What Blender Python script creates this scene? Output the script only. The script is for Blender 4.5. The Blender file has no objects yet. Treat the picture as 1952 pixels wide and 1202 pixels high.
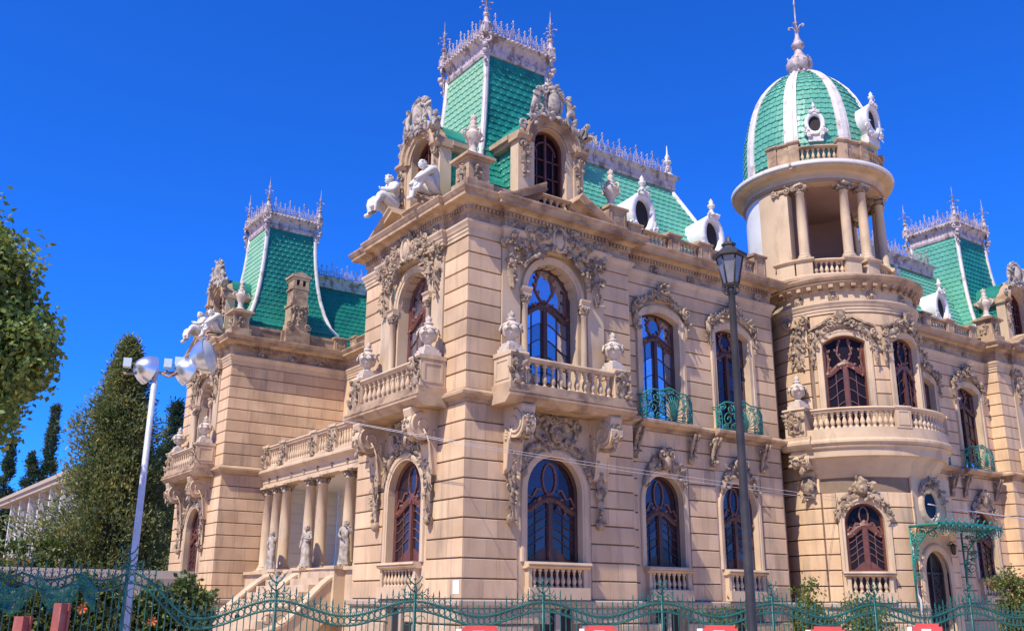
import bpy, bmesh, math, random
from mathutils import Vector, Matrix
import numpy as np

# ------------------------------------------------------------------ camera, sky, sun, exposure
R = math.radians
scene = bpy.context.scene
C = scene.collection

cam_data = bpy.data.cameras.new("camera")
cam = bpy.data.objects.new("camera", cam_data)
C.objects.link(cam)
cam_data.sensor_fit = 'HORIZONTAL'
cam_data.sensor_width = 36.0
cam_data.lens = 36.0 * 1827.025 / 1952.0
cam_data.clip_end = 3000
cam_data.clip_start = 0.05
_pi, _ro, _ya = R(16.6418), R(0.40375), R(35.19465)
_fw = Vector((math.sin(_ya)*math.cos(_pi), math.cos(_ya)*math.cos(_pi), math.sin(_pi)))
_rt = Vector((math.cos(_ya), -math.sin(_ya), 0))
_up = _rt.cross(_fw)
_r2 = _rt*math.cos(_ro) + _up*math.sin(_ro)
_u2 = -_rt*math.sin(_ro) + _up*math.cos(_ro)
CAM = Vector((-11.5183, -18.1543, 1.65))
M = Matrix((( _r2.x, _u2.x, -_fw.x, CAM.x), (_r2.y, _u2.y, -_fw.y, CAM.y), (_r2.z, _u2.z, -_fw.z, CAM.z), (0, 0, 0, 1)))
cam.matrix_world = M
scene.camera = cam

SUN_DIR = Vector((1.0, 0.31, -1.33)).normalized()        # the way the light travels
w = bpy.data.worlds.new("World"); scene.world = w; w.use_nodes = True
nt = w.node_tree; nt.nodes.clear()
sky = nt.nodes.new('ShaderNodeTexSky'); sky.sky_type = 'NISHITA'; sky.sun_disc = False
sky.sun_elevation = math.asin(-SUN_DIR.z)
sky.sun_rotation = math.atan2(-SUN_DIR.x, -SUN_DIR.y) % (2*math.pi)
sky.altitude = 1400; sky.air_density = 1.0; sky.dust_density = 0.15; sky.ozone_density = 3.0
hsv = nt.nodes.new('ShaderNodeHueSaturation'); hsv.inputs['Hue'].default_value = 0.5
hsv.inputs['Saturation'].default_value = 1.0; hsv.inputs['Value'].default_value = 1.0
tint = nt.nodes.new('ShaderNodeMix'); tint.data_type = 'RGBA'; tint.blend_type = 'MULTIPLY'; tint.inputs[0].default_value = 1.0; tint.inputs[7].default_value = (0.10, 0.54, 1.47, 1)
bg = nt.nodes.new('ShaderNodeBackground'); bg.inputs['Strength'].default_value = 0.116
wo = nt.nodes.new('ShaderNodeOutputWorld')
nt.links.new(sky.outputs[0], hsv.inputs['Color']); nt.links.new(hsv.outputs[0], tint.inputs[6]); nt.links.new(tint.outputs[2], bg.inputs['Color'])
nt.links.new(bg.outputs[0], wo.inputs['Surface'])

sun_d = bpy.data.lights.new("sun", 'SUN'); sun_d.energy = 4.1; sun_d.angle = R(0.53); sun_d.color = (1.0, 0.93, 0.79)
sun = bpy.data.objects.new("sun", sun_d); C.objects.link(sun)
sun.rotation_euler = SUN_DIR.to_track_quat('-Z', 'Y').to_euler(); sun.location = (-30, -10, 40)
vs = scene.view_settings; vs.view_transform = 'Standard'; vs.look = 'None'; vs.exposure = 0.64; vs.gamma = 1; vs.use_curve_mapping = False

rng = random.Random(11)

# ------------------------------------------------------------------ materials
def mat(name, c1, c2=None, scale=3.0, rough=0.8, bump=0.0, bscale=30.0, rnd=0.0, metal=0.0, spec=None,
        stain=None, stain_lo=0.55, stain_hi=0.7, stain_scale=(1.6, 1.6, 0.5), ior=None, trans=0.0, detail=5.0):
    m = bpy.data.materials.new(name); m.use_nodes = True
    n = m.node_tree.nodes; l = m.node_tree.links
    b = n['Principled BSDF']; b.inputs['Roughness'].default_value = rough; b.inputs['Metallic'].default_value = metal
    if ior: b.inputs['IOR'].default_value = ior
    if spec is not None: b.inputs['Specular IOR Level'].default_value = spec
    geo = n.new('ShaderNodeNewGeometry')
    col = None
    if c2:
        tx = n.new('ShaderNodeTexNoise'); tx.inputs['Scale'].default_value = scale; tx.inputs['Detail'].default_value = detail
        l.new(geo.outputs['Position'], tx.inputs['Vector'])
        mx = n.new('ShaderNodeMix'); mx.data_type = 'RGBA'
        mr = n.new('ShaderNodeMapRange'); mr.inputs[1].default_value = 0.3; mr.inputs[2].default_value = 0.7
        l.new(tx.outputs['Fac'], mr.inputs[0]); l.new(mr.outputs[0], mx.inputs[0])
        mx.inputs[6].default_value = (*c1, 1); mx.inputs[7].default_value = (*c2, 1)
        col = mx.outputs[2]
    if stain:
        mp = n.new('ShaderNodeMapping'); mp.inputs['Scale'].default_value = stain_scale
        l.new(geo.outputs['Position'], mp.inputs['Vector'])
        t2 = n.new('ShaderNodeTexNoise'); t2.inputs['Scale'].default_value = 1.0; t2.inputs['Detail'].default_value = 8; t2.inputs['Roughness'].default_value = 0.65
        l.new(mp.outputs[0], t2.inputs['Vector'])
        r2 = n.new('ShaderNodeMapRange'); r2.inputs[1].default_value = stain_lo; r2.inputs[2].default_value = stain_hi
        r2.inputs[4].default_value = 0.8
        l.new(t2.outputs['Fac'], r2.inputs[0])
        m2 = n.new('ShaderNodeMix'); m2.data_type = 'RGBA'; l.new(r2.outputs[0], m2.inputs[0])
        if col: l.new(col, m2.inputs[6])
        else: m2.inputs[6].default_value = (*c1, 1)
        m2.inputs[7].default_value = (*stain, 1); col = m2.outputs[2]
    if rnd:
        oi = n.new('ShaderNodeObjectInfo'); h = n.new('ShaderNodeHueSaturation')
        mv = n.new('ShaderNodeMapRange'); mv.inputs[3].default_value = 1-rnd; mv.inputs[4].default_value = 1+rnd
        l.new(oi.outputs['Random'], mv.inputs[0]); l.new(mv.outputs[0], h.inputs['Value'])
        if col: l.new(col, h.inputs['Color'])
        else: h.inputs['Color'].default_value = (*c1, 1)
        col = h.outputs[0]
    if col: l.new(col, b.inputs['Base Color'])
    else: b.inputs['Base Color'].default_value = (*c1, 1)
    if bump:
        t3 = n.new('ShaderNodeTexNoise'); t3.inputs['Scale'].default_value = bscale; t3.inputs['Detail'].default_value = 6
        l.new(geo.outputs['Position'], t3.inputs['Vector'])
        bp = n.new('ShaderNodeBump'); bp.inputs['Strength'].default_value = bump; bp.inputs['Distance'].default_value = 0.02
        l.new(t3.outputs['Fac'], bp.inputs['Height']); l.new(bp.outputs[0], b.inputs['Normal'])
    return m

MT = {}
MT['stone'] = mat('pale_cantera_stone', (0.65, 0.445, 0.265), (0.51, 0.33, 0.19), 1.1, 0.85, 0.4, 40, rnd=0.17,
                  stain=(0.33, 0.235, 0.16), stain_lo=0.50, stain_hi=0.70, stain_scale=(3.6, 3.6, 0.45))
MT['joint'] = mat('joint_stone', (0.24, 0.165, 0.11), (0.19, 0.13, 0.085), 3, 0.9)
MT['trim'] = mat('weathered_trim_stone', (0.49, 0.335, 0.205), (0.36, 0.24, 0.145), 2.5, 0.85, 0.3, 30,
                 stain=(0.16, 0.09, 0.06), stain_lo=0.48, stain_hi=0.63, stain_scale=(1.2, 1.2, 1.6))
MT['smooth'] = mat('smooth_stone', (0.60, 0.44, 0.285), (0.495, 0.35, 0.22), 1.3, 0.82, 0.15, 40,
                   stain=(0.32, 0.235, 0.165), stain_lo=0.50, stain_hi=0.68)
MT['carved'] = mat('carved_grey_stone', (0.49, 0.355, 0.235), (0.31, 0.215, 0.135), 9, 0.88, 0.4, 60,
                   stain=(0.10, 0.072, 0.055), stain_lo=0.44, stain_hi=0.60, stain_scale=(5, 5, 5))  # dark blotches are weathering plus crevice shade put into the colour
MT['urn'] = mat('pale_urn_stone', (0.60, 0.50, 0.41), (0.48, 0.39, 0.31), 8, 0.85, 0.3, 50,
                stain=(0.20, 0.15, 0.12), stain_lo=0.56, stain_hi=0.72, stain_scale=(4, 4, 4))
MT['cherub'] = mat('weathered_figure_stone', (0.50, 0.43, 0.37), (0.34, 0.28, 0.23), 8, 0.88, 0.35, 50,
                stain=(0.13, 0.10, 0.085), stain_lo=0.46, stain_hi=0.62, stain_scale=(5, 5, 5))
MT['white_stone'] = mat('white_statue_stone', (0.66, 0.63, 0.59), (0.54, 0.51, 0.47), 6, 0.8, 0.25, 40,
                        stain=(0.3, 0.27, 0.25), stain_lo=0.62, stain_hi=0.8, stain_scale=(4, 4, 3))
MT['white'] = mat('white_painted_zinc', (0.68, 0.63, 0.59), (0.56, 0.50, 0.46), 5, 0.55, 0.15, 30,
                  stain=(0.26, 0.19, 0.15), stain_lo=0.54, stain_hi=0.70, stain_scale=(2.2, 2.2, 2.2))
MT['zinc'] = mat('weathered_zinc_crown', (0.54, 0.45, 0.44), (0.40, 0.31, 0.30), 7, 0.6, 0.3, 30,
                 stain=(0.12, 0.075, 0.06), stain_lo=0.50, stain_hi=0.60, stain_scale=(4.5, 4.5, 1.8))
MT['plaster'] = mat('white_plaster', (0.70, 0.68, 0.67), (0.62, 0.60, 0.59), 1.6, 0.8, 0.15, 20,
                    stain=(0.45, 0.41, 0.38), stain_lo=0.55, stain_hi=0.75, stain_scale=(3, 3, 1))
MT['porch'] = mat('grey_porch_plaster', (0.76, 0.74, 0.70), (0.70, 0.68, 0.64), 2, 0.85, 0.1, 20)
MT['mauve'] = mat('mauve_plaster', (0.42, 0.26, 0.21), (0.38, 0.235, 0.19), 2, 0.85, 0.1, 20)
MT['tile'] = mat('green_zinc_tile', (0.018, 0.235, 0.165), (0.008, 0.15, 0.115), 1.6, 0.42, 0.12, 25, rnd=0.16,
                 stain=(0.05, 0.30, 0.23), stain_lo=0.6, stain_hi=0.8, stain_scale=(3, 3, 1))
MT['tile_b'] = mat('lighter_green_tile', (0.125, 0.40, 0.275), (0.08, 0.31, 0.215), 1.4, 0.45, 0.12, 25, rnd=0.17,
                   stain=(0.13, 0.40, 0.31), stain_lo=0.58, stain_hi=0.8, stain_scale=(3, 3, 1))  # lighter green variant; on left-facing slopes its paleness stands for sunlight
MT['tile_p'] = mat('sunlit_side_tile', (0.30, 0.53, 0.32), (0.19, 0.44, 0.27), 1.4, 0.5, 0.12, 25, rnd=0.12,
                   stain=(0.36, 0.52, 0.36), stain_lo=0.55, stain_hi=0.75, stain_scale=(1.2, 1.2, .6))  # paler green puts the sun on left-facing mansard slopes into the colour
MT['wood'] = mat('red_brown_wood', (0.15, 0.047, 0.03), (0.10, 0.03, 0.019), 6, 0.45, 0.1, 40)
MT['wood_d'] = mat('shaded_front_wood', (0.075, 0.027, 0.019), (0.05, 0.018, 0.012), 6, 0.45, 0.1, 40)  # same window wood, with shade of the street front painted in
MT['carvwood'] = mat('carved_brown_wood', (0.20, 0.075, 0.05), (0.12, 0.043, 0.028), 12, 0.5, 0.2, 50)
MT['muntin'] = mat('light_muntin_wood', (0.17, 0.075, 0.055), (0.12, 0.048, 0.036), 10, 0.45)
MT['dark'] = mat('dark_interior', (0.016, 0.010, 0.009))
MT['iron'] = mat('green_painted_iron', (0.013, 0.125, 0.098), (0.007, 0.07, 0.062), 7, 0.45, 0.1, 50,
                 stain=(0.10, 0.09, 0.07), stain_lo=0.6, stain_hi=0.75, stain_scale=(9, 9, 9))
MT['iron_l'] = mat('light_green_iron', (0.02, 0.23, 0.18), (0.012, 0.15, 0.12), 7, 0.45, 0.1, 50,
                   stain=(0.25, 0.21, 0.15), stain_lo=0.58, stain_hi=0.74, stain_scale=(8, 8, 8))
MT['black'] = mat('black_iron', (0.022, 0.021, 0.022), (0.05, 0.04, 0.038), 5, 0.5, 0.2, 60)
MT['rough'] = mat('rough_plinth_stone', (0.50, 0.39, 0.26), (0.38, 0.27, 0.18), 4, 0.92, 0.9, 9, rnd=0.16)
MT['ledge'] = mat('ledge_stone', (0.42, 0.32, 0.245), (0.36, 0.27, 0.2), 3, 0.9, 0.2, 30)
MT['leaf_wall'] = mat('hedge_leaf', (0.07, 0.115, 0.02), (0.025, 0.05, 0.012), 3.0, 0.6)
MT['paper'] = mat('white_paper', (0.85, 0.84, 0.82))
MT['red'] = mat('red_plastic', (0.62, 0.075, 0.06), (0.52, 0.06, 0.05), 6, 0.5)
MT['redpost'] = mat('rusty_red_post', (0.35, 0.085, 0.06), (0.24, 0.06, 0.045), 5, 0.7, 0.2, 40,
                    stain=(0.42, 0.24, 0.18), stain_lo=0.55, stain_hi=0.7, stain_scale=(9, 9, 3))
MT['metal'] = mat('galvanised_pole', (0.62, 0.62, 0.66), (0.5, 0.49, 0.52), 9, 0.5, 0.15, 30, metal=0.2,
                  stain=(0.3, 0.24, 0.2), stain_lo=0.6, stain_hi=0.75, stain_scale=(7, 7, 2))
MT['alu'] = mat('spun_aluminium', (0.75, 0.76, 0.8), None, rough=0.28, metal=0.85)
MT['box'] = mat('pale_blue_ballast_box', (0.55, 0.66, 0.72), (0.5, 0.6, 0.66), 6, 0.5)
MT['rust'] = mat('rusty_arm', (0.26, 0.13, 0.09), (0.4, 0.33, 0.3), 12, 0.7)
MT['bulb'] = mat('lamp_glass', (0.55, 0.53, 0.45), None, rough=0.1)
MT['lampglass'] = mat('milky_lantern_pane', (0.22, 0.21, 0.22), (0.12, 0.11, 0.12), 5, 0.25)
MT['cable'] = mat('pale_cable', (0.55, 0.5, 0.5), None, rough=0.6)
MT['canopyglass'] = mat('dusty_canopy_glass', (0.33, 0.38, 0.31), (0.25, 0.29, 0.24), 4, 0.4)
MT['post'] = mat('painted_post', (0.60, 0.57, 0.53), (0.5, 0.47, 0.43), 3, 0.7)
MT['net'] = None
MT['housewall'] = mat('white_house_wall', (0.46, 0.42, 0.37), (0.38, 0.34, 0.30), 2, 0.85)
MT['houseroof'] = mat('house_roof_slab', (0.42, 0.34, 0.26), (0.35, 0.28, 0.21), 2, 0.85)
MT['redwall'] = mat('red_house_wall', (0.35, 0.14, 0.09), (0.28, 0.11, 0.08), 2, 0.85)
MT['bark'] = mat('bark', (0.13, 0.095, 0.07), (0.08, 0.055, 0.04), 14, 0.9, 0.6, 30)

def glass(name, tint, rough, metal):
    m = bpy.data.materials.new(name); m.use_nodes = True
    n = m.node_tree.nodes; l = m.node_tree.links; b = n['Principled BSDF']
    b.inputs['Metallic'].default_value = metal; b.inputs['Roughness'].default_value = rough
    g = n.new('ShaderNodeNewGeometry'); t = n.new('ShaderNodeTexNoise'); t.inputs['Scale'].default_value = 2.2
    l.new(g.outputs['Position'], t.inputs['Vector'])
    bp = n.new('ShaderNodeBump'); bp.inputs['Strength'].default_value = 0.10; bp.inputs['Distance'].default_value = 0.03
    l.new(t.outputs['Fac'], bp.inputs['Height']); l.new(bp.outputs[0], b.inputs['Normal'])
    oi = n.new('ShaderNodeObjectInfo'); hv = n.new('ShaderNodeHueSaturation'); mv = n.new('ShaderNodeMapRange'); mv.inputs[3].default_value = 0.55; mv.inputs[4].default_value = 1.25
    l.new(oi.outputs['Random'], mv.inputs[0]); l.new(mv.outputs[0], hv.inputs['Value']); hv.inputs['Color'].default_value = (*tint, 1); l.new(hv.outputs[0], b.inputs['Base Color'])
    if metal < .5: b.inputs['Specular IOR Level'].default_value = 0.08
    return m
MT['glass'] = glass('old_reflecting_glass', (0.62, 0.62, 0.72), 0.03, 0.9)
MT['glass_d'] = glass('dim_window_glass', (0.085, 0.06, 0.075), 0.05, 0.7)
MT['glass_k'] = glass('dark_window_glass', (0.018, 0.013, 0.016), 0.10, 0.12)

def leafmat(name, c1, c2, c3, scale=1.2):
    m = bpy.data.materials.new(name); m.use_nodes = True
    n = m.node_tree.nodes; l = m.node_tree.links; b = n['Principled BSDF']; b.inputs['Roughness'].default_value = 0.5
    g = n.new('ShaderNodeNewGeometry'); t = n.new('ShaderNodeTexNoise'); t.inputs['Scale'].default_value = scale; t.inputs['Detail'].default_value = 4
    l.new(g.outputs['Position'], t.inputs['Vector'])
    mr = n.new('ShaderNodeMapRange'); mr.inputs[1].default_value = .35; mr.inputs[2].default_value = .65
    l.new(t.outputs['Fac'], mr.inputs[0])
    mx = n.new('ShaderNodeMix'); mx.data_type = 'RGBA'; l.new(mr.outputs[0], mx.inputs[0])
    mx.inputs[6].default_value = (*c1, 1); mx.inputs[7].default_value = (*c2, 1)
    m2 = n.new('ShaderNodeMix'); m2.data_type = 'RGBA'; l.new(g.outputs['Random Per Island'], m2.inputs[0])
    l.new(mx.outputs[2], m2.inputs[6]); m2.inputs[7].default_value = (*c3, 1)
    l.new(m2.outputs[2], b.inputs['Base Color'])
    tr = n.new('ShaderNodeBsdfTranslucent'); l.new(m2.outputs[2], tr.inputs['Color'])
    ms = n.new('ShaderNodeMixShader'); ms.inputs[0].default_value = 0.35
    l.new(b.outputs[0], ms.inputs[1]); l.new(tr.outputs[0], ms.inputs[2])
    l.new(ms.outputs[0], n['Material Output'].inputs['Surface'])
    return m
MT['plane_leaf'] = leafmat('broad_tree_leaf', (0.10, 0.17, 0.025), (0.38, 0.38, 0.07), (0.07, 0.14, 0.03), 1.3)
MT['cyp_leaf'] = leafmat('conifer_leaf', (0.15, 0.18, 0.045), (0.44, 0.38, 0.10), (0.07, 0.12, 0.05), 0.6)
MT['cyp_dark'] = leafmat('dark_conifer_leaf', (0.05, 0.10, 0.05), (0.13, 0.16, 0.06), (0.03, 0.07, 0.04), 0.6)
MT['hedge_leaf'] = leafmat('hedge_leaf', (0.09, 0.13, 0.03), (0.26, 0.25, 0.06), (0.05, 0.11, 0.025), 1.5)
MT['shrub_leaf'] = leafmat('yellow_green_shrub_leaf', (0.12, 0.155, 0.025), (0.22, 0.19, 0.03), (0.06, 0.11, 0.02), 0.8)

# ------------------------------------------------------------------ mesh builder
class MB:
    def __init__(s): s.v = []; s.f = []; s.m = []; s.sm = []
    def add(s, vs, fs, m=0, sm=False):
        o = len(s.v); s.v.extend(vs)
        for f in fs:
            s.f.append(tuple(i+o for i in f)); s.m.append(m); s.sm.append(sm)
    def mesh(s, name, mats, fix=True):
        me = bpy.data.meshes.new(name)
        me.from_pydata([tuple(p) for p in s.v], [], s.f)
        for mm in mats: me.materials.append(mm)
        if len(mats) > 1: me.polygons.foreach_set('material_index', s.m)
        me.polygons.foreach_set('use_smooth', s.sm)
        if fix:
            b = bmesh.new(); b.from_mesh(me); bmesh.ops.recalc_face_normals(b, faces=b.faces); b.to_mesh(me); b.free()
        me.update()
        return me

def link(name, me, parent=None, kind=None, loc=None):
    o = bpy.data.objects.new(name, me); C.objects.link(o)
    if parent: o.parent = parent
    if kind: o['kind'] = kind
    if loc: o.location = loc
    return o
def obj(name, mb, mats, parent=None, kind=None, fix=True):
    if not isinstance(mats, (list, tuple)): mats = [mats]
    return link(name, mb.mesh(name, mats, fix), parent, kind)
def tag(o, label, cat, group=None):
    o['label'] = label; o['category'] = cat
    if group: o['group'] = group
    return o
def thing(name, label, cat, loc=(0, 0, 0), group=None):
    o = bpy.data.objects.new(name, None); C.objects.link(o); o.location = loc; o.empty_display_size = 0.3
    return tag(o, label, cat, group)

# wall frames: (s along the wall, n outwards, z up) -> world
class Wall:
    seg = None
    def __init__(s, kind, a=0.0, b=0.0): s.k = kind; s.a = a; s.b = b
    def __call__(s, q, n, z):
        if s.k == 'F': return (s.b+q, s.a-n, z)      # faces -y; s runs with +x
        return (s.a-n, s.b+q, z)                     # faces -x; s runs with +y
class Cyl:
    def __init__(s, cx, cy, r, a0=0.0, seg=0.16): s.c = (cx, cy); s.r = r; s.a0 = R(a0); s.seg = seg
    def __call__(s, q, n, z):
        a = s.a0 + q/s.r; r = s.r+n
        return (s.c[0]+r*math.sin(a), s.c[1]-r*math.cos(a), z)
def fronty(y, x0=0.0): return Wall('F', y, x0)
def leftx(x, y0=0.0): return Wall('L', x, y0)
WORLD = lambda x, y, z: (x, y, z)

def box(mb, W, s0, s1, n0, n1, z0, z1, m=0):
    k = 1
    if getattr(W, 'seg', None): k = max(1, int(math.ceil(abs(s1-s0)/W.seg)))
    vs = []; fs = []
    for i in range(k+1):
        s = s0+(s1-s0)*i/k
        vs += [W(s, n0, z0), W(s, n1, z0), W(s, n1, z1), W(s, n0, z1)]
    for i in range(k):
        a = 4*i; b = a+4
        for j in range(4): fs.append((a+j, a+(j+1) % 4, b+(j+1) % 4, b+j))
    fs += [(0, 1, 2, 3), (4*k+3, 4*k+2, 4*k+1, 4*k)]
    mb.add(vs, fs, m)

def block(mb, W, s0, s1, z0, z1, n0, n1, ch, m=0):
    """rusticated block: back at n0, face at n1, chamfered edges"""
    k = 1
    if getattr(W, 'seg', None): k = max(1, int(math.ceil(abs(s1-s0)/W.seg)))
    vs = []; fs = []
    cs = 0.0
    for i in range(k+1):
        s = s0+(s1-s0)*i/k
        sf = s0+cs+(s1-s0-2*cs)*i/k
        vs += [W(s, n0, z0), W(s, n1-ch, z0), W(sf, n1, z0+ch*.8), W(sf, n1, z1-ch*.8), W(s, n1-ch, z1), W(s, n0, z1)]
    for i in range(k):
        a = 6*i; b = a+6
        for j in range(5): fs.append((a+j, a+j+1, b+j+1, b+j))
    e = 6*k
    fs += [(0, 1, 4, 5), (1, 2, 3, 4), (e+5, e+4, e+1, e), (e+4, e+3, e+2, e+1)]
    mb.add(vs, fs, m)

def sweep(mb, pts, prof, m=0, cap=True, sm=False):
    """moulding along a plan polyline; outward is the right-hand side of travel; prof = [(n, z)]"""
    k = len(pts); dirs = []
    for i in range(k-1):
        dx = pts[i+1][0]-pts[i][0]; dy = pts[i+1][1]-pts[i][1]; L = math.hypot(dx, dy); dirs.append((dy/L, -dx/L))
    vs = []; P = len(prof)
    for i in range(k):
        if i == 0: o = dirs[0]
        elif i == k-1: o = dirs[-1]
        else:
            a, b = dirs[i-1], dirs[i]; d = 1+a[0]*b[0]+a[1]*b[1]; d = max(d, 0.2)
            o = ((a[0]+b[0])/d, (a[1]+b[1])/d)
        for n, z in prof: vs.append((pts[i][0]+o[0]*n, pts[i][1]+o[1]*n, z))
    fs = []
    for i in range(k-1):
        for j in range(P-1): fs.append((i*P+j, i*P+j+1, (i+1)*P+j+1, (i+1)*P+j))
    if cap: fs += [tuple(range(P)), tuple(range((k-1)*P+P-1, (k-1)*P-1, -1))]
    mb.add(vs, fs, m, sm)

def wsweep(mb, W, s0, s1, prof, m=0):
    """moulding straight along a wall frame from s0 to s1"""
    k = 1
    if getattr(W, 'seg', None): k = max(1, int(math.ceil(abs(s1-s0)/W.seg)))
    P = len(prof); vs = []; fs = []
    for i in range(k+1):
        s = s0+(s1-s0)*i/k
        vs += [W(s, n, z) for n, z in prof]
    for i in range(k):
        for j in range(P-1): fs.append((i*P+j, i*P+j+1, (i+1)*P+j+1, (i+1)*P+j))
    fs += [tuple(range(P)), tuple(range(k*P+P-1, k*P-1, -1))]
    mb.add(vs, fs, m)

def path_mould(mb, W, pts, prof, m=0, sm=False, closed=False):
    """profile [(offset, n)] carried along a path [(s, z)] on the wall; offset is to the left of travel"""
    k = len(pts); vs = []; P = len(prof)
    for i in range(k):
        if closed: p0, p1 = pts[(i-1) % k], pts[(i+1) % k]
        else: p0, p1 = pts[max(0, i-1)], pts[min(k-1, i+1)]
        dx, dz = p1[0]-p0[0], p1[1]-p0[1]; L = math.hypot(dx, dz) or 1
        ox, oz = -dz/L, dx/L
        for o, n in prof: vs.append(W(pts[i][0]+ox*o, n, pts[i][1]+oz*o))
    fs = []
    for i in range(k if closed else k-1):
        a = i*P; b = ((i+1) % k)*P
        for j in range(P-1): fs.append((a+j, a+j+1, b+j+1, b+j))
    if not closed: fs += [tuple(range(P)), tuple(range((k-1)*P+P-1, (k-1)*P-1, -1))]
    mb.add(vs, fs, m, sm)

def lathe(mb, prof, n=10, c=(0, 0, 0), m=0, sm=True, a0=0.0, a1=2*math.pi, sq=False):
    full = abs(a1-a0-2*math.pi) < 1e-6
    k = n if full else n+1
    vs = []; P = len(prof)
    for i in range(k):
        a = a0+(a1-a0)*i/n
        for r, z in prof: vs.append((c[0]+r*math.cos(a), c[1]+r*math.sin(a), c[2]+z))
    fs = []
    for i in range(n):
        b = (i+1) % k
        for j in range(P-1): fs.append((i*P+j, b*P+j, b*P+j+1, i*P+j+1))
    mb.add(vs, fs, m, sm)

def tube(mb, pts, rad, n=6, m=0, sm=True, cap=True):
    pts = [Vector(p) for p in pts]; k = len(pts)
    if not isinstance(rad, (list, tuple)): rad = [rad]*k
    vs = []; prev = None
    for i in range(k):
        t = (pts[min(k-1, i+1)]-pts[max(0, i-1)])
        if t.length < 1e-9: t = Vector((0, 0, 1))
        t.normalize()
        if prev is None:
            a = Vector((0, 0, 1)) if abs(t.z) < 0.9 else Vector((1, 0, 0))
            x = t.cross(a).normalized()
        else:
            x = (prev - t*prev.dot(t))
            x = x.normalized() if x.length > 1e-6 else t.orthogonal().normalized()
        prev = x; y = t.cross(x)
        for j in range(n):
            a = 2*math.pi*j/n
            vs.append(tuple(pts[i]+(x*math.cos(a)+y*math.sin(a))*rad[i]))
    fs = []
    for i in range(k-1):
        for j in range(n): fs.append((i*n+j, i*n+(j+1) % n, (i+1)*n+(j+1) % n, (i+1)*n+j))
    if cap: fs += [tuple(range(n-1, -1, -1)), tuple(range((k-1)*n, k*n))]
    mb.add(vs, fs, m, sm)

_t = (1+5**.5)/2
_ico_v = [Vector(p).normalized() for p in ((-1, _t, 0), (1, _t, 0), (-1, -_t, 0), (1, -_t, 0), (0, -1, _t), (0, 1, _t), (0, -1, -_t), (0, 1, -_t), (_t, 0, -1), (_t, 0, 1), (-_t, 0, -1), (-_t, 0, 1))]
_ico_f = [(0, 11, 5), (0, 5, 1), (0, 1, 7), (0, 7, 10), (0, 10, 11), (1, 5, 9), (5, 11, 4), (11, 10, 2), (10, 7, 6), (7, 1, 8), (3, 9, 4), (3, 4, 2), (3, 2, 6), (3, 6, 8), (3, 8, 9), (4, 9, 5), (2, 4, 11), (6, 2, 10), (8, 6, 7), (9, 8, 1)]
def _subdiv(v, f):
    v = list(v); cache = {}; nf = []
    def mid(a, b):
        k = (min(a, b), max(a, b))
        if k not in cache: v.append(((v[a]+v[b])/2).normalized()); cache[k] = len(v)-1
        return cache[k]
    for a, b, c in f:
        x, y, z = mid(a, b), mid(b, c), mid(c, a); nf += [(a, x, z), (b, y, x), (c, z, y), (x, y, z)]
    return v, nf
_ico2 = _subdiv(_ico_v, _ico_f)
def ball(mb, c, r, m=0, W=None, hi=False):
    """r scalar or triple; with W the centre and radii are in wall coordinates"""
    if not isinstance(r, (list, tuple)): r = (r, r, r)
    v, f = _ico2 if hi else (_ico_v, _ico_f)
    vs = [(c[0]+p.x*r[0], c[1]+p.y*r[1], c[2]+p.z*r[2]) for p in v]
    if W: vs = [W(*p) for p in vs]
    mb.add(vs, f, m, True)

# ------------------------------------------------------------------ carved ornament, all in wall coordinates
def leaf(mb, W, s, n, z, ang, L, wd, lift=0.5, curl=0.5, m=0):
    """pointed acanthus leaf: stands off the wall, tip curls back"""
    ca, sa = math.cos(ang), math.sin(ang); vs = []
    for i, (t, ww) in enumerate(((0, .35), (.35, 1.0), (.7, .75), (1.0, .12))):
        h = lift*L*math.sin(t*math.pi*0.62)+(-curl*L*0.25 if t == 1.0 else 0)
        for sd, hh in ((-1, -.10), (0, .06), (1, -.10)):
            a = t*L; b = sd*ww*wd*0.5
            vs.append(W(s+ca*a-sa*b, n+h+hh*L*0.9, z+sa*a+ca*b))
    fs = []
    for i in range(3):
        for j in range(2): fs.append((3*i+j, 3*i+j+1, 3*i+4+j, 3*i+3+j))
    mb.add(vs, fs, m, True)

def scroll(mb, W, s, n, z, r, turns=1.4, a0=0.0, dr=1, thick=None, k=14, m=0):
    """spiral volute standing on the wall"""
    th = thick or r*0.2; pts = []; rad = []
    for i in range(k+1):
        t = i/k; a = a0+dr*t*turns*2*math.pi; rr = r*(1-t*0.85)
        pts.append(W(s+rr*math.cos(a), n+th*(0.5+t*0.9), z+rr*math.sin(a))); rad.append(th*(1-0.35*t))
    tube(mb, pts, rad, 5, m); ball(mb, (s, n+th, z), r*0.22, m, W)

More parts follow.
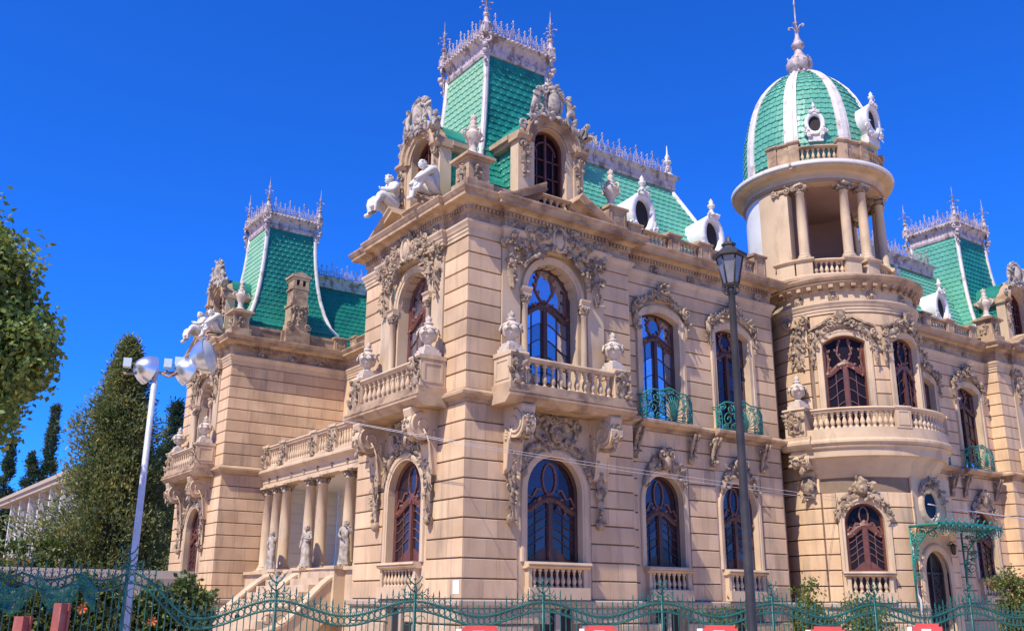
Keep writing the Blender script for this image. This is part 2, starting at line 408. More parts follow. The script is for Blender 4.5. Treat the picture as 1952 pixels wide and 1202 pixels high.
def foliage(mb, W, pts, dens=60, size=0.1, n0=0.0, bulge=0.08, seed=0, berry=0.3, m=0):
    """mass of leaves, fruit and small scrolls along a path of (s, z, halfwidth)"""
    r = random.Random(seed)
    for (s0, z0, w0), (s1, z1, w1) in zip(pts[:-1], pts[1:]):
        L = math.hypot(s1-s0, z1-z0); cnt = max(3, int(dens*L*(w0+w1)))
        da = math.atan2(z1-z0, s1-s0)
        for i in range(cnt):
            t = r.random(); u = r.uniform(-1, 1); ww = w0+(w1-w0)*t
            s = s0+(s1-s0)*t-math.sin(da)*u*ww; z = z0+(z1-z0)*t+math.cos(da)*u*ww
            h = n0+bulge*(1-u*u)*r.uniform(0.5, 1.0)
            q = r.random(); sz = size*r.uniform(0.6, 1.25)
            if q < berry: ball(mb, (s, h+sz*0.2, z), (sz*0.36, sz*0.36, sz*0.36), m, W)
            elif q < 0.9: leaf(mb, W, s, h, z, da+(1 if u > 0 else -1)*r.uniform(0.3, 1.5), sz*1.35, sz*0.8, r.uniform(.3, .6), r.uniform(0, 1), m)
            else: scroll(mb, W, s, h, z, sz*0.55, 1.2, r.uniform(0, 6), r.choice((-1, 1)), sz*0.14, 9, m)
        # ground the mass: a low backing ridge
    k = len(pts)
    vs = []; fs = []
    for i, (s, z, w_) in enumerate(pts):
        p0, p1 = pts[max(0, i-1)], pts[min(k-1, i+1)]; a = math.atan2(p1[1]-p0[1], p1[0]-p0[0])
        for u, h in ((-.9, 0.005), (-.4, .6), (.4, .6), (.9, 0.005)):
            vs.append(W(s-math.sin(a)*u*w_, n0+bulge*h*(1 if h > .1 else 0)+(0.004 if h < .1 else 0), z+math.cos(a)*u*w_))
    for i in range(k-1):
        for j in range(3): fs.append((4*i+j, 4*i+j+1, 4*i+5+j, 4*i+4+j))
    mb.add(vs, fs, m, True)

def cartouche(mb, W, s, z, rx, rz, n=0.05, m=0, m_in=0):
    """oval shield with a raised rim and scrolls"""
    pts = [(s+rx*math.cos(a), z+rz*math.sin(a)) for a in [2*math.pi*i/16 for i in range(16)]]
    path_mould(mb, W, pts, [(-.0, n), (-.0, n+.07), (-rx*.35, n+.07), (-rx*.35, n)], m, True, True)
    ball(mb, (s, n, z), (rx*.95, .09, rz*.95), m_in, W, True)
    for sx in (-1, 1):
        scroll(mb, W, s+sx*rx*1.05, n+.02, z-rz*0.85, rx*.5, 1.3, 0.5*math.pi, sx, rx*.14, 10, m)
        scroll(mb, W, s+sx*rx*0.95, n+.02, z+rz*0.95, rx*.42, 1.3, -0.5*math.pi, -sx, rx*.13, 10, m)

def arch_pts(cs, hw, z0, zsp, kind='round', rise=None, k=14):
    """opening outline from bottom left up and over to bottom right"""
    rise = hw if rise is None else rise
    pts = [(cs-hw, z0)]
    for i in range(k+1):
        a = math.pi*(1-i/k)
        if kind == 'round': pts.append((cs+hw*math.cos(a), zsp+rise*math.sin(a)))
        else:
            u = -1+2*i/k; pts.append((cs+hw*u, zsp+rise*(1-u*u)))
    pts.append((cs+hw, z0))
    return pts

def arch_panel(mb, W, s0, s1, z0, z1, hole, nf, nb, m=0, mr=None, back=None):
    """flat plate with an arched hole (hole = arch_pts) and its reveals"""
    mr = m if mr is None else mr
    hl, hr = hole[0][0], hole[-1][0]; hz = hole[0][1]
    def q(a, b, c, d): # s0 s1 z0 z1
        k = 1
        if getattr(W, 'seg', None): k = max(1, int(math.ceil(abs(b-a)/W.seg)))
        for i in range(k):
            x0 = a+(b-a)*i/k; x1 = a+(b-a)*(i+1)/k
            mb.add([W(x0, nf, c), W(x1, nf, c), W(x1, nf, d), W(x0, nf, d)], [(0, 1, 2, 3)], m)
    if hl > s0+1e-4: q(s0, hl, z0, z1)
    if s1 > hr+1e-4: q(hr, s1, z0, z1)
    if hz > z0+1e-4: q(hl, hr, z0, hz)
    for (a, za), (b, zb) in zip(hole[1:-2], hole[2:-1]):
        mb.add([W(a, nf, za), W(b, nf, zb), W(b, nf, z1), W(a, nf, z1)], [(0, 1, 2, 3)], m)
    # edges of the plate
    eb = nf-0.06
    for x in (s0, s1): mb.add([W(x, eb, z0), W(x, nf, z0), W(x, nf, z1), W(x, eb, z1)], [(0, 1, 2, 3)], m)
    for (a, za), (b, zb) in zip(hole[:-1], hole[1:]):
        mb.add([W(a, nf, za), W(b, nf, zb), W(b, nb, zb), W(a, nb, za)], [(0, 1, 2, 3)], mr)
# ------------------------------------------------------------------ the house: one thing, everything built into it is a part
house = thing('mansion', 'ornate pale stone mansion with green tiled mansard roofs and a domed round tower', 'mansion', (0, 0, 0))

BLOCKS = []          # (wall part, W, s0, s1, z0, z1, proud): sorted by how large they show, the first 300 become objects
def courses(part, W, s0, s1, zs, lens=(1.0, 0.72), proud=0.0, seed=0, joint=0.032, n0=-0.045):
    r = random.Random(seed)
    if isinstance(W, Wall) and W.k == 'F' and abs(s0) < 1e-6: s0 = -n0+0.0004     # butts against the block that turns the corner
    for i, (z0, z1) in enumerate(zip(zs[:-1], zs[1:])):
        L = s1-s0
        k = max(1, int(round(L/lens[0])))
        if k == 1: cuts = [s0, s1]
        else:
            st = L/k; sh = (0.22*st if i % 2 else -0.22*st)
            cuts = [s0]+[s0+st*j+sh+r.uniform(-.05, .05) for j in range(1, k)]+[s1]
        for a, b in zip(cuts[:-1], cuts[1:]):
            a2 = a+(0.0035 if a > s0 else 0); b2 = b-(0.0035 if b < s1 else 0)
            BLOCKS.append((part, W, a2, b2, z0+joint*0.5, z1-joint*0.5, proud, n0))
def flush_blocks():
    def size(b):
        _, W, a, c, z0, z1, p, n0 = b
        P = Vector(W((a+c)/2, p, (z0+z1)/2)); d = (P-CAM).length
        e = Vector(W((a+c)/2, p+1, (z0+z1)/2))-P
        cs = max(0.0, e.normalized().dot((CAM-P).normalized()))
        return (c-a)*(z1-z0)*cs/d**2
    lst = sorted(BLOCKS, key=size, reverse=True)
    rest = {}
    for i, (part, W, a, c, z0, z1, p, n0) in enumerate(lst):
        if i < 300:
            mb = MB(); block(mb, W, a, c, z0, z1, n0, p, 0.014)
            obj('stone_block', mb, MT['stone'], part)
        else:
            mb = rest.setdefault(part.name, (part, MB()))[1]
            block(mb, W, a, c, z0, z1, n0, p, 0.014)
    for part, mb in rest.values(): obj('stone_block', mb, MT['stone'], part, kind='stuff')

def sheet(W, s0, s1, z0, z1, holes, n, name, m='joint', parent=None):
    """wall core: flat sheet with rectangular holes"""
    ss = sorted({s0, s1, *[h[0] for h in holes], *[h[1] for h in holes]}); zs = sorted({z0, z1, *[h[2] for h in holes], *[h[3] for h in holes]})
    mb = MB()
    for a, b in zip(ss[:-1], ss[1:]):
        for c, d in zip(zs[:-1], zs[1:]):
            x, y = (a+b)/2, (c+d)/2
            if any(h[0] < x < h[1] and h[2] < y < h[3] for h in holes): continue
            k = 1
            if getattr(W, 'seg', None): k = max(1, int(math.ceil((b-a)/W.seg)))
            for i in range(k):
                p, q = a+(b-a)*i/k, a+(b-a)*(i+1)/k
                mb.add([W(p, n, c), W(q, n, c), W(q, n, d), W(p, n, d)], [(0, 1, 2, 3)])
    return obj(name, mb, MT[m], parent or house, fix=False)

# --- balusters and urns (lathe profiles on unit height)
BPROF = [(.30, 0), (.30, .10), (.20, .12), (.17, .16), (.24, .22), (.31, .30), (.32, .38), (.24, .50), (.15, .62), (.13, .72), (.20, .76), (.20, .80), (.14, .83), (.26, .88), (.30, .90), (.30, 1.0)]
_bcache = {}
def baluster(parent, P, h, w=None, m='smooth'):
    key = (round(h, 3), m)
    if key not in _bcache:
        mb = MB(); ww = (w or 0.2)
        lathe(mb, [(r*ww*1.05, z*h) for r, z in BPROF], 8)
        _bcache[key] = mb.mesh('baluster', [MT[m]])
    return link('baluster', _bcache[key], parent, loc=P)

def balustrade(W, s0, s1, n, z0, z1, cnt, parent=None, base=0.09, rail=0.11, wd=0.2, m='trim', mbal='smooth', name='balustrade'):
    """bottom plinth, balusters, moulded rail; n is the centre line"""
    mb = MB()
    if base: box(mb, W, s0, s1, n-wd*.6, n+wd*.6, z0, z0+base)
    wsweep(mb, W, s0-.005, s1+.005, [(n-wd*.65, z1), (n+wd*.65, z1), (n+wd*.72, z1-rail*.35), (n+wd*.5, z1-rail*.5), (n+wd*.5, z1-rail), (n-wd*.5, z1-rail), (n-wd*.65, z1-rail*.4)])
    o = obj(name, mb, MT[m], parent or house)
    h = z1-rail-z0-base
    for i in range(cnt):
        s = s0+(s1-s0)*(i+.5)/cnt
        baluster(o, W(s, n, z0+base), h, min(.22, (s1-s0)/cnt*.95), mbal)
    return o

URNS = []
def urn_mesh():
    parts = []
    b = MB(); lathe(b, [(0, 0), (.13, 0), (.13, .03), (.10, .05), (.075, .09), (.09, .12), (.15, .17), (.215, .27), (.235, .36), (.225, .40), (.25, .42), (.25, .45), (.2, .47), (0, .47)], 16)
    Wc = Cyl(0, 0, .22)
    for i in range(10): leaf(b, Wc, i*2*math.pi*.22/10, -.05, .17, math.pi/2, .19, .13, .25, .6)
    for i in range(8): leaf(b, Wc, (i+.5)*2*math.pi*.22/8, .03, .42, -math.pi/2, .14, .12, .35, .5)
    for i in range(4): scroll(b, Wc, (i+.5)*2*math.pi*.22/4, .02, .40, .075, 1.3, math.pi/2, 1, .018, 10)
    l = MB(); lathe(l, [(.21, .455), (.20, .49), (.12, .53), (.085, .57), (.12, .59), (.12, .61), (.07, .63), (.06, .66), (.085, .69), (.055, .74), (.04, .77), (0, .83)], 12)
    for i in range(6): leaf(l, Cyl(0, 0, .06), i*2*math.pi*.06/6, 0, .66, math.pi/2, .1, .05, .2, .3)
    return b, l
_ub, _ul = urn_mesh(); UB = _ub.mesh('urn_bowl', [MT['urn']]); UL = _ul.mesh('urn_lid', [MT['urn']])
_up_ = MB()
for (h0, h1, a) in ((0, .09, .235), (.09, .16, .20), (.16, .23, .165)):
    box(_up_, WORLD, -a, a, -a, a, h0, h1)
UP = _up_.mesh('urn_foot', [MT['urn']])
def urn(P, label, sc=1.0, foot=True, group='flame topped stone urns on the mansion'):
    t = thing('stone_urn', label, 'urn', P, group); t.scale = (sc, sc, sc)
    if foot: link('urn_foot', UP, t)
    link('urn_bowl', UB, t, loc=(0, 0, .22 if foot else 0)); link('urn_lid', UL, t, loc=(0, 0, .22 if foot else 0))
    return t
# roof urn: tall vase with two handles on its own
def vase_mesh():
    b = MB(); lathe(b, [(0, 0), (.22, 0), (.22, .05), (.15, .08), (.09, .16), (.12, .22), (.09, .26), (.12, .34), (.2, .5), (.24, .62), (.24, .66), (.17, .70), (.12, .78), (.15, .82), (.15, .85), (.1, .88), (0, .88)], 14)
    for s in (-1, 1):
        tube(b, [(s*.22, 0, .5), (s*.33, 0, .58), (s*.34, 0, .68), (s*.26, 0, .74), (s*.15, 0, .72)], .03, 6)
        tube(b, [(0, s*.22, .5), (0, s*.33, .58), (0, s*.34, .68), (0, s*.26, .74), (0, s*.15, .72)], .03, 6)
    l = MB(); lathe(l, [(.1, .87), (.07, .92), (.11, .97), (.08, 1.03), (.03, 1.1), (.06, 1.13), (.04, 1.2), (0, 1.27)], 10)
    for i in range(5): leaf(l, Cyl(0, 0, .05), i*2*math.pi*.05/5, 0, 1.0, math.pi/2, .2, .08, .2, .3)
    return b, l
_vb, _vl = vase_mesh(); VB = _vb.mesh('vase_body', [MT['urn']]); VL = _vl.mesh('vase_flame', [MT['urn']])
def roof_vase(P, label, sc=1.0):
    t = thing('roof_vase', label, 'vase', P, 'handled stone vases on the roof pedestals'); t.scale = (sc, sc, sc)
    link('vase_body', VB, t); link('vase_flame', VL, t); return t

# --- windows
def ogee(u): u = max(0., min(1., (u-.06)/.86)); return u*u*(3-2*u)
def window(W, hole, nb, zt, rows=4, amp=0.2, gl='glass', gl_top=None, parent=None, kick=0.22, carve=True, horns=True, wood='wood', munt='muntin', seed=0):
    """pair of arched casements with curved glazing bars, carved transom and fanlight"""
    cs = (hole[0][0]+hole[-1][0])/2; hw = (hole[-1][0]-hole[0][0])/2; z0 = hole[0][1]
    top = max(p[1] for p in hole); r = random.Random(seed)
    fr = MB(); F = .06
    path_mould(fr, W, hole, [(0, nb), (0, nb+.09), (-F*.6, nb+.09), (-F, nb+.05), (-F, nb)])
    box(fr, W, cs-hw, cs+hw, nb, nb+.09, z0, z0+.07)
    box(fr, W, cs-.055, cs+.055, nb, nb+.085, z0, zt+amp+.02)
    N = 14
    tp = [(cs-hw+F*.5+(2*hw-F)*i/N, zt+amp*ogee(1-abs(-1+2*i/N))) for i in range(N+1)]
    path_mould(fr, W, tp, [(-.04, nb), (-.04, nb+.08), (.05, nb+.10), (.13, nb+.07), (.13, nb)])
    def zz(s, base): return base+amp*ogee(1-abs(s-cs)/hw)
    # bars
    mu = MB(); xin = hw-F
    zb = z0+.07+kick
    h = (zt-zb)/rows
    for sg in (-1, 1):
        xm = cs+sg*(0.055+xin)/2
        box(mu, W, xm-.010, xm+.010, nb+.012, nb+.045, z0+.07, zz(xm, zt))
        box(fr, W, cs+sg*.055, cs+sg*.085, nb+.01, nb+.06, z0+.07, zt+amp*.95)
        for j in range(rows):
            base = zb+h*j
            a, b = sorted((cs+sg*.06, cs+sg*xin))
            pts = [(a+(b-a)*i/7, zz(a+(b-a)*i/7, base)) for i in range(8)]
            path_mould(mu, W, pts, [(-.011, nb+.01), (-.011, nb+.045), (.011, nb+.045), (.011, nb+.01)])
    win = obj('window', fr, MT[wood], parent or house)
    obj('glazing_grid', mu, MT[munt], win)
    if kick:
        kb = MB()
        for sg in (-1, 1):
            a, b = sorted((cs+sg*.06, cs+sg*xin)); K = 7
            for i in range(K):
                p, q = a+(b-a)*i/K, a+(b-a)*(i+1)/K
                kb.add([W(p, nb+.03, z0+.05), W(q, nb+.03, z0+.05), W(q, nb+.03, zz(q, zb-amp*.85)), W(p, nb+.03, zz(p, zb-amp*.85))], [(0, 1, 2, 3)])
        obj('kick_panel', kb, MT[wood], win, fix=False)
    # panes
    edges = [cs-xin, cs-(.055+xin)/2, cs-.08, cs+.08, cs+(.055+xin)/2, cs+xin]
    for ci in (0, 1, 3, 4):
        a, b = edges[ci], edges[ci+1]
        for j in range(-1 if kick else 0, rows):
            lo = zb+h*j if j >= 0 else z0+.06-amp; hi = zb+h*(j+1)
            tl = [r.uniform(-.004, .004) for _ in range(3)]
            g = MB(); K = 4; vs = []
            for i in range(K+1):
                s = a+(b-a)*i/K
                zl = max(z0+.06, zz(s, lo)); zh = zz(s, hi)
                dn = tl[0]+tl[1]*(i/K-.5)*2
                vs += [W(s, nb+.02+dn, zl), W(s, nb+.02+dn+tl[2], zh)]
            g.add(vs, [(2*i, 2*i+2, 2*i+3, 2*i+1) for i in range(K)])
            obj('pane', g, MT[gl], win, fix=False)
    # fanlight
    arc = hole[1:-1]
    def ztop(s):
        best = top
        for (x0, y0), (x1, y1) in zip(arc[:-1], arc[1:]):
            if x0 <= s <= x1 and x1 > x0: return y0+(y1-y0)*(s-x0)/(x1-x0)
        return arc[0][1]
    third = hw*.36
    for a, b in ((cs-hw+.01, cs-third), (cs-third, cs+third), (cs+third, cs+hw-.01)):
        g = MB(); K = 6; vs = []
        for i in range(K+1):
            s = a+(b-a)*i/K
            vs += [W(s, nb+.02, zz(s, zt)), W(s, nb+.021, max(zz(s, zt)+.01, ztop(s)))]
        g.add(vs, [(2*i, 2*i+2, 2*i+3, 2*i+1) for i in range(K)])
        obj('pane', g, MT[gl_top or gl], win, fix=False)
    # carved work round and above the transom
    if carve:
        cv = MB(); zc = zt+amp
        hgt = top-zc
        foliage(cv, W, [(cs-hw*.85, zt+.05, .06), (cs-hw*.45, zt+amp*.5+.08, .07), (cs, zc+.10, .13), (cs+hw*.45, zt+amp*.5+.08, .07), (cs+hw*.85, zt+.05, .06)], 70, .085, nb+.04, .06, seed, .15)
        if horns:
            for sg in (-1, 1):
                pts = [(cs+sg*x*hw, zc+zv*hgt) for x, zv in ((.06, .12), (.20, .22), (.36, .42), (.30, .66), (.20, .80))]
                path_mould(cv, W, pts, [(-.024, nb+.02), (-.024, nb+.06), (.024, nb+.06), (.024, nb+.02)])
                for x, zv in ((.22, .80), (.36, .5), (.30, .70), (.26, .3)):
                    leaf(cv, W, cs+sg*x*hw, nb+.05, zc+zv*hgt, math.pi/2-sg*r.uniform(-.6, .9), .12, .09, .3, .5)
                pts = [(cs+sg*(hw-.05-.12*hw*math.sin(t*math.pi)), zt+.05+(top-zt)*.72*t) for t in (0, .25, .5, .75, 1)]
                path_mould(cv, W, pts, [(-.03, nb+.02), (-.03, nb+.06), (.03, nb+.06), (.03, nb+.02)])
                for t in (.2, .5, .8): leaf(cv, W, cs+sg*hw*.82, nb+.05, zt+(top-zt)*t*.75, math.pi/2+sg*.7, .13, .1, .3, .5)
        else:
            ov = [(cs+hw*.24*math.cos(2*math.pi*i/14), zc+hgt*.5+hgt*.36*math.sin(2*math.pi*i/14)) for i in range(14)]
            path_mould(cv, W, ov, [(-.02, nb+.02), (-.02, nb+.06), (.02, nb+.06), (.02, nb+.02)], closed=True)
            for sg in (-1, 1):
                pts = [(cs+sg*hw*x, zt+(top-zt)*zv) for x, zv in ((.95, .12), (.78, .3), (.62, .26), (.45, .42), (.3, .40))]
                path_mould(cv, W, pts, [(-.025, nb+.02), (-.025, nb+.06), (.025, nb+.06), (.025, nb+.02)])
        obj('carved_crest', cv, MT['carvwood'], win)
    return win

# --- little repeated things
_ros = MB()
lathe(_ros, [(.17, 0), (.17, .03), (.14, .045), (.12, .03), (.06, .03), (.05, .075), (0, .085)], 14)
for i in range(8):
    a = 2*math.pi*i/8
    ball(_ros, (.095*math.cos(a), .095*math.sin(a), .04), (.035, .035, .025))
ROS = _ros.mesh('rosette', [MT['carved']])
def rosette(parent, W, s, n, z, sc=1.0):
    o = link('rosette', ROS, parent)
    p = Vector(W(s, n, z)); nrm = (Vector(W(s, n+.5, z))-p).normalized()
    q = nrm.to_track_quat('Z', 'Y'); o.matrix_local = Matrix.Translation(p) @ q.to_matrix().to_4x4() @ Matrix.Scale(sc, 4)
    return o

def bracket(W, s, ztop, proj, wid, drop, parent=None, seed=0, name='console_bracket'):
    """scrolled console: big volute under the slab, tapering stem, fruit drop"""
    mb = MB(); k = 26; side = []
    # silhouette in the n-z plane
    zv = ztop-.36*proj/.75*1.1; rv = .33*proj/.75
    out = [(0, ztop), (proj*.96, ztop), (proj*.98, ztop-.05)]
    for i in range(9):
        a = R(35-i*24); out.append((proj-rv+rv*math.cos(a), zv+rv*math.sin(a)))
    z2 = ztop-drop*.55
    out += [(proj*.34, zv-rv*1.2), (proj*.25, zv-rv*1.9), (proj*.2, z2), (proj*.16, z2-.1), (0, z2-.12)]
    hw = wid/2
    for sg in (-1, 1):
        vs = [W(s+sg*hw, n, z) for n, z in out]; mb.add(vs, [tuple(range(len(vs)))])
    vs = []
    for n, z in out: vs += [W(s-hw, n, z), W(s+hw, n, z)]
    mb.add(vs, [(2*i, 2*i+1, 2*i+3, 2*i+2) for i in range(len(out)-1)])
    # spirals on the cheeks
    for sg in (-1, 1):
        pts = []; rad = []
        for i in range(20):
            t = i/19; a = R(90)-t*R(520); rr = rv*.92*(1-t*.82)
            pts.append(W(s+sg*(hw+.012), proj-rv+rr*math.cos(a), zv+rr*math.sin(a))); rad.append(.035*(1-.4*t))
        tube(mb, pts, rad, 5)
        pts = [W(s+sg*(hw+.01), n, z) for n, z in ((proj*.5, zv-rv*.2), (proj*.3, zv-rv*1.1), (proj*.2, z2), (proj*.1, z2-.1))]
        tube(mb, pts, .028, 5)
        for j, (a, b) in enumerate(((.14, .35), (.14, .55), (.14, .75), (.13, .95))):
            ball(mb, (s+sg*hw, proj*a, zv-rv*b-.0), (.05, .06, .06), 0, W)
    o = obj(name, mb, MT['smooth'], parent or house)
    cv = MB(); r = random.Random(seed)
    # leafwork on the volute front
    for i in range(26):
        a = R(r.uniform(-120, 40)); u = r.uniform(-.85, .85)
        n = proj-rv+(rv+.01)*math.cos(a); z = zv+(rv+.01)*math.sin(a)
        ball(cv, (s+u*hw, n, z), (.05, .035, .045), 0, W)
    for i in range(10): leaf(cv, W, s+r.uniform(-.7, .7)*hw, proj*r.uniform(.55, .98), zv+rv*r.uniform(-.9, .6), -math.pi/2+r.uniform(-.7, .7), .2, .14, .2, .4)
    foliage(cv, W, [(s, z2+.45*drop*.55, hw*.55), (s, z2, hw*.75), (s, ztop-drop*.75, hw*.65), (s, ztop-drop*.97, hw*.4)], 85, .10, proj*.14, .10, seed+5, .45)
    ball(cv, (s, .07, ztop-drop), (hw*.6, .12, .14), 0, W, True)
    scroll(cv, W, s-hw*.4, proj*.12, ztop-drop*.72, .09, 1.2, 1.5, 1, .025, 10); scroll(cv, W, s+hw*.4, proj*.12, ztop-drop*.72, .09, 1.2, 1.5, -1, .025, 10)
    obj('carved_drop', cv, MT['carved'], o)
    return o

def small_bracket(W, s, ztop, proj, drop, parent=None, seed=0):
    mb = MB()
    for sg in (-1, 1):
        pts = []; rad = []
        for i in range(14):
            t = i/13; pts.append(W(s+sg*.07+sg*.02*math.sin(t*6), proj*(1-t)**1.4+.03, ztop-drop*t)); rad.append(.045)
        tube(mb, pts, rad, 5)
    scroll(mb, W, s, proj*.5, ztop-.14, .12, 1.4, 1.5, 1, .04, 12)
    scroll(mb, W, s, .05, ztop-drop*.82, .11, 1.4, -1.5, -1, .04, 12)
    foliage(mb, W, [(s, ztop-.1, .11), (s, ztop-drop*.5, .07), (s, ztop-drop*.95, .10)], 60, .11, .04, proj*.35, seed, .3)
    return obj('scroll_bracket', mb, MT['carved'], parent or house)

# --- figures, grown as skinned skeletons
def skin_mesh(verts, edges, radii, sub=1, root=0, name='figure'):
    me = bpy.data.meshes.new(name); me.from_pydata(verts, edges, [])
    o = bpy.data.objects.new(name, me); C.objects.link(o)
    sk = o.modifiers.new('skin', 'SKIN'); sk.use_smooth_shade = True
    for i, d in enumerate(me.skin_vertices[0].data):
        d.radius = radii[i] if isinstance(radii[i], (tuple, list)) else (radii[i], radii[i]); d.use_root = (i == root)
    ss = o.modifiers.new('sub', 'SUBSURF'); ss.levels = sub; ss.render_levels = sub
    dg = bpy.context.evaluated_depsgraph_get(); dg.update()
    out = bpy.data.meshes.new_from_object(o.evaluated_get(dg))
    bpy.data.objects.remove(o); bpy.data.meshes.remove(me)
    return out
def figure(pose, H=1.6, thick=1.0, m='white_stone', drape=None, name='figure', bulk=1.0, child=False, seed=0):
    """pose: joint name -> (x, y, z) in units of body height H; returns a mesh with head, face, hair and hands"""
    J = {k: Vector(v)*H for k, v in pose.items()}
    order = ['pelvis', 'waist', 'chest', 'neck', 'skull', 'lsho', 'lelb', 'lwri', 'lhan', 'rsho', 'relb', 'rwri', 'rhan', 'lhip', 'lkne', 'lank', 'ltoe', 'rhip', 'rkne', 'rank', 'rtoe']
    k = 1.25 if child else 1.0
    rad = dict(pelvis=.085, waist=.075*k, chest=.095*k, neck=.035, skull=.03, lsho=.045, lelb=.032, lwri=.023, lhan=.022, lhip=.07, lkne=.042, lank=.027, ltoe=.022)
    def rr(n):
        q = n if n in rad else 'l'+n[1:]
        return rad[q]*H*thick
    edges = [('pelvis', 'waist'), ('waist', 'chest'), ('chest', 'neck'), ('neck', 'skull'), ('chest', 'lsho'), ('lsho', 'lelb'), ('lelb', 'lwri'), ('lwri', 'lhan'), ('chest', 'rsho'), ('rsho', 'relb'), ('relb', 'rwri'), ('rwri', 'rhan'),
             ('pelvis', 'lhip'), ('lhip', 'lkne'), ('lkne', 'lank'), ('lank', 'ltoe'), ('pelvis', 'rhip'), ('rhip', 'rkne'), ('rkne', 'rank'), ('rank', 'rtoe')]
    idx = {n: i for i, n in enumerate(order)}
    me = skin_mesh([tuple(J[n]) for n in order], [(idx[a], idx[b]) for a, b in edges], [rr(n) for n in order], 1, 0, name)
    hb = MB(); hr = (.085 if child else .066)*H
    hc = J['skull']+(J['skull']-J['neck']).normalized()*hr*.55
    f = Vector(pose.get('_face', (0, -1, 0))).normalized()
    ball(hb, hc, (hr*.82, hr*.9, hr*1.08), 0, None, True)
    ball(hb, hc+f*hr*.88+Vector((0, 0, -hr*.12)), hr*.17)                    # nose
    ball(hb, hc+f*hr*.62+Vector((0, 0, -hr*.62)), hr*.33)                    # chin
    sd = f.cross(Vector((0, 0, 1))).normalized()
    for sg in (-1, 1):
        ball(hb, hc+f*hr*.72+sd*sg*hr*.34+Vector((0, 0, hr*.12)), hr*.16)    # brow and eye
        ball(hb, hc+sd*sg*hr*.84, (hr*.16, hr*.2, hr*.26))                   # ear
    r = random.Random(seed)
    for i in range(34):                                                       # curls
        d = Vector((r.uniform(-1, 1), r.uniform(-1, 1), r.uniform(-.25, 1)))
        if d.length < .2: continue
        d.normalize()
        if d.dot(f) > .55 and d.z < .55: continue
        ball(hb, hc+d*hr*.92, hr*.3)
    for a, b in (('lwri', 'lhan'), ('rwri', 'rhan')):                         # fingers
        d = (J[b]-J[a]).normalized(); sdv = d.orthogonal().normalized()
        for q, L in ((-1.5, .8), (-.5, 1.0), (.5, .95), (1.5, .75)):
            p0 = J[b]+sdv*q*.009*H; p1 = p0+d*.022*H*L; p2 = p1+(d*.7+sdv.cross(d)*.7)*.018*H*L
            tube(hb, [p0, p1, p2], [.006*H, .0055*H, .004*H], 4)
        tube(hb, [J[a]+d*.01*H+sdv*.012*H, J[b]+sdv*.026*H], [.007*H, .005*H], 4)
    if drape:
        # cloth hanging in folds: rings along given centres
        for rings in drape:
            n = 22; vs = []; fs = []; P = len(rings); ph = r.uniform(0, 6)
            for j, (x, y, z, rx, ry) in enumerate(rings):
                for i in range(n):
                    a = 2*math.pi*i/n; fold = 1+.11*math.sin(a*7+ph+j*.35)+.05*math.sin(a*11+j)
                    vs.append((H*(x+rx*math.cos(a)*fold), H*(y+ry*math.sin(a)*fold), H*z))
            for j in range(P-1):
                for i in range(n): fs.append((j*n+i, j*n+(i+1) % n, (j+1)*n+(i+1) % n, (j+1)*n+i))
            fs.append(tuple(range((P-1)*n, P*n)))
            hb.add(vs, fs, 0, True)
    b = bmesh.new(); b.from_mesh(me); tmp = hb.mesh('tmp', [])
    b.from_mesh(tmp); bpy.data.meshes.remove(tmp)
    for fc in b.faces: fc.smooth = True
    b.to_mesh(me); b.free(); me.materials.clear(); me.materials.append(MT[m]); me.name = name
    return me

STAND = dict(pelvis=(0, 0, .53), waist=(.01, 0, .62), chest=(0, .01, .74), neck=(0, .005, .83), skull=(0, -.01, .865), lsho=(.105, .01, .79), lelb=(.15, -.03, .64), lwri=(.06, -.13, .66), lhan=(.03, -.15, .69),
             rsho=(-.105, .01, .79), relb=(-.15, .02, .63), rwri=(-.13, -.06, .51), rhan=(-.125, -.085, .475), lhip=(.06, 0, .49), lkne=(.075, -.035, .28), lank=(.07, .02, .05), ltoe=(.075, -.07, .02),
             rhip=(-.06, 0, .49), rkne=(-.06, -.01, .28), rank=(-.055, .02, .05), rtoe=(-.06, -.07, .02))
SIT = dict(pelvis=(0, .02, .09), waist=(0, .0, .20), chest=(.01, -.03, .33), neck=(.01, -.05, .42), skull=(.01, -.07, .455), lsho=(.11, -.03, .38), lelb=(.17, -.10, .25), lwri=(.08, -.22, .27), lhan=(.05, -.25, .29),
           rsho=(-.10, -.03, .385), relb=(-.17, .05, .27), rwri=(-.17, .06, .12), rhan=(-.18, .05, .07), lhip=(.07, -.02, .08), lkne=(.10, -.27, .20), lank=(.06, -.34, -.02), ltoe=(.06, -.42, -.05),
           rhip=(-.07, -.02, .08), rkne=(-.10, -.28, .12), rank=(-.09, -.33, -.12), rtoe=(-.09, -.41, -.15))
CLIMB = dict(pelvis=(0, 0, .50), waist=(.04, 0, .60), chest=(.08, -.01, .73), neck=(.09, -.01, .83), skull=(.095, -.02, .865), lsho=(.19, -.01, .80), lelb=(.31, -.04, .84), lwri=(.42, -.05, .93), lhan=(.46, -.06, .96),
             rsho=(-.03, .0, .80), relb=(-.10, -.08, .70), rwri=(.02, -.14, .62), rhan=(.05, -.15, .61), lhip=(.07, 0, .47), lkne=(.20, -.09, .36), lank=(.16, -.05, .12), ltoe=(.20, -.12, .08),
             rhip=(-.06, 0, .46), rkne=(-.14, -.03, .24), rank=(-.16, .04, .02), rtoe=(-.18, -.05, .0))
SKIRT = [[(0, 0, .03, .15, .13), (.0, 0, .15, .125, .11), (.005, 0, .32, .11, .095), (.0, 0, .46, .105, .085), (0, 0, .56, .095, .075), (.005, 0, .64, .085, .065)]]
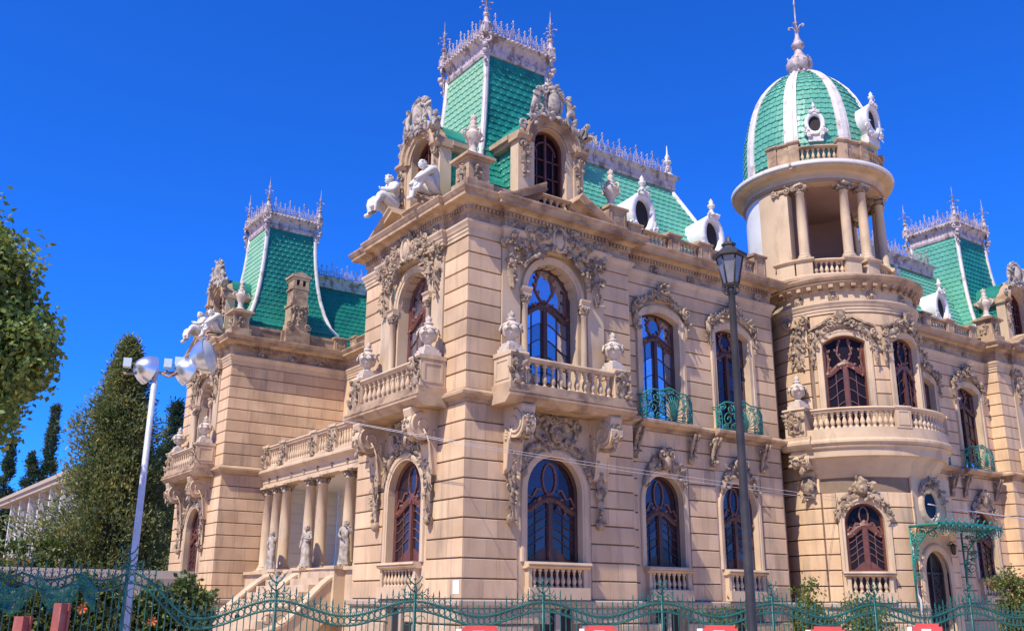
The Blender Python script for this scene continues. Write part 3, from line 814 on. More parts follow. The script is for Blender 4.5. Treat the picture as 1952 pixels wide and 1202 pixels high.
_LAP = [[(0, -.28, -.16, .17, .10), (0, -.25, -.02, .19, .14), (0, -.16, .06, .2, .2), (0, -.05, .10, .17, .15), (0, .0, .14, .12, .10)]]
# ------------------------------------------------------------------ levels shared by the whole house
LO = [1.71+0.4333*i for i in range(11)]          # ground floor courses, 1.71 .. 6.04
UP_ = [6.345+0.416*i for i in range(10)]         # upper courses, .. 10.09
ZC = 11.17                                       # cornice top
CORN = [(.02, 10.45), (.02, 10.70), (.06, 10.72), (.06, 10.85), (.12, 10.87), (.14, 10.90), (.20, 10.94), (.36, 10.945), (.36, 11.03), (.39, 11.05), (.44, 11.13), (.44, ZC), (-.2, ZC+.02)]
ARCHI = [(-.03, 10.09), (.03, 10.09), (.03, 10.18), (.05, 10.185), (.05, 10.27), (.075, 10.28), (.09, 10.33), (.13, 10.40), (.13, 10.45), (-.03, 10.46)]
STRING = [(-.03, 6.03), (.03, 6.04), (.04, 6.11), (.10, 6.13), (.16, 6.18), (.18, 6.19), (.18, 6.25), (.12, 6.28), (.04, 6.345), (-.03, 6.345)]
BASE = [(-.03, 1.705), (.10, 1.70), (.13, 1.67), (.13, 1.585), (.06, 1.56), (.03, 1.53), (-.03, 1.53)]

def moulding(name, pts, prof, m, parent=None):
    mb = MB(); sweep(mb, pts, prof); return obj(name, mb, MT[m], parent or house)
def dentils(W, s0, s1, n=.06, z0=10.755, z1=10.84, parent=None):
    mb = MB(); s = s0+.04
    while s < s1-.06: box(mb, W, s, s+.06, n-.02, n+.05, z0, z1); s += .115
    return obj('dentil', mb, MT['trim'], parent or house, kind='stuff')

def plinth(W, s0, s1, seed=0, vents=()):
    """rough stone plinth below the ledge"""
    r = random.Random(seed); part = sheet(W, s0, s1, -.05, 1.55, [], -.02, 'plinth', 'joint')
    z = 0.0
    for hgt in (.42, .38, .38, .36):
        s = s0
        while s < s1-.05:
            L = min(r.uniform(.5, .95), s1-s)
            if s1-s-L < .25: L = s1-s
            if not any(a < s+L/2 < b for a, b in vents):
                mb = MB(); block(mb, W, s+.012, s+L-.012, z+.012, z+hgt-.012, -.02, r.uniform(.03, .07), .03)
                obj('plinth_stone', mb, MT['rough'], part)
            s += L
        z += hgt
    for a, b in vents:
        mb = MB(); box(mb, W, a+.05, b-.05, -.02, -.012, .75, 1.5); obj('cellar_opening', mb, MT['dark'], part)
        mb = MB(); box(mb, W, (a+b)/2-.06, (a+b)/2+.06, -.012, .05, .7, 1.5); box(mb, W, a-.02, b+.02, -.012, .06, .6, .74); obj('cellar_frame', mb, MT['ledge'], part)
    return part

def window_balustrade(W, cs, hw, cnt, z0=1.71, z1=2.54, n=.06):
    """breast under a ground floor window: base block, balusters, moulded sill"""
    mb = MB(); box(mb, W, cs-hw-.06, cs+hw+.06, -.10, n+.14, z0+.003, z0+.27)
    wsweep(mb, W, cs-hw-.10, cs+hw+.10, [(-.32, z1), (n+.16, z1), (n+.18, z1-.05), (n+.13, z1-.07), (n+.15, z1-.10), (n+.08, z1-.13), (n+.04, z1-.15), (-.10, z1-.15)])
    box(mb, W, cs-hw-.04, cs-hw+.06, -.1, n+.06, z0+.27, z1-.15); box(mb, W, cs+hw-.06, cs+hw+.04, -.1, n+.06, z0+.27, z1-.15)
    o = obj('window_balustrade', mb, MT['smooth'], house)
    for i in range(cnt):
        s = cs-hw+.07+(2*hw-.14)*(i+.5)/cnt; baluster(o, W(s, n, z0+.27), z1-.15-z0-.27, .17)
    bk = MB(); box(bk, W, cs-hw, cs+hw, -.30, -.28, z0, z1-.02); obj('recess_panel', bk, MT['wood'], o)
    return o

def column(P, h, r=.115, m='smooth', cap='leaf', parent=None, ionic_dir=None):
    mb = MB()
    lathe(mb, [(r*1.45, 0), (r*1.45, .05), (r*1.3, .07), (r*1.2, .09), (r*1.3, .11), (r*1.1, .15), (r, .18), (r*.98, h*.5), (r*.84, h-.28), (r*.98, h-.27), (r*.98, h-.25), (r*.86, h-.24), (r*.95, h-.05)], 14, P)
    box(mb, WORLD, P[0]-r*1.5, P[0]+r*1.5, P[1]-r*1.5, P[1]+r*1.5, P[2]-.06, P[2]+.001)
    box(mb, WORLD, P[0]-r*1.45, P[0]+r*1.45, P[1]-r*1.45, P[1]+r*1.45, P[2]+h-.06, P[2]+h)
    o = obj('column', mb, MT[m], parent or house)
    cv = MB()
    if cap == 'leaf':
        Wc = Cyl(P[0], P[1], r)
        for ring, (z, L) in enumerate(((h-.25, .13), (h-.16, .12))):
            for i in range(8): leaf(cv, Wc, (i+.5*ring)*2*math.pi*r/8, 0, P[2]+z, math.pi/2, L, .09, .4, .8)
        for i in range(4): scroll(cv, Wc, (i+.5)*2*math.pi*r/4, .04, P[2]+h-.10, .06, 1.3, 1.5, 1, .016, 9)
    else:
        d = ionic_dir
        for sg in (-1, 1):
            for f in (-1, 1):
                W = Wall('F', 0, 0)
                tx, ty = -d[1], d[0]
                Wm = lambda s, n, z: (P[0]+tx*s+d[0]*n, P[1]+ty*s+d[1]*n, z)
                pts = []
                for i in range(14):
                    t = i/13; a = math.pi/2-sg*0-t*sg*1.4*2*math.pi; rr = r*.62*(1-.8*t)
                    pts.append(Wm(sg*r*1.05+rr*math.cos(a), f*r*1.05, P[2]+h-.14+rr*math.sin(a)))
                tube(cv, pts, [r*.17*(1-.3*i/13) for i in range(14)], 5)
            tube(cv, [Wm(sg*r*1.05, -r*1.1, P[2]+h-.14), Wm(sg*r*1.05, r*1.1, P[2]+h-.14)], r*.42, 8)
        tube(cv, [Wm(-r, r*1.05, P[2]+h-.09), Wm(r, r*1.05, P[2]+h-.09)], r*.2, 6)
        foliage(cv, Wm, [(-r*.8, P[2]+h-.16, .03), (0, P[2]+h-.2, .05), (r*.8, P[2]+h-.16, .03)], 160, .05, r, .03, 3, .5)
    obj('capital', cv, MT['carved'], o)
    return o

def raking_cornice(W, sa, za, sb, zb, n0=.0, n1=.55):
    """one half of a broken pediment, rising from (sa, za) to (sb, zb)"""
    mb = MB(); d = math.hypot(sb-sa, zb-za); t = ((sb-sa)/d, (zb-za)/d); u = (-t[1], t[0])
    if u[1] < 0: u = (-u[0], -u[1])
    prof = [(n0, -.30), (n0+.12, -.30), (n0+.14, -.22), (n0+.22, -.18), (n1-.06, -.17), (n1-.06, -.08), (n1, -.02), (n1, .03), (n0-.35, .05)]
    vs = []
    for (s, z) in ((sa, za), (sb, zb)):
        for n, h in prof: vs.append(W(s+u[0]*h*(1 if z == zb else 0.0), n, z+(u[1]*h if z == zb else h*.9)))
    P = len(prof); fs = [(j, j+1, P+j+1, P+j) for j in range(P-1)]+[tuple(range(P)), tuple(range(2*P-1, P-1, -1))]
    mb.add(vs, fs)
    # tympanum under it
    mb.add([W(sa, n0+.05, ZC), W(sb, n0+.05, ZC), W(sb, n0+.05, zb-.2), W(sb, n0-.3, ZC), W(sb, n0-.3, zb-.2)], [(0, 1, 2), (1, 3, 4, 2)])
    return obj('broken_pediment', mb, MT['trim'], house)

def balcony(W, c, hw, proj, cnt, urns, who):
    """stone slab on consoles with pedestals, balusters and carved faces"""
    s0, s1 = c-hw, c+hw
    mb = MB()
    prof = [(0, 5.99), (proj-.16, 5.99), (proj-.12, 6.03), (proj-.06, 6.07), (proj-.02, 6.12), (proj+.03, 6.14), (proj+.03, 6.19), (proj-.03, 6.21), (proj, 6.24), (proj, 6.28), (0, 6.30)]
    wsweep(mb, W, s0, s1, prof)
    box(mb, W, s0+.08, s1-.08, 0, proj-.06, 6.28, 6.46)
    o = obj('balcony', mb, MT['trim'], house)
    pw = .46
    for i, a in enumerate((s0+.12, s1-.12-pw)):
        pb = MB(); box(pb, W, a, a+pw, .02, proj-.12, 6.46, 7.12)
        wsweep(pb, W, a-.03, a+pw+.03, [(.02, 7.12), (proj-.08, 7.12), (proj-.06, 7.17), (proj-.09, 7.21), (.02, 7.22)])
        # sunk panel on the outer cheek
        for xx in (a-.004, a+pw+.004):
            for (n0, n1, z0, z1) in ((.10, .16, 6.56, 7.05), (proj-.24, proj-.18, 6.56, 7.05), (.16, proj-.24, 6.56, 6.61), (.16, proj-.24, 7.0, 7.05)):
                box(pb, W, xx-.012, xx+.012, n0, n1, z0, z1)
        p = obj('pedestal', pb, MT['smooth'], o)
        cv = MB(); foliage(cv, W, [(a+pw*.5, 6.42, pw*.42), (a+pw*.5, 6.8, pw*.5), (a+pw*.5, 7.14, pw*.4)], 80, .13, proj-.12, .09, 31+i, .4)
        obj('carved_panel', cv, MT['carved'], p)
        if urns: urn(W(a+pw*.5, proj*.5-.02, 7.22), urns[i], 1.0)
    # balusters between
    a, b = s0+.12+pw, s1-.12-pw
    n = proj-.26
    rl = MB(); wsweep(rl, W, a-.01, b+.01, [(n-.12, 7.13), (n+.12, 7.13), (n+.14, 7.09), (n+.09, 7.06), (n+.09, 7.02), (n-.09, 7.02), (n-.12, 7.08)])
    ro = obj('handrail', rl, MT['smooth'], o)
    for i in range(cnt): baluster(o, W(a+(b-a)*(i+.5)/cnt, n, 6.46), 7.02-6.46, .21)
    return o

def carved_capital(W, s, n, z, seed, parent=None):
    """pilaster head: volutes, fruit, hanging drop"""
    cv = MB()
    for sg in (-1, 1): scroll(cv, W, s+sg*.20, n+.02, z+.14, .15, 1.5, 1.57, -sg, .05, 14)
    foliage(cv, W, [(s-.28, z+.2, .15), (s+.28, z+.2, .15)], 90, .13, n+.02, .2, seed, .3)
    foliage(cv, W, [(s, z+.42, .08), (s, z+.15, .17), (s, z-.15, .13), (s, z-.22, .17), (s, z-.55, .17), (s, z-.78, .10), (s, z-1.0, .05)], 85, .12, n, .18, seed+1, .45)
    return obj('carved_capital', cv, MT['carved'], parent or house)

def crest_over_arch(W, cs, z, w, hgt, seed, oval=True, drops=.5):
    """cartouche with garlands over a window"""
    cv = MB()
    foliage(cv, W, [(cs-w, z-drops, .06), (cs-w*.92, z-drops*.3, .11), (cs-w*.6, z+.05, .12), (cs-w*.25, z+hgt*.45, .15), (cs, z+hgt*.55, .16), (cs+w*.25, z+hgt*.45, .15), (cs+w*.6, z+.05, .12), (cs+w*.92, z-drops*.3, .11), (cs+w, z-drops, .06)], 75, .13, .10, .16, seed, .28)
    for sg in (-1, 1):
        scroll(cv, W, cs+sg*w*.62, .20, z+.42, .16, 1.5, 0, sg, .045, 14); scroll(cv, W, cs+sg*w*.9, .17, z+.32, .13, 1.4, 2, -sg, .035, 12)
    foliage(cv, W, [(cs-w*1.0, z+hgt*.55, .07), (cs-w*.55, z+hgt*.78, .13), (cs, z+hgt*.95, .12), (cs+w*.55, z+hgt*.78, .13), (cs+w*1.0, z+hgt*.55, .07)], 85, .14, .14, .16, seed+9, .22)
    for sg in (-1, 1):
        for q, (a, b) in enumerate(((.98, .62), (.42, .62), (.78, .20), (.3, .15))): scroll(cv, W, cs+sg*w*a, .22, z+hgt*b, .13-.015*q, 1.6, q*1.3, sg*(1 if q % 2 else -1), .042, 14)
    o = obj('carved_garland', cv, MT['carved'], house)
    if oval:
        cb = MB(); cartouche(cb, W, cs, z+hgt*.58, w*.17, hgt*.40, .22, 0, 0); obj('cartouche', cb, MT['smooth'], o)
    return o

def mask_panel(W, cs, z0, z1, hw, seed):
    """carved panel with a face between the consoles, over the arch"""
    cv = MB(); zc = (z0+z1)/2-.05
    for sg in (-1, 1):
        pts = [(cs+sg*x, z) for x, z in ((.08, z1-.08), (.35, z1-.05), (.62, z1-.22), (.60, z1-.50), (.40, z1-.62), (.30, z1-.5))]
        path_mould(cv, W, pts, [(-.05, .0), (-.05, .08), (.05, .10), (.05, .0)])
        scroll(cv, W, cs+sg*.66, .04, z1-.2, .16, 1.4, 1.6, sg, .05, 14); scroll(cv, W, cs+sg*.35, .05, z0+.2, .13, 1.4, 0, -sg, .04, 14)
        scroll(cv, W, cs+sg*.12, .06, z1-.12, .10, 1.4, 1.6, -sg, .035, 12)
    foliage(cv, W, [(cs-hw, z0-.75, .06), (cs-hw*.9, z0-.35, .11), (cs-hw*.62, z0+.0, .13), (cs-.25, z0+.16, .1), (cs, z0+.12, .1), (cs+.25, z0+.16, .1), (cs+hw*.62, z0+.0, .13), (cs+hw*.9, z0-.35, .11), (cs+hw, z0-.75, .06)], 62, .12, .0, .11, seed, .3)
    foliage(cv, W, [(cs-.4, zc+.15, .1), (cs-.22, zc+.35, .12), (cs, zc+.42, .08), (cs+.22, zc+.35, .12), (cs+.4, zc+.15, .1)], 70, .11, .02, .1, seed+3, .35)
    o = obj('carved_panel', cv, MT['carved'], house)
    fb = MB(); ball(fb, (cs, .06, zc), (.16, .14, .21), 0, W, True); ball(fb, (cs, .19, zc-.02), (.035, .05, .06), 0, W); ball(fb, (cs, .15, zc-.15), (.07, .06, .05), 0, W)
    for sg in (-1, 1): ball(fb, (cs+sg*.065, .165, zc+.06), (.045, .03, .025), 0, W); ball(fb, (cs+sg*.07, .14, zc-.05), (.06, .06, .06), 0, W)
    for i in range(9): ball(fb, (cs+.17*math.cos(math.pi*i/8), .08, zc+.08+.16*math.sin(math.pi*i/8)), (.06, .07, .06), 0, W)
    obj('carved_face', fb, MT['carved'], o)
    return o

def pavilion_face(W, w, seed, who, urns=None, lower=True, right_lim=None, vents=(), bal_cnt=11, gl='glass', gl2='glass_d'):
    """one decorated side of a corner pavilion; s = 0 at the corner"""
    c = w/2+.02; wall_holes = []
    hw = .82; HL = arch_pts(c, hw, 1.73, 4.17); HLw = arch_pts(c, hw, 2.52, 4.17)
    hu = .80; HU = arch_pts(c, hu, 6.32, 9.05)
    part = sheet(W, 0.0, w, 1.53, 10.46, [(c-1.1, c+1.1, 1.71, 6.03), (c-1.06, c+1.06, 6.3, 10.09)], -.045, 'pavilion_wall')
    # ground floor
    courses(part, W, 0, c-1.10, LO, (.85,), 0, seed); courses(part, W, c+1.10, w, LO, (.85,), 0, seed+1)
    ap = MB(); arch_panel(ap, W, c-1.10, c+1.10, 1.71, 6.04, HL, -.02, -.32); obj('window_wall', ap, MT['smooth'], part, fix=False)
    am = MB(); path_mould(am, W, arch_pts(c, hw, 2.54, 4.17), [(.0, -.02), (.0, .015), (.05, .02), (.06, .04), (.13, .05), (.17, .04), (.18, -.02)]); obj('archivolt', am, MT['smooth'], part)
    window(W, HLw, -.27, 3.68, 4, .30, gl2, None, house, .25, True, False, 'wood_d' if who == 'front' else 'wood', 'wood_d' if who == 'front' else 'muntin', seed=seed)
    window_balustrade(W, c, hw, 9)
    # joint lines fanning over the arch
    jb = MB()
    for a in (20, 48, 132, 160):
        ca, sa = math.cos(R(a)), math.sin(R(a))
        p0, p1 = (c+1.0*ca, 4.17+1.0*sa), (c+min(1.5, 1.08/abs(ca) if abs(ca) > .6 else 1.35)*ca, 4.17+min(1.5, 1.08/abs(ca) if abs(ca) > .6 else 1.35)*sa)
        path_mould(jb, W, [p0, p1], [(-.008, -.019), (-.008, -.0165), (.008, -.0165), (.008, -.019)])
    obj('voussoir_joint', jb, MT['joint'], part)
    for i, s in enumerate((c-1.32, c+1.32)): bracket(W, s, 6.0, .78, .36, 2.55, house, seed+11+i)
    mask_panel(W, c, 5.15, 5.95, 1.12, seed+20)
    balcony(W, c, 1.93, .83, bal_cnt, urns, who)
    # upper floor
    courses(part, W, 0, c-1.62, UP_, (2.0,), 0, seed+2); courses(part, W, c+1.62, w, UP_, (2.0,), 0, seed+3)
    for a, b in ((c-1.60, c-1.06), (c+1.06, c+1.60)):
        pb = MB(); box(pb, W, a, b, -.05, .035, 6.35, 10.09); obj('pilaster', pb, MT['smooth'], part)
    ap = MB(); arch_panel(ap, W, c-1.06, c+1.06, 6.32, 10.09, HU, -.06, -.5)
    for k in range(9):     # sunk coffers round the soffit
        a = R(14+k*19); ca, sa = math.cos(a), math.sin(a)
        mbp = [(c+(hu-.005)*math.cos(a-.11), 9.05+(hu-.005)*math.sin(a-.11)), (c+(hu-.005)*math.cos(a+.11), 9.05+(hu-.005)*math.sin(a+.11))]
        path_mould(ap, W, mbp, [(0, -.42), (.022, -.42), (.022, -.12), (0, -.12)])
    obj('window_wall', ap, MT['smooth'], part, fix=False)
    am = MB(); path_mould(am, W, arch_pts(c, hu, 9.06, 9.06)[1:-1], [(.0, -.06), (.0, -.02), (.07, -.015), (.08, .01), (.17, .02), (.2, -.06)]); obj('archivolt', am, MT['smooth'], part)
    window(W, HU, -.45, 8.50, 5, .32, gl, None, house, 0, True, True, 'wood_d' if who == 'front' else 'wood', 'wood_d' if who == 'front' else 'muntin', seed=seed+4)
    for sg in (-1, 1):
        P = W(c+sg*.93, .03, 7.0); column((P[0], P[1], 6.9), 2.0, .085, 'smooth', 'leaf', part)
        ib = MB(); wsweep(ib, W, c+sg*.93-.15, c+sg*.93+.15, [(-.06, 8.90), (.13, 8.90), (.13, 8.98), (.17, 9.02), (.17, 9.06), (-.06, 9.06)]); obj('impost', ib, MT['smooth'], part)
        bb = MB(); box(bb, W, c+sg*.93-.16, c+sg*.93+.16, -.06, .18, 6.35, 6.9); obj('pedestal', bb, MT['smooth'], part)
        carved_capital(W, c+sg*1.33, .035, 9.95, seed+30+sg)
        rosette(house, W, c+sg*1.36, .145, 10.585, .95)
    crest_over_arch(W, c, 10.02, 1.0, .72, seed+40)
    kb = MB()    # keystone
    for z, n in ((9.72, .06), (9.95, .12)): pass
    return part, c

def parapet_balustrade(W, s0, s1, n, cnt, z0=11.2, z1=11.68):
    return balustrade(W, s0, s1, n, z0, z1, cnt, None, .05, .09, .19, 'trim', 'smooth', 'roof_balustrade')
def ped(W, s0, s1, n0, n1, z0=11.18, z1=11.76, panel=True, name='parapet_pedestal', m='trim'):
    mb = MB(); box(mb, W, s0, s1, n0, n1, z0, z1-.07)
    wsweep(mb, W, s0-.04, s1+.04, [(n0-.03, z1-.08), (n1+.04, z1-.08), (n1+.06, z1-.03), (n1+.04, z1), (n0-.03, z1)])
    if panel:
        a, b = s0+.07, s1-.07
        for (x0, x1, y0, y1) in ((a, a+.03, z0+.12, z1-.16), (b-.03, b, z0+.12, z1-.16), (a+.03, b-.03, z0+.12, z0+.15), (a+.03, b-.03, z1-.19, z1-.16)): box(mb, W, x0, x1, n1-.005, n1+.018, y0, y1)
    return obj(name, mb, MT[m], house)

# ------------------------------------------------------------------ roofs
def tile_mesh(w, h):
    b = MB(); t = .020
    # tail rounded and raised, a little boss at its tip
    vs = [(-w/2, 0, 0), (w/2, 0, 0), (w/2, -h*.93, t), (w*.22, -h*1.02, t), (0, -h*1.10, t*1.5), (-w*.22, -h*1.02, t), (-w/2, -h*.93, t), (0, -h*.7, t*.7),
          (w/2, -h*.93, 0), (w*.22, -h*1.02, 0), (0, -h*1.10, 0), (-w*.22, -h*1.02, 0), (-w/2, -h*.93, 0), (0, -h*.93, t*2.3)]
    fs = [(0, 1, 7), (1, 2, 7), (0, 7, 6), (7, 2, 3, 13), (13, 3, 4), (13, 4, 5), (7, 13, 5, 6), (2, 8, 9, 3), (3, 9, 10, 4), (4, 10, 11, 5), (5, 11, 12, 6)]
    b.add(vs, fs); return b
_tm = tile_mesh(.232, .235)
TILE = {k: _tm.mesh('roof_shingle', [MT[k]]) for k in ('tile', 'tile_b', 'tile_p')}
def place_tiles(spots, parent, m, single):
    """spots: list of 4x4 matrices; singles become objects, the rest one mesh"""
    if single:
        for M4 in spots:
            o = link('shingle', TILE[m], parent); o.matrix_local = M4
    else:
        mb = MB()
        for M4 in spots: mb.add([tuple(M4 @ Vector(v)) for v in _tm.v], _tm.f)
        obj('shingle', mb, MT[m], parent, kind='stuff')

MANS = [(12.0, 1.92), (12.3, 1.70), (12.9, 1.48), (13.5, 1.33), (14.2, 1.21), (15.0, 1.12), (15.7, 1.07), (16.42, 1.04)]
def mans_a(z):
    if z <= MANS[0][0]: return MANS[0][1]
    for (z0, a0), (z1, a1) in zip(MANS[:-1], MANS[1:]):
        if z <= z1: return a0+(a1-a0)*(z-z0)/(z1-z0)
    return MANS[-1][1]
def slope_face(part, P, halfw, lens, m, single=False, rowh=.215, tw=.235, skip=None, lim=None):
    """P(u, v): point at u metres along and v (0..1) up the slope; halfw(v) gives (umin, umax)"""
    N = int(lens/rowh); spots = []
    for j in range(N+1):
        v = min(1.0, (j+1)*rowh/lens)
        if (j+.3)*rowh > lens: break
        a, b = halfw(max(0, v-.5*rowh/lens)); k0 = int(math.floor(a/tw))-1; k1 = int(math.ceil(b/tw))+1
        for k in range(k0, k1):
            u = (k+(.5 if j % 2 else 0))*tw
            if u < a+.02 or u > b-.02: continue
            p = P(u, v)
            if skip and skip(p): continue
            pu = (P(u+.05, v)-P(u-.05, v)).normalized(); pv = (P(u, min(1, v+.01))-P(u, max(0, v-.03))).normalized()
            nn = pu.cross(pv).normalized()
            if nn.z < 0: nn = -nn; 
            M4 = Matrix(((pu.x, pv.x, nn.x, p.x), (pu.y, pv.y, nn.y, p.y), (pu.z, pv.z, nn.z, p.z), (0, 0, 0, 1)))
            spots.append(M4)
    place_tiles(spots, part, m, single)
    return len(spots)

_cs = MB()    # one length of pierced ridge cresting: a spike with a flower, pairs of scrolls
tube(_cs, [(0, 0, 0), (0, 0, .40)], [.016, .010], 5)
ball(_cs, (0, 0, .40), .032); ball(_cs, (0, 0, .30), .024)
for sg in (-1, 1):
    tube(_cs, [(0, 0, .34), (sg*.05, 0, .37), (sg*.075, 0, .345)], .009, 4)
    tube(_cs, [(sg*.02, 0, .02), (sg*.09, 0, .05), (sg*.115, 0, .13), (sg*.07, 0, .18), (sg*.035, 0, .14), (sg*.06, 0, .11)], .013, 4)
    tube(_cs, [(sg*.01, 0, .16), (sg*.055, 0, .20), (sg*.06, 0, .26), (sg*.025, 0, .27)], .011, 4)
    ball(_cs, (sg*.12, 0, .20), .02); tube(_cs, [(sg*.12, 0, 0), (sg*.12, 0, .2)], .008, 4)
tube(_cs, [(-.125, 0, .015), (.125, 0, .015)], .016, 4); tube(_cs, [(-.125, 0, .055), (.125, 0, .055)], .008, 4)
CREST = _cs.mesh('cresting_spike', [MT['zinc']])
def cresting(pts, parent, sc=1.0, step=.21):
    """run of cresting along a polyline of 3-D points"""
    i = 0
    for a, b in zip(pts[:-1], pts[1:]):
        a, b = Vector(a), Vector(b); L = (b-a).length; k = max(1, int(round(L/step))); d = (b-a).normalized(); rot = math.atan2(d.y, d.x)
        for j in range(k):
            p = a+(b-a)*((j+.5)/k); i += 1
            o = link('cresting_spike', CREST, parent, loc=p); o.rotation_euler = (0, 0, rot)
            f = sc*(1.35 if j % 3 == 1 else 1.0); o.scale = (L/k/.25, .8, f)
_fn = MB()
box(_fn, WORLD, -.11, .11, -.11, .11, 0, .22)
lathe(_fn, [(.12, .22), (.13, .26), (.085, .30), (.06, .45), (.05, .50), (.10, .54), (.10, .57), (.05, .60), (.035, .70), (.07, .74), (.03, .78), (.022, 1.0), (.05, 1.03), (.02, 1.06), (.014, 1.3), (.004, 1.55)], 8)
for a in range(4):
    ca, sa = math.cos(a*math.pi/2+.4), math.sin(a*math.pi/2+.4)
    tube(_fn, [(0, 0, .85), (ca*.12, sa*.12, .92), (ca*.20, sa*.20, .86)], .011, 4); ball(_fn, (ca*.21, sa*.21, .86), .028)
    tube(_fn, [(0, 0, 1.06), (ca*.06, sa*.06, 1.12), (ca*.09, sa*.09, 1.10)], .010, 4); ball(_fn, (ca*.12, sa*.12, .24), .05)
FIN = _fn.mesh('finial', [MT['zinc']])

def mansard(cx, cy, m_front='tile', m_side='tile_p', single=False, skip=None, who=''):
    """concave square mansard with white hips, white crown, cresting and corner finials"""
    core = MB(); vs = []; fs = []
    for z, a in MANS: vs += [(cx-a, cy-a, z), (cx+a, cy-a, z), (cx+a, cy+a, z), (cx-a, cy+a, z)]
    vs = [(cx-2.02, cy-2.02, 11.2), (cx+2.02, cy-2.02, 11.2), (cx+2.02, cy+2.02, 11.2), (cx-2.02, cy+2.02, 11.2)]+vs
    for j in range(len(MANS)):
        for i in range(4): fs.append((4*j+i, 4*j+(i+1) % 4, 4*j+4+(i+1) % 4, 4*j+4+i))
    core.add(vs, fs)
    part = obj('mansard_roof', core, MT['tile'], house)
    z0, z1 = 11.75, 16.42; lens = 4.85
    def zof(v): return z0+(z1-z0)*v
    front = lambda u, v: Vector((cx+u, cy-mans_a(zof(v))-.004, zof(v)))
    left = lambda u, v: Vector((cx-mans_a(zof(v))-.004, cy-u, zof(v)))
    hwv = lambda v: (-mans_a(zof(v))+.0, mans_a(zof(v))-.0)
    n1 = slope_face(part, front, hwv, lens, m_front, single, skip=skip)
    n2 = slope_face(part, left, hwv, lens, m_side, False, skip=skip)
    for sx, sy in ((-1, -1), (1, -1), (-1, 1), (1, 1)):
        hb = MB(); pts = [(cx+sx*(mans_a(z)+.0), cy+sy*(mans_a(z)+.0), z) for z in [11.7+.3*i for i in range(16)]+[16.42]]
        tube(hb, pts, .085, 6); tube(hb, [(p[0]+sx*.03, p[1]+sy*.03, p[2]) for p in pts], .045, 6)
        obj('roof_hip', hb, MT['white'], part)
    cb = MB(); ring = [(cx-1.04, cy+1.04), (cx-1.04, cy-1.04), (cx+1.04, cy-1.04), (cx+1.04, cy+1.04), (cx-1.04, cy+1.04)]
    prof = [(-.05, 16.36), (.05, 16.36), (.08, 16.44), (.08, 16.52), (.02, 16.56), (.03, 16.66), (.08, 16.78), (.16, 16.86), (.22, 16.89), (.22, 16.97), (.18, 17.0), (-1.0, 17.0)]
    sweep(cb, ring, prof)
    for i in range(17):
        for k in range(2):
            t = -1.2+2.4*i/16
            P = (cx+t, cy-1.27, 16.93) if k == 0 else (cx-1.27, cy+t, 16.93)
            ball(cb, P, .045)
    crown = obj('roof_crown', cb, MT['zinc'], house)
    for sx, sy in ((-1, -1), (1, -1), (-1, 1)):
        sb = MB()
        Wd = Wall('F', 0, 0); d = Vector((sx, sy, 0)).normalized(); t = Vector((-d.y, d.x, 0)); o = Vector((cx+sx*1.06, cy+sy*1.06, 0))
        Wc = lambda s, n, z, d=d, t=t, o=o: tuple(o+t*s+d*n+Vector((0, 0, z)))
        for sg in (-1, 1): scroll(sb, Wc, sg*.09, .10, 16.78, .13, 1.5, 1.57, sg, .045, 12)
        ball(sb, (o.x+d.x*.2, o.y+d.y*.2, 16.55), .10); ball(sb, (o.x+d.x*.16, o.y+d.y*.16, 16.40), .08)
        foliage(sb, Wc, [(0, 16.6, .1), (0, 16.2, .07), (0, 15.95, .03)], 110, .1, .06, .08, 5, .5)
        obj('crown_scroll', sb, MT['zinc'], crown)
    for k, (a, b) in enumerate((((-1.14, 1.14), (-1.14, -1.14)), ((-1.14, -1.14), (1.14, -1.14)), ((1.14, -1.14), (1.14, 1.14)), ((1.14, 1.14), (-1.14, 1.14)))):
        cresting([(cx+a[0], cy+a[1], 17.0), (cx+b[0], cy+b[1], 17.0)], crown, 1.25)
    for sx, sy in ((-1, -1), (1, -1), (-1, 1), (1, 1)):
        link('finial', FIN, crown, loc=(cx+sx*1.14, cy+sy*1.14, 17.0))
    return part

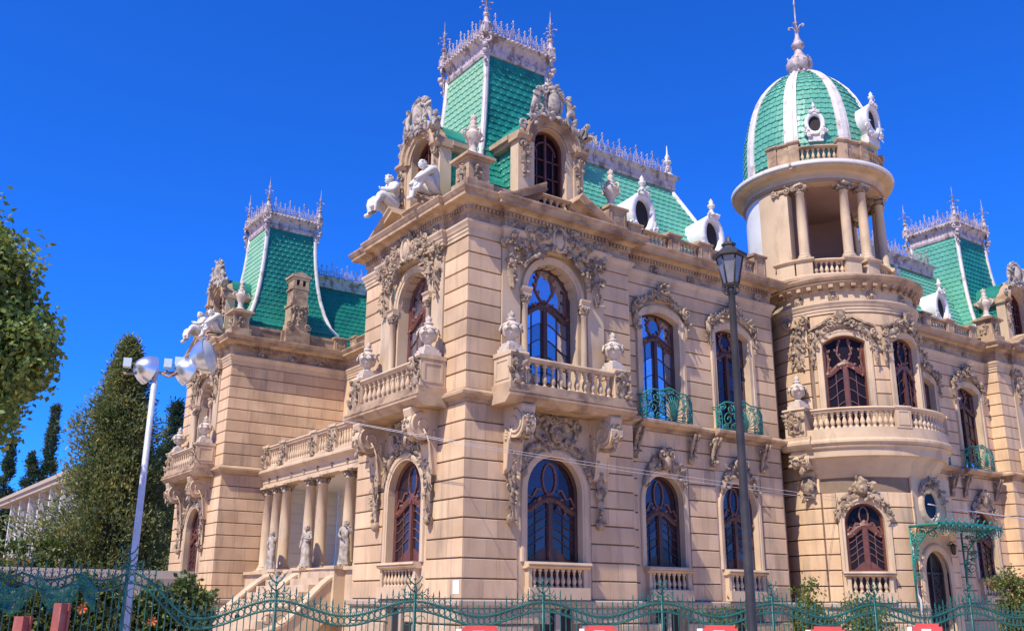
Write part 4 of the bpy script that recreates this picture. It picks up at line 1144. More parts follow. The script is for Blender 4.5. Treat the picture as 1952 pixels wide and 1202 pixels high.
def dormer(W, c, seed, who, hood=1.5):
    """arched stone dormer with a tiled body and moulded side hoods"""
    nf = -.15
    hole = arch_pts(c, .53, 11.35, 13.2)
    mb = MB(); inn = arch_pts(c, .53, 11.25, 13.2, k=18); out = arch_pts(c, .90, 11.25, 13.2, k=18)
    vs = []
    for (a, b), (e, f) in zip(inn, out): vs += [W(a, nf-.34, b), W(a, nf, b), W(e, nf, f), W(e, nf-.34, f)]
    mb.add(vs, [(4*i+j, 4*i+j+1, 4*i+5+j, 4*i+4+j) for i in range(len(inn)-1) for j in range(3)])
    core = obj('dormer', mb, MT['smooth'], house, fix=False)
    # cut the outline: only jambs, the curved gable is a moulding; fill behind
    for sg in (-1, 1):
        jb = MB(); box(jb, W, c+sg*.92-.16, c+sg*.92+.16, nf-.3, nf+.05, 11.25, 13.15); obj('dormer_jamb', jb, MT['smooth'], core)
    am = MB(); path_mould(am, W, arch_pts(c, .55, 13.2, 13.2, k=18)[1:-1], [(.0, nf-.3), (.0, nf+.05), (.08, nf+.06), (.1, nf+.11), (.2, nf+.13), (.24, nf+.2), (.33, nf+.22), (.37, nf+.18), (.37, nf-.3)])
    obj('dormer_arch', am, MT['trim'], core)
    for sg in (-1, 1):
        hb = MB(); s0, s1 = sorted((c+sg*.72, c+sg*1.16))
        wsweep(hb, W, s0, s1, [(nf-.3, 13.12), (nf+.10, 13.12), (nf+.14, 13.2), (nf+.2, 13.24), (nf+.2, 13.32), (nf-.3, 13.36)])
        # hood running back along the cheek
        a, b = sorted((c+sg*.80, c+sg*1.20)); box(hb, W, a, b, nf-hood, nf-.28, 13.2, 13.33); box(hb, W, *sorted((c+sg*.80, c+sg*1.10)), nf-hood, nf-.28, 13.08, 13.2)
        obj('dormer_hood', hb, MT['trim'], core)
    ck = MB()
    for sg in (-1, 1):
        a, b = sorted((c+sg*.70, c+sg*.95)); box(ck, W, a, b, nf-hood, nf-.30, 11.2, 13.1)
    box(ck, W, c-1.1, c+1.1, nf-hood, nf-.30, 13.32, 13.42)
    tv = []
    for i in range(11):
        a = math.pi*i/10; tv += [W(c+.86*math.cos(a), nf-hood, 13.4+.78*math.sin(a)), W(c+.86*math.cos(a), nf-.25, 13.4+.78*math.sin(a))]
    ck.add(tv, [(2*i, 2*i+2, 2*i+3, 2*i+1) for i in range(10)])
    cheek = obj('dormer_cheek', ck, MT['tile'], core)
    spots = []
    for sg in (-1,):
        for j in range(9):
            for k in range(6):
                n = nf-.32-(k+(.5 if j % 2 else 0))*.22; z = 11.45+j*.2
                if n < nf-hood: continue
                p = Vector(W(c+sg*.955, n, z)); pu = (Vector(W(0, n+1, z))-Vector(W(0, n, z))).normalized(); nn = (Vector(W(sg, 0, 0))-Vector(W(0, 0, 0))).normalized()
                spots.append(Matrix(((pu.x, 0, nn.x, p.x), (pu.y, 0, nn.y, p.y), (pu.z, 1, nn.z, p.z), (0, 0, 0, 1))))
    place_tiles(spots, cheek, 'tile', False)
    for sg in (-1, 1):
        cv = MB(); foliage(cv, W, [(c+sg*.9, 13.05, .13), (c+sg*.9, 12.8, .10), (c+sg*.9, 12.45, .10), (c+sg*.9, 12.1, .05)], 85, .11, nf+.05, .12, seed+sg, .45)
        scroll(cv, W, c+sg*.98, nf+.1, 13.0, .12, 1.4, 1.57, sg, .04, 12)
        obj('carved_drop', cv, MT['carved'], core)
    # window
    fr = MB(); path_mould(fr, W, hole, [(0, nf-.3), (0, nf-.2), (-.06, nf-.2), (-.06, nf-.3)]); box(fr, W, c-.03, c+.03, nf-.3, nf-.22, 11.35, 13.7)
    for z in (11.9, 12.4, 12.9): box(fr, W, c-.5, c+.5, nf-.29, nf-.25, z, z+.03)
    for s in (-.27, .27): box(fr, W, c+s-.015, c+s+.015, nf-.29, nf-.25, 11.35, 13.2)
    path_mould(fr, W, [(c+.34*math.cos(math.pi*(1-i/10)), 13.1+.34*math.sin(math.pi*(1-i/10))) for i in range(11)], [(-.02, nf-.29), (-.02, nf-.24), (.02, nf-.24), (.02, nf-.29)])
    fo = obj('dormer_window', fr, MT['wood'], core)
    gb = MB(); pts = [W(s, nf-.295, z) for s, z in hole]; gb.add(pts, [tuple(range(len(pts)))]); obj('pane', gb, MT['glass_k'], core, fix=False)
    return core

def oculus(W, s, n, zc, sc=1.0, seed=0, back=1.2, parent=None):
    """white round dormer: barrel with a flared rim, scrolls and a finial"""
    mb = MB(); K = 20
    rings = [(-back, .40, .52), (-.10, .46, .62), (0, .47, .64), (.03, .43, .60), (.03, .31, .46), (-.06, .28, .43), (-.25, .27, .42)]
    vs = []
    for nn, rx, rz in rings:
        for i in range(K):
            a = 2*math.pi*i/K; vs.append(W(s+sc*rx*math.cos(a), n+sc*nn, zc+sc*rz*math.sin(a)))
    fs = []
    for j in range(len(rings)-1):
        for i in range(K): fs.append((j*K+i, j*K+(i+1) % K, (j+1)*K+(i+1) % K, (j+1)*K+i))
    mb.add(vs, fs, 0, True)
    o = obj('round_dormer', mb, MT['plaster'], parent or house)
    g = MB(); g.add([W(s+sc*.29*math.cos(2*math.pi*i/K), n-sc*.12, zc+sc*.44*math.sin(2*math.pi*i/K)) for i in range(K)], [tuple(range(K))]); obj('louvre', g, MT['dark'], o, fix=False)
    cv = MB()
    P = W(s, n-.02, zc+sc*.62)
    lathe(cv, [(.11*sc, 0), (.12*sc, .05*sc), (.06*sc, .10*sc), (.05*sc, .2*sc), (.11*sc, .27*sc), (.11*sc, .32*sc), (.05*sc, .36*sc), (.07*sc, .43*sc), (.02*sc, .5*sc), (0, .54*sc)], 10, P)
    obj('dormer_finial', cv, MT['white'], o); cv = MB()
    Ws = lambda a, b, c_: W(s+a*sc, n+b*sc, zc+c_*sc)
    for sg in (-1, 1):
        scroll(cv, Ws, sg*.17, .03, .60, .09, 1.4, 1.57, sg, .03, 12); scroll(cv, Ws, sg*.42, .0, -.40, .13, 1.4, 0, -sg, .04, 12); scroll(cv, Ws, sg*.30, .0, -.62, .10, 1.4, 0, sg, .035, 12)
        foliage(cv, Ws, [(sg*.42, -.15, .06), (sg*.36, -.5, .08), (sg*.2, -.7, .06)], 80, .09, .02, .06, seed, .4)
    foliage(cv, Ws, [(-.22, .56, .06), (0, .66, .1), (.22, .56, .06)], 90, .09, .02, .07, seed+1, .4)
    db = MB(); box(db, Ws, -.34, .34, -.5, -.04, -.95, -.60); obj('dormer_base', db, MT['white'], o)
    obj('scroll_surround', cv, MT['white'], o)
    return o
# ------------------------------------------------------------------ ground
def ground_sheet(name, x0, x1, y0, y1, z, m):
    mb = MB(); mb.add([(x0, y0, z), (x1, y0, z), (x1, y1, z), (x0, y1, z)], [(0, 1, 2, 3)]); return obj(name, mb, m, kind='structure')
MT['earth'] = mat('dry_ground', (0.52, 0.40, 0.29), (0.46, 0.35, 0.25), 0.5, 0.95, 0.4, 12)
MT['pave'] = mat('pale_paving', (0.64, 0.475, 0.335), (0.58, 0.43, 0.30), 1.5, 0.9, 0.2, 20)
MT['asphalt'] = mat('asphalt', (0.055, 0.053, 0.052), (0.045, 0.043, 0.042), 8, 0.9, 0.4, 60)
ground_sheet('ground', -900, 900, -900, 900, -0.12, MT['earth'])
ground_sheet('garden_ground', -22, 60, -13.5, 70, 0.0, MT['pave'])

# ------------------------------------------------------------------ near corner pavilion
WA, WB = fronty(0, 0), leftx(0, 0)
PWF, PWL = 5.1, 5.3
urnsA = ['lidded stone urn on the street-front balcony, on the pedestal next to the house corner', 'lidded stone urn on the street-front balcony, on the pedestal nearest the straight wing']
urnsB = ['lidded stone urn on the left-side balcony, on the pedestal next to the house corner', 'lidded stone urn on the left-side balcony, on the pedestal over the columned porch']
pavilion_face(WA, PWF, 100, 'front', urnsA, bal_cnt=11)
pavilion_face(WB, PWL, 200, 'left', urnsB, bal_cnt=11)
PA = [(.6, 5.3), (0, 5.3), (0, 4.3), (-.12, 4.3), (-.12, .98), (0, .98), (0, 0), (.98, 0), (.98, -.12), (4.2, -.12), (4.2, 0), (5.1, 0), (5.1, .35), (11.24, .35), (11.24, 1.6)]
PB = [(.6, 5.3), (0, 5.3), (0, 0), (5.1, 0), (5.1, .35), (11.24, .35), (11.24, 1.6)]
moulding('cornice', PA, CORN, 'trim'); moulding('architrave', PA, [(-.2, 10.09)]+ARCHI[1:-1]+[(-.2, 10.46)], 'smooth')
moulding('string_course', PB, STRING, 'trim'); moulding('base_ledge', PB, BASE, 'ledge')
for W, w_ in ((WA, PWF), (WB, PWL)):
    dentils(W, 0, .98); dentils(W, .98, 4.25, .18); dentils(W, 4.25, w_)
plinth(WA, 0, 5.1, 1, ((2.1, 3.1),)); plinth(WB, 0, 5.3, 2, ((2.1, 3.1),))
for W, w_, cc in ((WA, PWF, 2.57), (WB, PWL, 2.67)):
    raking_cornice(W, cc-1.78, ZC, cc-.58, ZC+.62, .0, .50); raking_cornice(W, cc+1.78, ZC, cc+.58, ZC+.62, .0, .50)
    parapet_balustrade(W, cc-.62, cc+.62, .02, 6)
    for a, b in ((.55, cc-.75), (cc+.75, w_-.1)): mb = MB(); box(mb, W, a, b, -.42, -.12, 11.2, 11.62); obj('parapet', mb, MT['trim'], house)
def corner_pedestal(x0, y0, z0=11.18, zt=12.26, a=.30):
    mb = MB(); box(mb, WORLD, x0-a-.08, x0+a+.08, y0-a-.08, y0+a+.08, z0, z0+.3); box(mb, WORLD, x0-a, x0+a, y0-a, y0+a, z0+.3, zt-.22)
    for i, (o, h0, h1) in enumerate(((.05, zt-.22, zt-.16), (.12, zt-.16, zt-.09), (.02, zt-.09, zt-.04), (-.08, zt-.04, zt))): box(mb, WORLD, x0-a-o, x0+a+o, y0-a-o, y0+a+o, h0, h1)
    p = obj('corner_pedestal', mb, MT['trim'], house); cv = MB()
    foliage(cv, fronty(y0-a, 0), [(x0-.16, zt-.52, .2), (x0+.16, zt-.52, .2)], 90, .1, 0, .04, 7, .5)
    foliage(cv, leftx(x0-a, 0), [(y0-.16, zt-.52, .2), (y0+.16, zt-.52, .2)], 90, .1, 0, .04, 8, .5)
    obj('carved_panel', cv, MT['carved'], p)
corner_pedestal(.20, .20); roof_vase((.20, .20, 12.26), 'handled stone vase on the corner pedestal in front of the tallest green roof', .95)
ped(WA, 4.46, 5.1, -.52, .02, 11.18, 12.0); roof_vase((4.78, .25, 12.0), 'handled stone vase between the arched roof dormer and the first round dormer', .98)
mb = MB(); box(mb, WORLD, .1, 5.0, .1, 5.2, 11.1, 11.22); obj('unseen_roof_deck', mb, MT['trim'], house)  # unseen decks, here and on later roofs, added to keep light out
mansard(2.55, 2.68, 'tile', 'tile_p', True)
dormer(WA, 2.60, 300, 'front'); dormer(WB, 2.72, 310, 'left')

# ------------------------------------------------------------------ straight wing between pavilion and round tower
def wing(y, x0, x1, gcs, ucs, seed, skip=()):
    W = fronty(y, 0); gh, uh = .69, .70
    holes = [(c-.92, c+.92, 1.71, LO[8]-.01) for c in gcs]+[(c-.92, c+.92, 6.34, UP_[8]-.01) for c in ucs]
    part = sheet(W, x0, x1+.1, 1.53, 10.46, holes, -.045, 'wing_wall')
    def runs(cs, hw): 
        e = [x0]+[v for c in cs for v in (c-hw, c+hw)]+[x1]; return list(zip(e[::2], e[1::2]))
    for i, (a, b) in enumerate(runs(gcs, .93)): courses(part, W, a, b, LO[:9], (.62,), 0, seed+i)
    courses(part, W, x0, x1, LO[8:], (1.3,), 0, seed+7)
    for i, (a, b) in enumerate(runs(ucs, .93)): courses(part, W, a, b, UP_[:9], (1.4,), 0, seed+10+i)
    courses(part, W, x0, x1, UP_[8:], (2.4,), 0, seed+17)
    for i, c in enumerate(gcs):
        H = arch_pts(c, gh, 1.72, 4.2); H2 = arch_pts(c, gh, 2.52, 4.2)
        ap = MB(); arch_panel(ap, W, c-.92, c+.92, 1.71, LO[8], H, -.02, -.32); obj('window_wall', ap, MT['smooth'], part, fix=False)
        am = MB(); path_mould(am, W, arch_pts(c, gh, 2.54, 4.2), [(0, -.02), (0, .015), (.05, .02), (.06, .035), (.14, .04), (.16, .02), (.17, -.02)]); obj('archivolt', am, MT['smooth'], part)
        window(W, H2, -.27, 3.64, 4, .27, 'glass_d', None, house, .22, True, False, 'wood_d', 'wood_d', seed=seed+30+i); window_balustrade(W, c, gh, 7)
        cv = MB(); foliage(cv, W, [(c-.72, 4.55, .08), (c-.55, 4.95, .14), (c-.25, 5.25, .18), (c, 5.38, .2), (c+.25, 5.25, .18), (c+.55, 4.95, .14), (c+.72, 4.55, .08)], 75, .12, .02, .13, seed+40+i, .4)
        for sg in (-1, 1): scroll(cv, W, c+sg*.16, .12, 5.42, .17, 1.5, 1.57, sg, .055, 14)
        ball(cv, (c, .14, 5.2), (.16, .12, .22), 0, W, True); obj('carved_keystone', cv, MT['carved'], house)
        for sg in (-1, 1): small_bracket(W, c+sg*1.02, 6.04, .30, .78, None, seed+50+i)
    for i, c in enumerate(ucs):
        H = arch_pts(c, uh, 6.36, 9.17, 'seg', .20)
        ap = MB(); arch_panel(ap, W, c-.92, c+.92, 6.34, UP_[8], H, -.02, -.34); obj('window_wall', ap, MT['smooth'], part, fix=False)
        am = MB(); path_mould(am, W, H, [(0, -.02), (0, .03), (.10, .035), (.12, .06), (.2, .06), (.22, -.02)]); obj('window_surround', am, MT['smooth'], part)
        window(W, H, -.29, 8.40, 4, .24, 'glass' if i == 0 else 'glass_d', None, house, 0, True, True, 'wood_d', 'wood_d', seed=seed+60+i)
        cv = MB(); foliage(cv, W, [(c-.96, 8.75, .06), (c-.95, 9.05, .1), (c-.98, 9.4, .13), (c-.7, 9.62, .12), (c-.35, 9.78, .12), (c, 9.95, .2), (c+.35, 9.78, .12), (c+.7, 9.62, .12), (c+.98, 9.4, .13), (c+.95, 9.05, .1), (c+.96, 8.75, .06)], 72, .12, .04, .12, seed+70+i, .35)
        foliage(cv, W, [(c, 9.7, .16), (c, 10.2, .14)], 80, .13, .1, .15, seed+75+i, .3)
        for sg in (-1, 1): scroll(cv, W, c+sg*.95, .08, 9.5, .15, 1.5, 1.57, sg, .05, 14); scroll(cv, W, c+sg*.3, .1, 9.85, .12, 1.4, 0, -sg, .04, 12)
        obj('carved_garland', cv, MT['carved'], house)
        iron_balcony(W, c, .95)
    return part
def iron_balcony(W, c, hw):
    """bellied wrought iron balcony front with a fan of rays and scrolls"""
    sb = MB(); prof = [(0, 6.10), (.22, 6.12), (.30, 6.18), (.36, 6.2), (.36, 6.27), (.30, 6.30), (0, 6.345)]
    wsweep(sb, W, c-hw-.12, c+hw+.12, prof); o = obj('window_sill', sb, MT['trim'], house)
    mb = MB(); r = random.Random(int(c*100))
    def bel(u, t):   # u -1..1 across, t 0..1 up: bulging plan and belly
        n = .14+.24*(1-abs(u)**2.5)*(0.65+.5*math.sin(min(1, t*1.15)*math.pi)); return W(c+u*hw, n, 6.30+t*(.86-.20*u*u+.04*math.cos(u*9)))
    def cur(pts, rad=.014): tube(mb, [bel(*p) for p in pts], rad, 5)
    for t in (0, .06, 1.0): cur([(-1+2*i/14, t) for i in range(15)], .022 if t != .06 else .014)
    for u in (-1, 1): cur([(u, i/5) for i in range(6)], .022); cur([(u*.86, i/5) for i in range(6)], .014)
    for k in range(13):        # fan of rays
        a = math.pi*(k+.5)/13; cur([(.36*math.cos(a)*f, .08+.62*math.sin(a)*f) for f in (.12, .4, .7, 1.0)], .013)
        e = (.36*math.cos(a)*1.05, .08+.62*math.sin(a)*1.05); ball(mb, bel(*e), .026)
    for sg in (-1, 1):
        for (uc, tc, ru, rt, d) in ((.55, .72, .16, .22, 1), (.68, .38, .15, .24, -1), (.50, .16, .12, .14, 1), (.72, .12, .10, .12, -1), (.30, .86, .14, .11, -1), (.08, .9, .1, .09, 1), (.93, .75, .05, .14, 1), (.93, .3, .05, .2, -1), (.78, .85, .1, .1, 1), (.42, .45, .1, .14, -1)):
            pts = []
            for i in range(15):
                t = i/14; a = t*2.6*math.pi*d*sg+1.2; f = 1-.8*t; pts.append((sg*uc+ru*f*math.cos(a), max(.02, min(1, tc+rt*f*math.sin(a)))))
            cur(pts, .014); ball(mb, bel(*pts[-1]), .028)
            for q in range(2): ball(mb, bel(sg*uc+r.uniform(-1, 1)*ru, max(.03, min(.98, tc+r.uniform(-1, 1)*rt))), (.035, .035, .02))
    tube(mb, [W(c-hw, .14, 6.3), W(c-hw, 0, 6.3)], .016, 5); tube(mb, [W(c-hw, .14, 6.95), W(c-hw, 0, 6.95)], .016, 5); tube(mb, [W(c+hw, .14, 6.95), W(c+hw, 0, 6.95)], .016, 5)
    obj('iron_railing', mb, MT['iron_l'], o)
WY = .35
wing(WY, 5.1, 11.24, (6.47, 9.37), (6.55, 9.42), 400)
WW = fronty(WY, 0)
dentils(WW, 5.15, 11.2); plinth(WW, 5.1, 11.24, 4, ((6.0, 6.9), (8.9, 9.8)))
for s in (6.39, 7.83, 9.3, 10.7): rosette(house, WW, s, .025, 10.585, 1.0)
for a, b in ((6.84, 7.32), (8.06, 8.58), (9.50, 10.05), (10.45, 10.98)): ped(WW, a, b, -.10, .20, 11.18, 11.80 if a < 10 else 11.95)
for a, b, k in ((5.15, 5.9, 0), (5.9, 6.84, 6), (7.32, 8.06, 5), (8.58, 9.50, 6), (10.05, 10.45, 3)):
    if k: parapet_balustrade(WW, a, b, .08, k)
    else: ped(WW, 5.3, 5.8, -.1, .2, 11.18, 11.75)

def hip_roof(x0b, x1b, x0t, x1t, ye, yr, ze, zr, name, fascia=(0, 0), m='tile_b'):
    mb = MB(); mb.add([(x0b, ye, ze), (x1b, ye, ze), (x1t, yr, zr), (x0t, yr, zr), (x0b, yr+3, ze), (x1b, yr+3, ze)], [(0, 1, 2, 3), (1, 5, 2), (0, 3, 4), (3, 2, 5, 4)])
    part = obj(name, mb, MT['tile'], house, fix=False)
    L = math.hypot(yr-ye, zr-ze)
    P = lambda u, v: Vector((u, ye+(yr-ye)*v-.005, ze+(zr-ze)*v))
    slope_face(part, P, lambda v: (x0b+(x0t-x0b)*v, x1b+(x1t-x1b)*v), L, m, False)
    hb = MB()
    if x1t != x1b: tube(hb, [(x1b, ye, ze), (x1t, yr, zr)], .09, 6); tube(hb, [(x1b+.08, ye+.1, ze), (x1t+.08, yr+.1, zr)], .05, 6)
    if x0t != x0b: tube(hb, [(x0b, ye, ze), (x0t, yr, zr)], .09, 6)
    fb = MB(); sweep(fb, [(fascia[0], yr+.5), (fascia[0], yr-.12), (fascia[1], yr-.12), (fascia[1], yr+.5)], [(-.1, zr-.06), (0, zr-.06), (.02, zr+.02), (.0, zr+.06), (.03, zr+.26), (.12, zr+.34), (.14, zr+.40), (.10, zr+.43), (-.5, zr+.43)])
    f = obj('ridge_fascia', fb, MT['zinc'], part); obj('roof_hip', hb, MT['white'], part)
    cresting([(fascia[0], yr-.1, zr+.43), (fascia[1]-.1, yr-.1, zr+.43)], f, 1.2, .24)
    return part
hip_roof(4.0, 10.95, 4.0, 9.3, 1.0, 2.5, 11.25, 14.62, 'wing_roof', (4.6, 9.45))
fb = MB(); lathe(fb, [(.17, 0), (.17, .1), (.12, .14), (.06, .4), (.05, .46), (.13, .52), (.13, .58), (.06, .62), (.09, .72), (.03, .85), (.012, 1.15)], 10, (9.28, 2.5, 15.03)); obj('ridge_finial', fb, MT['white'], house)
oculus(WW, 6.60, -.55, 12.55, 1.08, 500); oculus(WW, 9.52, -.55, 12.55, 1.08, 510)
mb = MB(); box(mb, WORLD, 5.0, 11.2, .5, 6, 11.1, 11.2); obj('unseen_roof_deck', mb, MT['trim'], house)
# wing end wall
mb = MB(); mb.add([(11.24, .35, 1.5), (11.24, 2.5, 1.5), (11.24, 2.5, 11), (11.24, .35, 11)], [(0, 1, 2, 3)]); obj('wing_wall', mb, MT['stone'], house, fix=False)

# ------------------------------------------------------------------ round tower: lower storeys on one centre, lookout and dome just behind it
TX, TY, TR = 14.37, .141, 2.28
DX, DY = 14.16, .605
def cyl(r, a=0.0, lower=True, seg=.16): return Cyl(TX if lower else DX, TY if lower else DY, r, a, seg)
WT = cyl(TR)
def sA(deg, r=TR): return R(deg)*r
gA, gB = sA(-49), sA(0)
GW = [sA(-50)]; GHW = .54
tholes = [(GW[0]-.72, GW[0]+.72, 1.71, LO[7]-.01), (sA(-53)-.80, sA(-53)+.80, 6.34, UP_[8]-.01), (sA(0)-.80, sA(0)+.80, 6.34, UP_[8]-.01), (sA(53)-.80, sA(53)+.80, 6.34, UP_[8]-.01), (sA(-11), sA(80), 1.5, 5.2)]
tw = sheet(WT, sA(-150), sA(80), 1.53, 10.46, tholes, -.045, 'tower_wall')
courses(tw, WT, sA(-78), GW[0]-.73, LO[:8], (1.2,), 0, 600); courses(tw, WT, GW[0]+.73, sA(-10), LO[:8], (1.2,), 0, 601); courses(tw, WT, sA(-76), sA(60), LO[7:8], (1.9,), 0, 602)
for c0, nm in ((GW[0], 'g'),):
    H = arch_pts(c0, GHW, 1.72, 3.88); H2 = arch_pts(c0, GHW, 2.52, 3.88)
    ap = MB(); arch_panel(ap, WT, c0-.72, c0+.72, 1.71, LO[7], H, -.02, -.22); obj('window_wall', ap, MT['smooth'], tw, fix=False)
    am = MB(); path_mould(am, WT, arch_pts(c0, GHW, 2.54, 3.88), [(0, -.02), (0, .02), (.06, .03), (.08, .06), (.16, .06), (.18, -.02)]); obj('archivolt', am, MT['smooth'], tw)
    window(WT, H2, -.20, 3.50, 4, .26, 'glass_k', None, house, .2, True, False, seed=610); window_balustrade(WT, c0, GHW, 6)
    cv = MB(); foliage(cv, WT, [(c0-.72, 3.95, .1), (c0-.6, 4.3, .13), (c0-.35, 4.58, .14), (c0, 4.72, .13), (c0+.35, 4.58, .14), (c0+.6, 4.3, .13), (c0+.72, 3.95, .1)], 80, .13, .03, .13, 611, .65)
    ball(cv, (c0, .14, 4.85), (.17, .15, .24), 0, WT, True); ball(cv, (c0, .28, 4.83), (.04, .05, .06), 0, WT)
    foliage(cv, WT, [(c0-.2, 4.9, .08), (c0, 5.12, .1), (c0+.2, 4.9, .08)], 90, .12, .05, .1, 612, .3); obj('carved_keystone', cv, MT['carved'], house)
for k, ang in enumerate((-53, 0, 53)):
    c0 = sA(ang); H = arch_pts(c0, .62, 6.36, 9.18, 'seg', .2)
    ap = MB(); arch_panel(ap, WT, c0-.80, c0+.80, 6.34, UP_[8], H, -.02, -.25); obj('window_wall', ap, MT['smooth'], tw, fix=False)
    am = MB(); path_mould(am, WT, H, [(0, -.02), (0, .03), (.10, .035), (.12, .05), (.17, .05), (.18, -.02)]); obj('window_surround', am, MT['smooth'], tw)
    window(WT, H, -.22, 8.20, 5, .28, 'glass_k', None, house, 0, True, True, seed=620+k)
    if ang < 40:
        cv = MB(); foliage(cv, WT, [(c0-.92, 8.55, .05), (c0-.9, 8.9, .1), (c0-.88, 9.25, .13), (c0-.6, 9.5, .12), (c0-.25, 9.68, .13), (c0, 9.8, .17), (c0+.25, 9.68, .13), (c0+.6, 9.5, .12), (c0+.88, 9.25, .13), (c0+.9, 8.9, .1), (c0+.92, 8.55, .05)], 75, .12, .04, .12, 630+k, .35)
        for sg in (-1, 1):
            scroll(cv, WT, c0+sg*.3, .08, 9.72, .13, 1.4, 0, -sg, .045, 12); scroll(cv, WT, c0+sg*.9, .08, 9.42, .12, 1.4, 1.57, sg, .04, 12)
            path_mould(cv, WT, [(c0+sg*.28, 9.95), (c0+sg*.55, 9.78), (c0+sg*.95, 9.62)], [(-.03, 0), (-.03, .12), (.03, .12), (.03, 0)])
        foliage(cv, WT, [(c0, 9.75, .15), (c0, 10.15, .12)], 90, .12, .1, .12, 640+k, .3)
        obj('carved_garland', cv, MT['carved'], house)
for a, b in ((-76, -53-20.5), (-53+20.5, -20.5), (20.5, 32)):
    courses(tw, WT, sA(a), sA(b), UP_[:9], (2.0,), 0, 650)
courses(tw, WT, sA(-76), sA(70), UP_[8:], (4,), 0, 651)
def ring(name, r, prof, m, a0=-180, a1=180, lower=True, part=None):
    mb = MB(); cx, cy = (TX, TY) if lower else (DX, DY)
    lathe(mb, [(r+n, z) for n, z in prof], 72 if a1-a0 > 300 else 48, (cx, cy, 0), 0, False, R(a0-90), R(a1-90)); return obj(name, mb, MT[m], part or house)
ring('architrave', TR, [(-.1, 10.08)]+ARCHI[1:-1]+[(.0, 10.46)], 'smooth', -150, 120)
ring('frieze', TR, [(.0, 10.44), (.0, 10.80), (.04, 10.81), (.04, 10.86), (-.1, 10.87)], 'smooth', -150, 120)
ring('tower_cornice', TR, [(.0, 10.80), (.06, 10.83), (.20, 10.98), (.25, 11.0), (.25, 11.06), (.30, 11.08), (.34, 11.15), (.34, 11.2), (.1, 11.28), (-.3, 11.3)], 'trim', -150, 120)
ring('string_course', TR, STRING, 'trim', -150, 120); ring('base_ledge', TR, BASE, 'ledge', -150, -10)
cb = MB()
for i in range(-13, 13):
    s = sA(i*7.6+3.0); box(cb, WT, s-.06, s+.06, .0, .22, 10.86, 10.98); ball(cb, (s, .09, 10.80), (.055, .07, .07), 0, WT)
obj('corbel', cb, MT['trim'], house, kind='stuff')
for ang in (-84, -57, -29, 0, 29): rosette(house, WT, sA(ang), .0, 10.60, .95)
plinth(WT, sA(-100), sA(-10), 8, ((sA(-56), sA(-44)),))
# shoulder of the tower on its left: a slightly proud strip of wall with urn, panel, bracket and mask
S0, S1 = sA(-135), sA(-79)
courses(tw, WT, S0, S1, LO, (2,), .05, 660); courses(tw, WT, S0, S1, UP_, (2,), .05, 661)
SM = sA(-87)
cv = MB(); foliage(cv, WT, [(SM-.3, 9.85, .14), (SM+.28, 9.85, .14)], 85, .13, .05, .13, 670, .3); foliage(cv, WT, [(SM, 9.7, .24), (SM, 9.2, .24), (SM, 8.75, .22), (SM, 8.5, .12)], 80, .115, .05, .09, 671, .45)
for sg in (-1, 1): scroll(cv, WT, SM+sg*.26, .09, 9.95, .16, 1.5, 1.57, -sg, .055, 14)
obj('carved_capital', cv, MT['carved'], house)

# tower balcony: curved slab on a big cove
BR = 2.86
WBc = cyl(BR)
ring('tower_balcony', BR, [(-.9, 6.36), (-.03, 6.33), (-.03, 6.22), (.02, 6.2), (.04, 6.16), (.04, 6.10), (-.02, 6.08), (-.06, 6.03), (-.02, 6.0), (-.04, 5.96), (-.10, 5.94), (-.12, 5.72), (-.16, 5.70), (-.30, 5.68)], 'smooth', -82, 82)
ring('balcony_cove', TR, [(.36, 5.70), (.30, 5.62), (.22, 5.5), (.12, 5.36), (.05, 5.24), (.0, 5.17), (-.05, 5.16)], 'smooth', -82, 82)
mb = MB(); wsweep(mb, cyl(BR), R(-80)*BR, R(80)*BR, [(-.28, 6.30), (-.06, 6.30), (-.06, 6.52), (-.28, 6.52)]); tb = obj('balcony_plinth', mb, MT['smooth'], house)
def cbal(a0, a1, cnt, seed):
    mb = MB(); Wc = cyl(BR-.17)
    wsweep(mb, Wc, R(a0)*(BR-.17), R(a1)*(BR-.17), [(-.12, 7.12), (.11, 7.12), (.14, 7.08), (.09, 7.05), (.09, 7.0), (-.09, 7.0), (-.12, 7.06)])
    o = obj('balustrade', mb, MT['smooth'], house)
    for i in range(cnt): baluster(o, Wc(R(a0+(a1-a0)*(i+.5)/cnt)*(BR-.17), 0, 6.52), .48, .22)
cbal(-76, -27, 14, 1); cbal(-17, 30, 13, 2); cbal(40, 78, 11, 3)
for a, b in ((-27, -17), (30, 40)):
    mb = MB(); Wc = cyl(BR-.17); box(mb, Wc, R(a)*(BR-.17), R(b)*(BR-.17), -.13, .13, 6.5, 7.06); wsweep(mb, Wc, R(a-.5)*(BR-.17), R(b+.5)*(BR-.17), [(-.15, 7.05), (.15, 7.05), (.17, 7.1), (.15, 7.14), (-.15, 7.14)])
    q0, q1 = R(a+1.4)*(BR-.17), R(b-1.4)*(BR-.17)
    for (s0, s1, z0, z1) in ((q0, q0+.03, 6.58, 7.0), (q1-.03, q1, 6.58, 7.0), (q0+.03, q1-.03, 6.58, 6.61), (q0+.03, q1-.03, 6.97, 7.0)): box(mb, Wc, s0, s1, .12, .148, z0, z1)
    obj('pedestal', mb, MT['smooth'], house)
